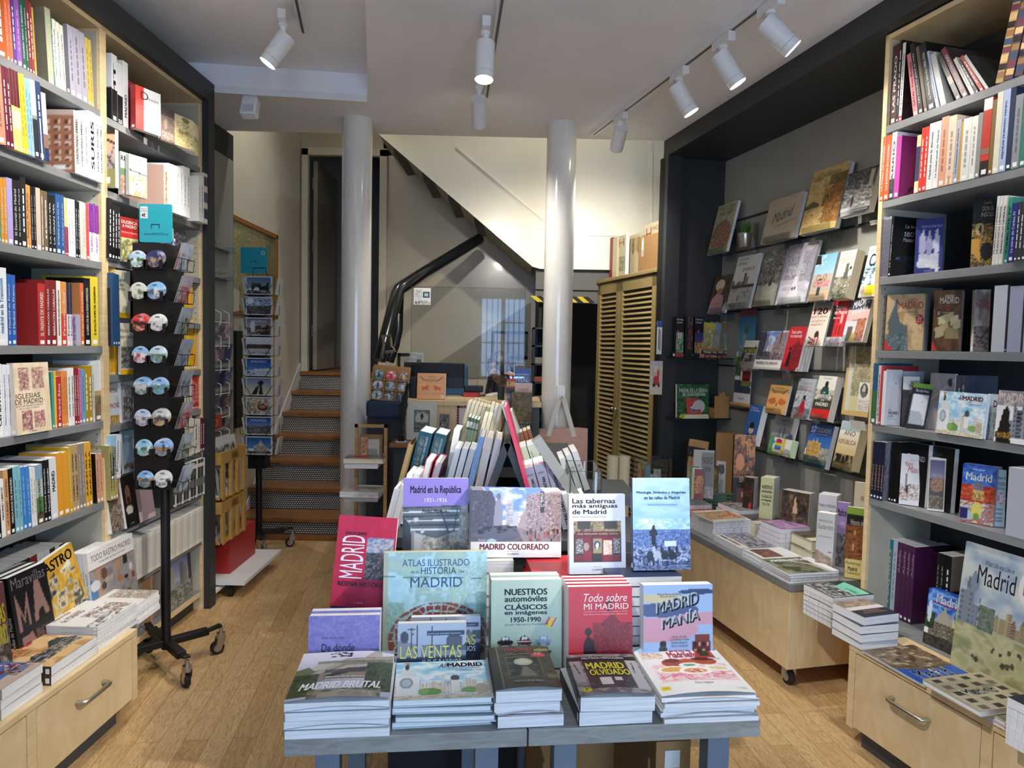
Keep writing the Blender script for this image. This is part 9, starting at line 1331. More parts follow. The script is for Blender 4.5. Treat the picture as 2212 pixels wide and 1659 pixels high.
m=MB();m.tube([(x0+1.553+.035,-.02,zt),(x0+1.553+.035,-.02,zt+.03),(x1+1.553-.01,-.02,zt+.03),(x1+1.553-.01,-.02,zt)],.0025,6);m.mk('sign_wire',BLACKM,ra)
def exA(m,P,w,h):m.box(w*.04,w*.26,-.0012,0,h*.62,h*.93,'d8dcdc');letters(m,[('4€',.08,.66,.2,.76,'222222','b'),('Magnet',.07,.85,.23,.88,'3a3a3a'),('ilustration',.06,.8,.24,.83,'3a3a3a')],lambda U,W:P(U,W)-np.array([0,.001,0]));m.box(w*.36,w*.38,-.0012,0,h*.36,h*.48,'16404c');m.box(w*.6,w*.62,-.0012,0,h*.36,h*.48,'16404c');m.box(w*.36,w*.62,-.0012,0,h*.46,h*.48,'16404c')
s0=aty(301,523,3.12);sw=aty(372,523,3.12).x-s0.x;sh=aty(301,440,3.12).z-s0.z;sign_card('teal sign with a white 4€ price label on top of the magnet spinner',s0,sw,sh,3.12,exA)
SKY=['b8d0e4','8ab4dc','d8e4ec'];MG=[]
mcols=[(['a8c4dc','d8e0e4','4a6a3a'],['2a2c5a','5a4a5a','a88a6a']),(['c8ccc0','6a7a5a','d8d8cc'],['7aa8d8','c8c0b4','4a5a6a']),(['c83838','d8b8a0','3a2424'],['d8d8d4','6a5a58','c8c8c4']),(['8ab4dc','b84858','d8d8d0'],['b8c8d8','5a7a4a','6a8ab0']),(['7aa8d4','4a6a3a','c8b8b8'],['88b0d8','5a7a3a','6a8aa0']),(['a8b8d4','c8b8b8','6a6a6a'],['a8a8a4','c88838','4a4a48']),(['88b8d4','4a6a3a','c8d4d8'],['7aa4d8','a87848','4a4a44']),(['7aa4d4','b07848','4a5a5a'],['c8ccc8','4a4a4a','d8d8d4'])]
rows_y=[559,628,697,766,834,902,967,1035];rx=[(297,333),(299,334),(302,340),(303,340),(306,344),(308,345),(311,350),(314,351)]
mnm=['fifth','sixth','seventh','lowest'];rn=['top','second','third','fourth','fifth','sixth','seventh','bottom']
tr=MB()
for r_ in range(8):
 for c_ in range(2):
  ctr=aty(rx[r_][c_],rows_y[r_],YA-.022);nn=3 if (r_,c_) in ((0,1),(1,1),(4,0),(5,1),(2,0),(6,1)) else (2 if c_ else 1)
  c3=mcols[r_][c_]
  for q in range(nn-1,-1,-1):
   m=MB();disc(m,(0,0,0),.0375,[('g',0,.5,1,1,c3[0],c3[0]),('n',0,.35,1,1,[c3[0],c3[0],'e8ecee'],2,3,.7),('n',0,0,1,.55,[c3[1],c3[2],c3[0],c3[1]],5,4),('c',.1,.35,.9,.62,[c3[1],c3[2]],None,5),('r',.3,.8,.7,.86,'2a3a4a')],r_*2+c_,V((1,0,0)),V((0,.12,.99)),V((0,-.99,.12)))
   ob=m.mk('round_magnet',PRINT,smooth=True);ob.location=ctr+V((.003*q,.0055*q,.002*q))
   tag(ob,f'{"front" if q == 0 else ("second" if q == 1 else "third")} round city magnet in the {rn[r_]} {"right" if c_ else "left"} pocket of the spinner','magnet','round magnets on the spinner')
  cz=ctr-V((-1.553,3.16,0));hx_=.04
  tr.box(cz.x-hx_,cz.x+hx_,-.105,-.074,cz.z-.0425,cz.z-.039);tr.box(cz.x-hx_,cz.x-hx_+.014,-.106,-.104,cz.z-.04,cz.z-.004);tr.box(cz.x+hx_-.014,cz.x+hx_,-.106,-.104,cz.z-.04,cz.z-.004)
tr.mk('magnet_pockets',BLACKM,ra)
m=MB();xs=x1+1.553
for r_ in range(8):
 z=aty(362,[585,655,722,790,857,925,992,1060][r_],YA+.07).z
 for yy in (-.06,.06):m.tube([(xs,yy,z+.06),(xs+.055,yy,z+.05),(xs+.05,yy,z),(xs,yy,z)],.0018,5)
 m.tube([(xs+.055,-.06,z+.05),(xs+.055,.06,z+.05)],.0018,5);m.tube([(xs+.05,-.06,z),(xs+.05,.06,z)],.0018,5);m.tube([(xs+.053,0,z+.05),(xs+.05,0,z)],.0018,5)
 for q in range(2):
  k=MB();cc=[['8a9ab0','d8dce0','5a6a7a'],['b0a0a0','c83848','d8d8d8'],['7a8a78','c8ccc4','4a5a4a'],['8aa4c8','d8e0e8','6a7a8a']][(r_+q)%4]
  k.grid(paint([('n',0,0,1,1,cc,3,4),('n',0,.6,1,1,'b8cce0 d8e4ec',3,3,.7)],14,20,r_*2+q),lambda U,W:S3(.012+.008*W+.03*W,-.045+U*.09+0*W,W*.118));k.add([(.008,-.045,0),(.008,.045,0),(.046,.045,.118),(.046,-.045,.118)],[(0,1,2,3)],'d8d8d8')
  ob=k.mk('souvenir_card',PRINT);ob.location=V((x1+.002+.009*(1-q),3.16,z+.002));tag(ob,f'{"front" if q == 0 else "rear"} souvenir card in the {rn[r_]} wire pocket on the side of the magnet spinner','card','souvenir cards on the spinner side')
m.mk('wire_pockets',BLACKM,ra)
# postcard spinner by the stairs
rb=thing('postcard_spinner','black wire spinner of landscape postcards in front of the oak stairs','display spinner',(-1.80,5.03,0));spinner_base(rb,.235,28,.022,.62,zh=.13)
YB=4.93;oB=V((1.80,-5.03,0));ys=[617,661,706,748,793,835,877,920,963]
PC=[[('g',0,.3,1,1,'8a98a0','4a6a9a'),('c',.2,.2,.9,.62,'1c1e24 24262c',None,6),('e',.4,.2,.12,.2,'d8dce0'),('n',0,0,1,.22,'1c1e24 5a5c60 a8a8a8',5,3)],[('g',0,.5,1,1,'9aa4b8','3a4a78'),('n',0,.5,1,1,'3a4a7a d8dce4 5a6a94 b8bcc8',4,4),('n',0,0,1,.5,'3a3840 6a6064 2a2a30 8a7a78',8,6),('e',.15,.8,.15,.2,'d8e0e4')],[('g',0,.4,1,1,'b8a088','5a6080'),('n',0,0,1,.45,'3a3430 a89070 5a4c44 1c1a18',6,4),('e',.25,.5,.1,.35,'c8ccd4'),('c',.35,.35,.9,.6,'2a2420 3a3028',None,5)],[('g',0,.5,1,1,'b8c0c4','d0d8d8'),('n',0,.35,1,.62,'26221e 5a3828 1c1a18',7,3),('n',0,0,1,.36,'9aa0a4 c0c4c6 7a8084',3,8)],[('g',0,.3,1,1,'4a80c8','1c3c80'),('n',0,0,1,.32,'8aa8c8 d8d8d0 5a80b0',6,4),('c',.3,.26,1,.42,'c8b8a8 d8d0c4',None,6)],[('g',0,0,1,1,'d8cc98','6a7aa0'),('e',.58,.72,.12,.14,'221e28'),('p',[(.5,0),(.54,.65),(.62,.65),(.68,0)],'221e28'),('p',[(.2,0),(.35,.4),(.52,.62),(.48,.3),(.42,0)],'2a2228')],[('n',0,0,1,1,'a89880 d8d0c0 6a5a4c c8bca8',4,4),('e',.65,.4,.22,.2,'5a2c38'),('r',.35,.3,.46,.95,'c8a070'),('e',.65,.45,.14,.1,'a87858')],[('g',0,.4,1,1,'6a90c8','2a4480'),('n',0,0,1,.5,'5a6058 3a4048 8a8478 4a5a70',7,6),('p',[(.4,.3),(.9,.55),(1,.3)],'4a5058')],[('g',0,.3,1,1,'5a90c4','24508c'),('p',[(.3,.1),(.35,.5),(.5,.6),(.58,.85),(.66,.6),(.8,.45),(.85,.1)],'b8b4a8'),('n',.3,.1,.85,.5,'b8b4a8 6a665c d0ccc0',7,6),('n',0,0,1,.18,'3a3c40 8a8078',5,2)]]
pn=['cathedral silhouette','cloudy panorama','golden lake at dusk','dark palace by water','deep blue sky','bear and tree silhouette','glass and plate','street curve from above','white domed corner building']
m=MB();xl,xr=aty(531,800,YB).x+1.8,aty(587,800,YB).x+1.8
for i,py in enumerate(ys):
 a=aty(531,py+19,YB);e=aty(587,py-19,YB);w_,h_=e.x-a.x,e.z-a.z;drift=(i-4)*.0
 for q in range(2):
  k=MB();k.box(0,w_,.001,.003,0,h_,'d8d8d4');k.grid(paint([('f','e0e0dc')],2,2),lambda U,W:S3(U*w_,np.full_like(U,.0005),W*h_))
  if q==0:k.grid(paint(PC[i],40,28,i),lambda U,W:S3(w_*(.035+.93*U),np.zeros_like(U),h_*(.05+.9*W)))
  if q==0 and i in (2,4,7):letters(k,[('MADRID',.2,.74,.8,.86,'c8d0e0')],lambda U,W:S3(w_*U,np.full_like(U,-.0008),h_*W))
  ob=k.mk('postcard',mat('glossy_postcard',None,.12,noise=.02,coat=.6));ob.location=a+V((0,.008*q,.001));tag(ob,f'postcard of {pn[i]} on the stair spinner' if q==0 else f'spare postcard directly behind the {pn[i]} one on the stair spinner','postcard','postcards on the stair spinner')
 z0=a.z;xa,xe=a.x+1.8,e.x+1.8;yb_=YB-5.03
 m.tube([(xa-.004,yb_+.03,z0-.004),(xa-.004,yb_-.006,z0-.004),(xe+.004,yb_-.006,z0-.004),(xe+.004,yb_+.03,z0-.004)],.0025,5);m.tube([(xa-.006,yb_+.03,z0+.07),(xa-.004,yb_-.006,z0+.07),(xa+.04,yb_-.007,z0)],.0022,5);m.tube([(xe+.006,yb_+.03,z0+.07),(xe+.004,yb_-.006,z0+.07),(xe-.04,yb_-.007,z0)],.0022,5)
 # side pocket with a card seen edge on
 for sg,xx in ((-1,xa-.01),(1,xe+.01)):
  m.tube([(xx,yb_+.02,z0),(xx+sg*.035,yb_+.02,z0),(xx+sg*.04,yb_+.02,z0+.07)],.002,5)
  k=MB();k.add([(0,0,0),(0,.09,0),(sg*.02,.09,.115),(sg*.02,0,.115),(sg*.012,0,0),(sg*.012,.09,0),(sg*.032,.09,.115),(sg*.032,0,.115)],[(0,1,2,3),(7,6,5,4),(0,3,7,4),(1,5,6,2),(2,6,7,3),(0,4,5,1)],'d4d4d0');ob=k.mk('postcard',PRINT);ob.location=V((xx-1.8,YB+.03,z0+.002));tag(ob,f'edge-on postcards in the {ORD[i]} {"left" if sg < 0 else "right"} side pocket of the stair spinner','postcard','edge-on postcards on the stair spinner')
for x_ in (xl-.005,xl+.04,(xl+xr)/2-.02,(xl+xr)/2+.02,xr-.04,xr+.005):m.tube([(x_,-.07,aty(560,990,YB).z),(x_,-.07,aty(560,592,YB).z)],.002,5)
m.tube([(xl,-.07,aty(560,592,YB).z),(xr,-.07,aty(560,592,YB).z)],.002,5);m.tube([(xl+.04,-.07,aty(560,592,YB).z),(xl+.04,-.07,aty(560,578,YB).z),(xr-.05,-.07,aty(560,578,YB).z),(xr-.05,-.07,aty(560,592,YB).z)],.0025,5)
m.tube([(xl,.07,.62),(xl,-.07,.62),(xr,-.07,.62),(xr,.07,.62),(xl,.07,.62)],.003,5);m.mk('wire_frame',BLACKM,rb)
MB().box(-.06,.06,-.05,.06,.60,1.95).mk('core',BLACKM,rb)
def exB(m,P,w,h):
 for k in range(24):pass
 m.lathe([(w*.08,0),(w*.08,.001)],20,'d8dcdc',M=basis(V((w*.84,-.001,h*.8)),V((1,0,0)),Z,FY));letters(m,[('1€',.79,.76,.89,.84,'222222','b')],lambda U,W:P(U,W)-np.array([0,.003,0]));m.box(w*.38,w*.395,-.0012,0,h*.36,h*.48,'16404c');m.box(w*.62,w*.635,-.0012,0,h*.36,h*.48,'16404c');m.box(w*.38,w*.635,-.0012,0,h*.46,h*.48,'16404c')
s0=aty(520,590,4.97);sign_card('teal sign with a round 1€ price dot on the postcard spinner',s0,aty(577,590,4.97).x-s0.x,aty(520,534,4.97).z-s0.z,4.97,exB)
# left rear: panel with cards, map, print crates
PL=V((-1.95,0,0));NX=V((1,0,0))
def ql(px,py,x):return atp(px,py,(x,0,0),NX)
fm=ql(497,680,-2.06);f2=ql(598,505,-2.06);ztn,ztf=ql(497,465,-2.06).z,ql(600,506,-2.06).z;zbn,zbf=ql(497,682,-2.06).z,ql(597,686,-2.06).z
mp=thing('framed_map','old pale green town map in a wooden frame on the cream left wall','framed map',(-2.078,fm.y,1.6));y1=f2.y-fm.y;z1,z0=(ztn+ztf)/2-1.6,(zbn+zbf)/2-1.6
m=MB();b_=.035;m.box(0,.03,0,y1,z0,z0+b_);m.box(0,.03,0,y1,z1-b_,z1);m.box(0,.03,0,b_,z0,z1);m.box(0,.03,y1-b_,y1,z0,z1);m.mk('frame',wood('map_frame','a8783c','8a5e28',(4,4,20)),mp,bevel=.002)
m=MB();img=paint([('f','b8b088'),('n',0,0,1,1,'bcb48e a8a07a c4bc98 98946e',12,12),('w',.5,.45,.6,.5,'9a9068',9,40),('n',.75,.4,1,1,'7a7c58 96946c 686a4c',6,6,.8),('l',.1,.3,.3,.9,.02,'8a9a8a')],60,50,9);m.grid(img,lambda U,W:S3(np.full_like(U,.012),b_+U*(y1-2*b_),z0+b_+W*(z1-z0-2*b_)));m.mk('map_sheet',PRINT,mp)
pn_=MB();pn_.add([tuple(V((.034,.01+.0*i,0))+v) for i,v in enumerate((V((0,0,z0+.01)),V((0,.12,z0+.03)),V((0,.13,z0+.17)),V((0,0,z0+.2))))],[(0,1,2,3)],'c8c4b0');pn_.mk('paper_note',PRINTM,mp)
# two acrylic rows of cards on the grey panel
def panelrow(label,px0,px1,py0,py1,cols,n,nm):
 a,e=ql(px0,py1,-1.90),ql(px1,py1,-1.90);zt=ql(px0,py0,-1.90).z;hd=thing('acrylic_holder',f'clear tray holding {label} on the grey panel','card tray',(-1.96,a.y,a.z));L_=e.y-a.y;m=MB();m.box(0,.08,0,L_,-.004,-.001);m.box(.078,.081,0,L_,-.004,.03);m.mk('tray',ACRY,hd)
 for i in range(n):
  k=MB();y0=L_*i/n;w_=L_/n*1.05;h_=zt-a.z;k.grid(paint([('n',0,0,1,1,cols,4,5)],12,16,i),lambda U,W:S3(.055-.05*W,U*w_,W*h_));k.box(.0,.004,.0,w_,0,h_*.9,cols[0]);ob=k.mk('card',PRINT);ob.location=(-1.955,a.y+y0,a.z);tag(ob,f'{ORD[i]} {nm} from the left in the row of {label}','card','cards on the grey panel')
panelrow('grey sketch cards',458,503,498,532,['8a8c8c','b8baba','5a5c5e','a0a2a2'],4,'grey card');panelrow('coloured street cards',458,499,563,598,['6a8a90','c8a868','3a4a50','a8b0a0'],4,'street card')
for i,(x0,x1,y0,y1) in enumerate(((458,470,625,644),(477,483,645,658))):
 a,e=ql(x0,y1,-1.955),ql(x1,y0,-1.955);ob=MB().box(-1.958,-1.952,a.y,e.y,a.z,e.z,'c8c8c4').mk('price_card',PRINTM);tag(ob,['larger','smaller'][i]+' white price card on the grey panel','card')
 # white wire card rack
wr=thing('wire_rack','white wire card rack hanging on the grey panel','card rack',(-1.95,ql(475,700,-1.9).y,1.2));oy=ql(475,700,-1.9).y;m=MB()
for px in (458,474,492):
 y=ql(px,780,-1.9).y-oy;pts=[]
 for k in range(6):z=1.70-.155*k-1.2;pts+=[(.02,y,z),(.06,y,z-.02),(.06,y,z-.09),(.02,y,z-.12)]
 m.tube(pts,.003,6)
for k in range(6):z=1.62-.155*k-1.2;m.tube([(.06,ql(458,780,-1.9).y-oy,z),(.06,ql(492,780,-1.9).y-oy,z)],.003,6)
m.mk('wires',WHITE,wr)
for k in range(6):
 for j in range(2):
  cc=[['c8c4c8','8a8488','4a4448'],['b08a98','d8b8c0','5a4050'],['2a2a58','4a4a7a','1c1c3a'],['3a3a60','8a8aa0','26264a'],['8a5a50','4a3a38','b89088'],['a8a498','6a685c','c8c4b8']][(k+j)%6];q=MB();y=ql(460+j*15,780,-1.9).y;q.grid(paint([('n',0,0,1,1,cc,3,3)],10,12,k),lambda U,W:S3(.02+.02*W,U*.2,W*.12));q.box(.0,.003,0,.2,0,.1,cc[0]);ob=q.mk('greeting_card',PRINT);ob.location=(-1.935,y,1.515-.155*k);tag(ob,f'greeting card, {ORD[k]} row, {"left" if j == 0 else "right"}, in the white wire rack','card','cards in the white wire rack')
a,e=ql(503,925,-2.06),ql(516,715,-2.06);ob=MB().box(-2.078,-2.03,a.y,e.y,a.z,e.z).mk('wall_panel',BLACKM);tag(ob,'tall thin black panel on the cream wall below the framed map','panel')
# cabinet with print crates, on a white wheeled base
cb=thing('print_cabinet','red and grey print cabinet on a white wheeled base, left of the stairs','cabinet',(-1.93,4.2,0));RED=mat('red_lacquer','a82a28',.45)
a=atz(478,1262,.09)
MB().box(0,.26,-.02,.40,.106,.324).mk('body',RED,cb);MB().box(0,.40,-.16,.50,.085,.105).mk('base_board',WHITEP,cb);MB().box(0,.26,-.215,.2,.055,.07).mk('lower_board',WHITEP,cb)
for (x_,y_) in ((.30,-.1),(.30,.44),(.05,.44),(.2,-.18)):m=MB();m.lathe([(.03,-.012),(.03,.012)],18,M=basis(V((x_,y_,.03)),V((0,1,0)),Z,V((1,0,0))));m.bar((x_,y_,.05),(x_,y_,.085 if y_>-.15 else.056),.02);m.mk('caster',RUBBER,cb)
PINE=wood('pine','b8904c','a07a3c',(4,14,4),.5)
def crate(label,z0,h,x1,y0,y1):
 r=thing('print_crate',label,'print crate',(-1.93,y0,z0));L_=y1-y0;m=MB();m.box(0,x1,0,L_,0,.012);m.box(x1-.012,x1,0,L_,h-.07,h);m.box(0,x1,-.012,0,h-.07,h);m.box(0,x1,L_,L_+.012,h-.07,h)
 for y in (0,L_*.35,L_*.62,L_-.03):m.box(x1-.012,x1+.006,y,y+.035,0,h-.07)
 m.mk('slats',PINE,r,bevel=.001);m=MB();m.box(x1,x1+.001,L_*.4,L_*.68,h-.058,h-.014,'8a6a34');letters(m,[('LÁMINAS',.1,.5,.9,.85,'3a2a12'),('MADRID',.15,.12,.85,.42,'3a2a12')],lambda U,W:S3(np.full_like(U,x1+.0018),L_*(.4+.28*U),h-.058+.044*W));m.mk('stamp',PRINTM,r);return r
crate('upper pine crate of large ink prints, left of the stairs',.585,.275,.28,4.02,4.37);crate('lower pine crate of small ink prints, left of the stairs',.325,.25,.28,4.02,4.37)
for i in range(5):
 q=MB();big=i<2;L_=.33 if big else.15;h_=.33 if big else.26;ops=[('f','c8c8c4'),('n',.06,.12,.94,.85,'c8c8c4 5a5c5a 2a2c2a 9a9c98 c8c8c4',9,7)];q.grid(paint(ops,44,26,i),lambda U,W:S3(np.full_like(U,.004)-.04*W,U*L_,W*h_));q.box(-.04,.003,0,L_,0,.01,'c0c0bc');q.add([(-.002,0,0),(-.002,L_,0),(-.042,L_,h_),(-.042,0,h_)],[(0,1,2,3)],'c8c8c8');ob=q.mk('ink_print',PRINTM);ob.location=(-1.93+(.255-.03*i if big else.23-.04*(i-2)),4.03 if big else 4.03+.16*(i%2),.598 if big else.338);tag(ob,['large ink print of a river bridge at the front of the upper crate','large ink print just behind the bridge one in the upper crate','small ink facade print at the front of the lower crate','small ink print at the far end of the lower crate','small ink print at the back of the lower crate'][i],'print','ink prints in the pine crates')
bx=thing('label_box','red box with a wooden name strip on the print cabinet','box',(-1.93,4.04,.9595));RB_=ql(458,962,-1.80)
MB().box(0,.13,.0,.34,0,.085).mk('box',RED,bx);m=MB();m.box(.13,.132,.06,.28,.02,.06,'a8843c');letters(m,[('ESTUCHES',.08,.25,.92,.75,'3a2810','b')],lambda U,W:S3(np.full_like(U,.1328),.06+.22*U,.02+.04*W));m.mk('name_strip',PRINTM,bx)
m=MB();m.box(-1.958,-1.80,4.0,4.45,.945,.959);tag(m.mk('panel_ledge',SHELFG),'grey ledge on the panel under the red name strip box','ledge')
# louvred cupboard at the back right
KF=Frame((.985,4.93),(.2756,-.961,0),(-.961,-.2756,0));OLIVE=wood('cupboard_wood','a08c5c','8c784a',(3,3,12),.5)
cu=thing('louvred_cupboard','tall tan cupboard with two louvred doors beside the dark pillar','cupboard',KF.o);TK=Mx.Translation(-KF.o)
sL=KF.s_px(1290,1.8,0);sM=KF.s_px(1337,1.8,0);sR=KF.s_px(1416,1.8,0);TZ_=2.03
b=MB();fbox(b,KF,sL,sR,-.42,-.022,0,TZ_);b.mk('carcass',OLIVE,cu,M=TK);b=MB();fbox(b,KF,sL-.02,sR+.02,-.43,.02,TZ_,TZ_+.03);b.mk('cornice',OLIVE,cu,M=TK,bevel=.006)
for a,e in ((sL,sM),(sM,sR)):
 b=MB();st_=.055;a+=.004;e-=.004
 for q in ((a,a+st_,0,TZ_-.01),(e-st_,e,0,TZ_-.01),(a,e,TZ_-.09,TZ_-.01),(a,e,.06,.14)):fbox(b,KF,q[0],q[1],-.02,0,max(q[2],.06),q[3])
 d_=b.mk('door',OLIVE,cu,M=TK);lv=MB();z=.16;fbox(lv,KF,a+st_,e-st_,-.024,-.021,.14,TZ_-.09,mi=1)
 while z<TZ_-.1:
  P=[KF.at(s_,d2,zz) for s_ in (a+st_,e-st_) for d2,zz in ((-.019,z+.016),(-.015,z+.02),(-.002,z+.004),(-.006,z))];lv.add([tuple(p) for p in P],[(0,1,2,3),(7,6,5,4),(0,4,5,1),(1,5,6,2),(2,6,7,3),(3,7,4,0)]);z+=.037
 lv.mk('louvres',[OLIVE,BACKP],d_)
 kx=e-st_*.5 if a<sL+.02 else a+st_*.5;k=MB();p=KF.at(kx,.0,1.03);k.ball(p+KF.n*.022,.014,8);k.tube([p,p+KF.n*.02],.006,8);k.mk('knob',STEEL,d_,smooth=True)
def onK(label,px0,px1,top,d,t=.03,**k):face(label,(px0,590),(px1,590),top,TZ_+.03,t=t,tilt=0,pn=(KF.at(0,d),KF.n),**k)
HH=lambda:[('f','cfc4a0')]
for i,(x0,x1) in enumerate(((1348,1360),(1360,1371),(1371,1383),(1383,1394))):
 s0_,s1_=KF.s_px(x0,2.2,-.02),KF.s_px(x1,2.2,-.02)
 row(KF,TZ_+.03,(0,0,1),x0,[(x1,492-i*1.0,'cdc29e',o(plain=1,dot=False,w=.22,d=-.125,label=ORD[i]+' cream history volume from the left on top of the cupboard',bd=[(.6,.92,'c0b088')],tx='HISTÓRICO',tc='8a3a30',v0=.55,v1=.9))],'x',d=-.125,grp='cream history volumes on the cupboard')
onK('cream history volume facing out with a red capital title, behind the carton',1390,1432,487,-.125,fr=[('f','d0c6a4'),('n',.1,0,.9,.3,'d0c6a4 b8b090',4,4)],wr=[('H',.1,.68,.36,.92,'a03828'),('MADRID',.42,.84,.95,.92,'a03828'),('ISTÓRICO',.4,.7,1.1,.8,'a03828')],sp='cdc29e')
onK('cream volume with a red H and a picture, left on top of the cupboard',1332,1350,512,-.05,fr=[('f','c8be9c'),('n',.2,.15,.95,.5,'8a8468 b0a888 6a6450',4,4)],wr=[('H',.2,.74,.8,.92,'a03828')],sp='c8be9c')
for i,(x0,x1,c) in enumerate(((1316,1321,'8a2a24'),(1322,1331,'c8bc98'))):row(KF,TZ_+.03,(0,0,1),x0,[(x1,512,c,o(plain=1,dot=False,w=.2,d=-.03,label=['slim dark red spine at the left end of the cupboard top','cream spine next to the slim dark red one on the cupboard'][i]))],'x',d=-.03)
s0_,s1_=KF.s_px(1379,2.2,.0),KF.s_px(1424,2.2,.0);zt=toy(KF.at(s0_,0),515);b=MB();r=thing('cardboard_carton','small taped cardboard carton on top of the cupboard','carton',KF.at(s0_,0,TZ_+.03));T_=Mx.Translation(-KF.at(s0_,0,TZ_+.03))
fbox(b,KF,s0_,s1_,-.115,0,TZ_+.0305,zt);b.mk('box',KRAFT2,r,M=T_,bevel=.002);b=MB();fbox(b,KF,s0_+.05,s0_+.085,0,.0008,zt-.14,zt-.005,'b8b0a4');fbox(b,KF,s0_+.055,s0_+.08,.0008,.0012,zt-.09,zt-.03,'d8d8d8');b.mk('tape',PRINTM,r,M=T_)
# packets hanging on the pillar
for i,(x0,x1,y0,y1,lab,ops) in enumerate(((1418,1431,693,765,'blue topped pen packet hanging on the dark pillar',[('f','c8ccd0'),('r',0,.82,1,1,'26468c'),('r',.3,.15,.5,.75,'1c1e22'),('r',.6,.1,.75,.7,'3a3c40')]),(1403,1432,780,852,'plastic packet with a red scooter print hanging on the dark pillar',[('f','c0b8a8'),('n',.1,.3,.9,.8,'c0b8a8 a89c8c d0c8b8',4,4),('e',.5,.42,.25,.14,'a83028'),('p',[(.5,.4),(.6,.75),(.7,.75),(.75,.4)],'b03a30'),('e',.32,.28,.1,.06,'1c1a1c'),('e',.72,.28,.1,.06,'1c1a1c'),('r',0,.85,1,1,'a8acb0')]))):
 yq=4.71;a,e=aty(x0,y1,yq),aty(x1,y0,yq);r=thing('hanging_packet',lab,'packet',(a.x,yq,a.z));w_,h_=e.x-a.x,e.z-a.z;m=MB();m.box(0,w_,.001,.014,0,h_,'c8c8cc');m.grid(paint(ops,18,40,i),lambda U,W:S3(U*w_,0*U,W*h_));m.mk('pouch',mat('plastic_pouch',None,.15,coat=.5),r);m=MB();m.tube([(w_*.5,.14,h_-.01),(w_*.5,-.01,h_-.012)],.0025,6);m.mk('peg',STEEL,r)
 # the seated person on the phone behind the counter
SKIN=mat('skin','c79a84',.55,nscale=20,noise=.05);HAIRM=mat('dark_hair','3a2f2a',.45,nscale=80,noise=.4,stretch=(6,6,.6));KNIT=mat('white_knit','c9c6c2',.9,nscale=140,noise=.12,bump=.6,bscale=220)
HC=aty(1080,795,5.15);pr=thing('person','person in white knit with long dark hair and glasses, phone held to the cheek','person',(HC.x,5.15,0));hz0=HC.z
def skin_body(name,joints,edges,root_i,m,parent,sub=2):
 me=bpy.data.meshes.new(name);me.from_pydata([j[:3] for j in joints],edges,[]);ob=bpy.data.objects.new(name,me);COL.objects.link(ob);ob.parent=parent
 sk=ob.modifiers.new('skin','SKIN');sv=me.skin_vertices[0].data if me.skin_vertices else None
 if sv is None:me.skin_vertices.new() if hasattr(me.skin_vertices,'new') else None
 for i,j in enumerate(joints):me.skin_vertices[0].data[i].radius=(j[3],j[4] if len(j)>4 else j[3]);me.skin_vertices[0].data[i].use_root=(i==root_i)
 ob.modifiers.new('sub','SUBSURF').levels=sub;ob.modifiers['sub'].render_levels=sub;me.materials.append(m)
 return ob
 # head: a shaped ellipsoid with brow, nose, lips, chin and ears, turned three quarters to the left of the picture
TURN=Mx.Rotation(math.radians(-38),4,'Z')@Mx.Rotation(math.radians(8),4,'X');HM_=Mx.Translation((0,0,hz0))@TURN
def headshape():
 m=MB();nu,nv=48,40;vs=[]
 for j in range(nv+1):
  ph=math.pi*j/nv;z=-math.cos(ph);s_=math.sin(ph)
  for i in range(nu):
   a=2*math.pi*i/nu;x,y=s_*math.cos(a),s_*math.sin(a) # face looks along -y
   rx,ry,rz=.074,.093,.115
   jaw=max(0,-z-.15);px_=x*rx*(1-.38*jaw);py_=y*ry*(1-.16*jaw if y<0 else 1-.3*jaw);pz=z*rz
   f=max(0,-y)
   g=lambda cx,cz,sx_,sz:math.exp(-((px_-cx)/sx_)**2-((pz-cz)/sz)**2)*(1 if f>.2 else 0)
   py_-=.024*g(0,-.028,.011,.014)+.014*g(0,-.008,.008,.022) # nose
   py_+=.010*(g(-.032,.012,.016,.011)+g(.032,.012,.016,.011)) # eye sockets
   py_-=.007*g(0,.034,.05,.010) # brow
   py_-=.008*g(0,-.060,.020,.006)+.007*g(0,-.072,.018,.006) # lips
   py_+=.004*g(0,-.066,.022,.003)
   py_-=.012*g(0,-.098,.020,.014) # chin
   py_-=.006*(g(-.045,-.02,.02,.02)+g(.045,-.02,.02,.02)) # cheeks
   vs.append((px_,py_,pz))
 fs=[(j*nu+i,j*nu+(i+1)%nu,(j+1)*nu+(i+1)%nu,(j+1)*nu+i) for j in range(nv) for i in range(nu)]
 col=[]
 for v in vs:
  c=hx('c79a84').copy()
  if abs(v[0])<.024 and -.080<v[2]<-.054 and v[1]<-.06:c=hx('a8605a')
  col.append(c)
 m.add(vs,fs,np.array(col))
 for sg in (-1,1):m.ball((sg*.074,.012,-.005),(.010,.02,.032),8,'c0907c')
 m.tube([(0,.02,-.07),(0,.03,-.13),(0,.035,-.19)],[.052,.047,.056],16,'c0907c');return m
SKINV=mat('skin_tones',None,.5,noise=.06,nscale=40)
hd_=headshape().mk('head',SKINV,pr,smooth=True,M=HM_)
m=MB()
for sg in (-1,1):
 m.ball((sg*.032,-.072,.012),(.0125,.009,.0095),8,'e8e4e0');m.ball((sg*.032-.003,-.0795,.012),(.0058,.003,.0058),8,'3a2a20')
 m.tube([(sg*.048,-.082,.034),(sg*.032,-.09,.039),(sg*.016,-.09,.035)],.0028,6,'2e2420');m.tube([(sg*.046,-.078,.019),(sg*.032,-.085,.0225),(sg*.018,-.082,.018)],.0022,6,'3a2a24')
m.mk('eyes',SKINV,hd_,smooth=True)
m=MB()
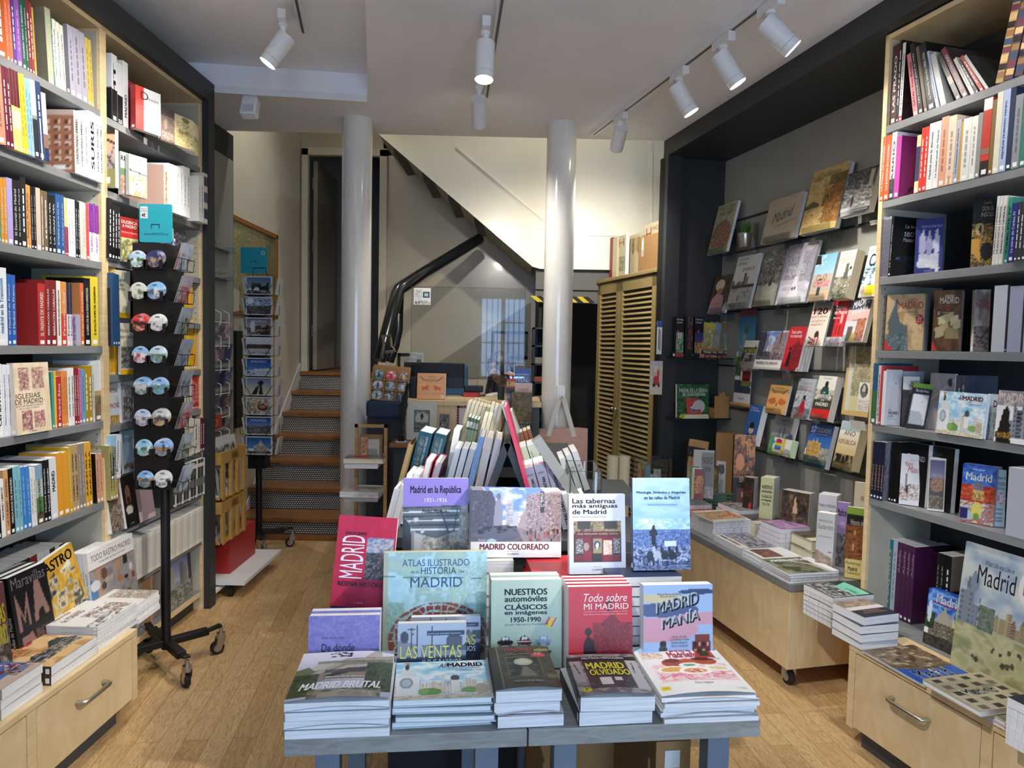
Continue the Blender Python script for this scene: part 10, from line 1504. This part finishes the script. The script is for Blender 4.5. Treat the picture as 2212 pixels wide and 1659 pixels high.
for sg in (-1,1):
 m.tube([(sg*.032+.021*math.cos(a),-.094+.006*abs(math.cos(a)),.010+.017*math.sin(a)) for a in [2*math.pi*k/24 for k in range(25)]],.0024,6,cap=False);m.tube([(sg*.053,-.088,.016),(sg*.074,-.03,.018),(sg*.078,.01,.014)],.002,6)
m.tube([(-.011,-.096,.012),(0,-.1,.016),(.011,-.096,.012)],.002,6);m.mk('glasses',mat('glasses_blue','1c2c40',.3),pr,smooth=True,M=HM_)
# hair: crown cap, parted, long strands over the near shoulder
m=MB();nu,nv=40,24;vs=[]
for j in range(nv+1):
 ph=math.pi*(.0+.66*j/nv);z=math.cos(ph);s_=math.sin(ph)
 for i in range(nu):
  a=2*math.pi*i/nu;x,y=s_*math.cos(a),s_*math.sin(a);face_=max(0,-y)*max(0,1-abs(x)*1.25);lift=.5*face_;zz=max(z,-.35+1.02*(face_>.12)*min(1,face_*2.4));k=1.09+.02*math.sin(i*2.1)
  vs.append((x*.079*k,y*.097*k+.004,zz*.121*1.04))
m.add(vs,[(j*nu+i,j*nu+(i+1)%nu,(j+1)*nu+(i+1)%nu,(j+1)*nu+i) for j in range(nv) for i in range(nu)],'3a2f2a')
rg=random.Random(3)
for k in range(110):
 sg=1 if k%3 else -1;a0=rg.uniform(.1,1.5);x0=sg*.082*math.cos(a0*.8)*rg.uniform(.9,1.05);y0=-.02+.10*math.sin(a0*.8)*rg.uniform(.6,1.05);L_=rg.uniform(.26,.40)
 pts=[(x0*.7,y0*.7,.095),(x0*1.02,y0,.03),(x0*1.12,y0-.01,-.06),(x0*1.2+sg*.015,y0-.03,-.16),(x0*1.15+sg*.02,y0-.06,-.10-L_*.6),(x0*1.0+sg*.015,y0-.08,-.08-L_)];m.tube(pts,[.007,.009,.008,.007,.005,.001],5,rg.choice(['3a2f2a','4a3c34','2a221e','5e5048']))
m.mk('hair',mat('hair_strands',None,.42,noise=.25,nscale=90),pr,smooth=True,M=HM_)
# clothed torso and arms, one continuous surface; seated on a stool behind the counter
sh=hz0-.25;TJ=[(0,.05,hz0-.75,.15,.12),(0,.04,hz0-.58,.13,.1),(0,.03,hz0-.40,.15,.1),(0,.035,sh-.01,.10,.085),(0,.04,hz0-.175,.058,.056),(-.13,.02,sh-.02,.075,.07),(-.20,-.02,sh-.14,.055),(-.23,-.06,sh-.33,.047),(-.12,-.17,sh-.40,.04),(.13,.03,sh-.02,.075,.07),(.215,-.02,sh-.14,.055),(.235,-.10,sh-.27,.048),(.175,-.12,sh-.10,.042),(.125,-.105,hz0-.14,.035)]
skin_body('clothing',TJ,[(0,1),(1,2),(2,3),(3,4),(3,5),(5,6),(6,7),(7,8),(3,9),(9,10),(10,11),(11,12),(12,13)],0,KNIT,pr)
# hand with the phone at the cheek
wx,wy,wz=.118,-.10,hz0-.125
PJ=[(wx,wy,wz,.022),(wx-.006,wy-.006,wz+.035,.027,.016),(wx-.012,wy-.012,wz+.07,.025,.014)];edges=[(0,1),(1,2)]
hb=skin_body('hand',PJ,edges,0,SKIN,pr)
for k,(dx,dz,ln) in enumerate(((-.030,.066,.062),(-.016,.074,.068),(.0,.072,.064),(.014,.064,.05))):
 b0=V((wx+dx*.9,wy-.016,wz+dz));F_=[(b0.x,b0.y,b0.z,.0085),(b0.x-.022,b0.y-.014,b0.z+ln*.32,.0082),(b0.x-.046,b0.y-.006,b0.z+ln*.40,.0076),(b0.x-.058,b0.y+.008,b0.z+ln*.34,.0066)];skin_body('finger',F_,[(0,1),(1,2),(2,3)],0,SKIN,hb,1)
T_=[(wx-.012,wy-.014,wz+.028,.011),(wx-.036,wy-.026,wz+.05,.0095),(wx-.046,wy-.024,wz+.078,.008)];skin_body('thumb',T_,[(0,1),(1,2)],0,SKIN,hb,1)
ph=thing('phone','dark mobile phone held to the cheek of the seated person','phone',(HC.x+wx-.03,5.15+wy+.006,wz+.05));MB().box(-.035,.035,-.004,.004,-.065,.075).mk('body',BLACKM,ph,bevel=.003,M=Mx.Rotation(math.radians(38),4,'Z')@Mx.Rotation(math.radians(-18),4,'Y'))
lg=MB();lg.tube([(0,.05,hz0-.76),(-.09,-.25,hz0-.80),(-.10,-.27,hz0-1.18),(-.1,-.33,hz0-1.27)],[.1,.075,.05,.04],12);lg.tube([(.02,.05,hz0-.76),(.1,-.24,hz0-.80),(.1,-.25,hz0-1.18),(.1,-.31,hz0-1.27)],[.1,.075,.05,.04],12);lg.mk('trousers',mat('dark_trousers','20242c',.9),pr,smooth=True)
sl=thing('stool','dark stool under the seated person behind the counter','stool',(HC.x,5.2,0));zt=hz0-.87;m=MB();m.lathe([(.17,zt-.04),(.18,zt-.02),(.17,zt)],24);m.mk('seat',BLACKM,sl);m=MB();m.tube([(0,0,0),(0,0,zt-.04)],.03,12);m.lathe([(.2,0),(.2,.02)],24);m.mk('stem',STEEL,sl)
bp=thing('chair','blue fabric chair back behind the screens','chair',(aty(975,830,5.6).x,5.6,0));z0,z1=aty(975,862,5.6).z,aty(975,786,5.6).z;m=MB();m.box(-.13,.13,0,.06,z0,z1);m.mk('backrest',mat('blue_fabric','2c5070',.9,bump=.3),bp,bevel=.03);m=MB();m.box(-.03,.03,-.006,0,z0+.11,z0+.13,'c8ccd0');m.box(.05,.07,-.006,0,z1-.07,z1-.03,'c8ccd0');m.mk('tag',PRINTM,bp);m=MB();m.tube([(0,.03,.02),(0,.03,z0)],.03,10);m.box(-.2,.2,-.2,.2,0,.03);m.mk('stem',BLACKM,bp)
a_=aty(1003,850,4.66);ob=MB().box(a_.x,a_.x+.1,4.60,4.74,1.1655,1.19).mk('desk_file',mat('red_file','a82c2c',.5));tag(ob,'red file lying on the counter behind the screens','file')
# the books that show least (past three hundred) become one mass
def mass(idx):
 vs,fs,mi,cs,off,slots=[],[],[],[],0,{}
 for k in idx:
  b=BOOKS[k]
  for c in list(b.children):
   me=c.data;n=len(me.vertices);a=np.zeros(n*3);me.vertices.foreach_get('co',a);A=np.array(b.matrix_world@c.matrix_local)
   vs.append(a.reshape(-1,3)@A[:3,:3].T+A[:3,3]);q=np.zeros(n*4,np.float32);me.color_attributes['Col'].data.foreach_get('color',q);cs.append(q)
   s=slots.setdefault(me.materials[0].name,len(slots));fs+=[tuple(i+off for i in p.vertices) for p in me.polygons];mi+=[s]*len(me.polygons);off+=n
   bpy.data.objects.remove(c)
  bpy.data.objects.remove(b)
 me=bpy.data.meshes.new('book_mass');me.from_pydata(np.concatenate(vs).tolist(),[],fs)
 for m in slots:me.materials.append(bpy.data.materials[m])
 me.polygons.foreach_set('material_index',mi);at=me.color_attributes.new('Col','FLOAT_COLOR','POINT');at.data.foreach_set('color',np.concatenate(cs));me.update()
 ob=bpy.data.objects.new('book_mass',me);COL.objects.link(ob);tag(ob,'the many small and half hidden books filling gaps on shelves and stacks','books');ob['kind']='stuff'
bpy.context.view_layer.update()
REST='1-2 6-9 11 19-20 29 41-42 46 48-51 53 58-69 80-81 85-86 88-91 93-94 96 98-106 109 111 113 121-122 137 139-157 161 165-167 169-172 174 176 181-183 185-194 196-209 211-217 220-225 227-228 233-291 293-297 309-311 315 328 338-342 345-347 349 355-356 358 360 363 365-366 368 374-375 381-383 385-386 391 393 395 398-399 406-407 409-410 413-420 427-428 430-434 436-438 440-443 452-453 456-457 459 477-479 490-491 493 496-502 504-508 510 512-515 517 520 522-523 525-526 528-530 567-574 576-580 582-588 593-594 597 599 604-605 613-634 636-640 644 647-650 652-653 655 657-661 663'
mass([i for r in REST.split() for i in range(int(r.split('-')[0]),int(r.split('-')[-1])+1)])
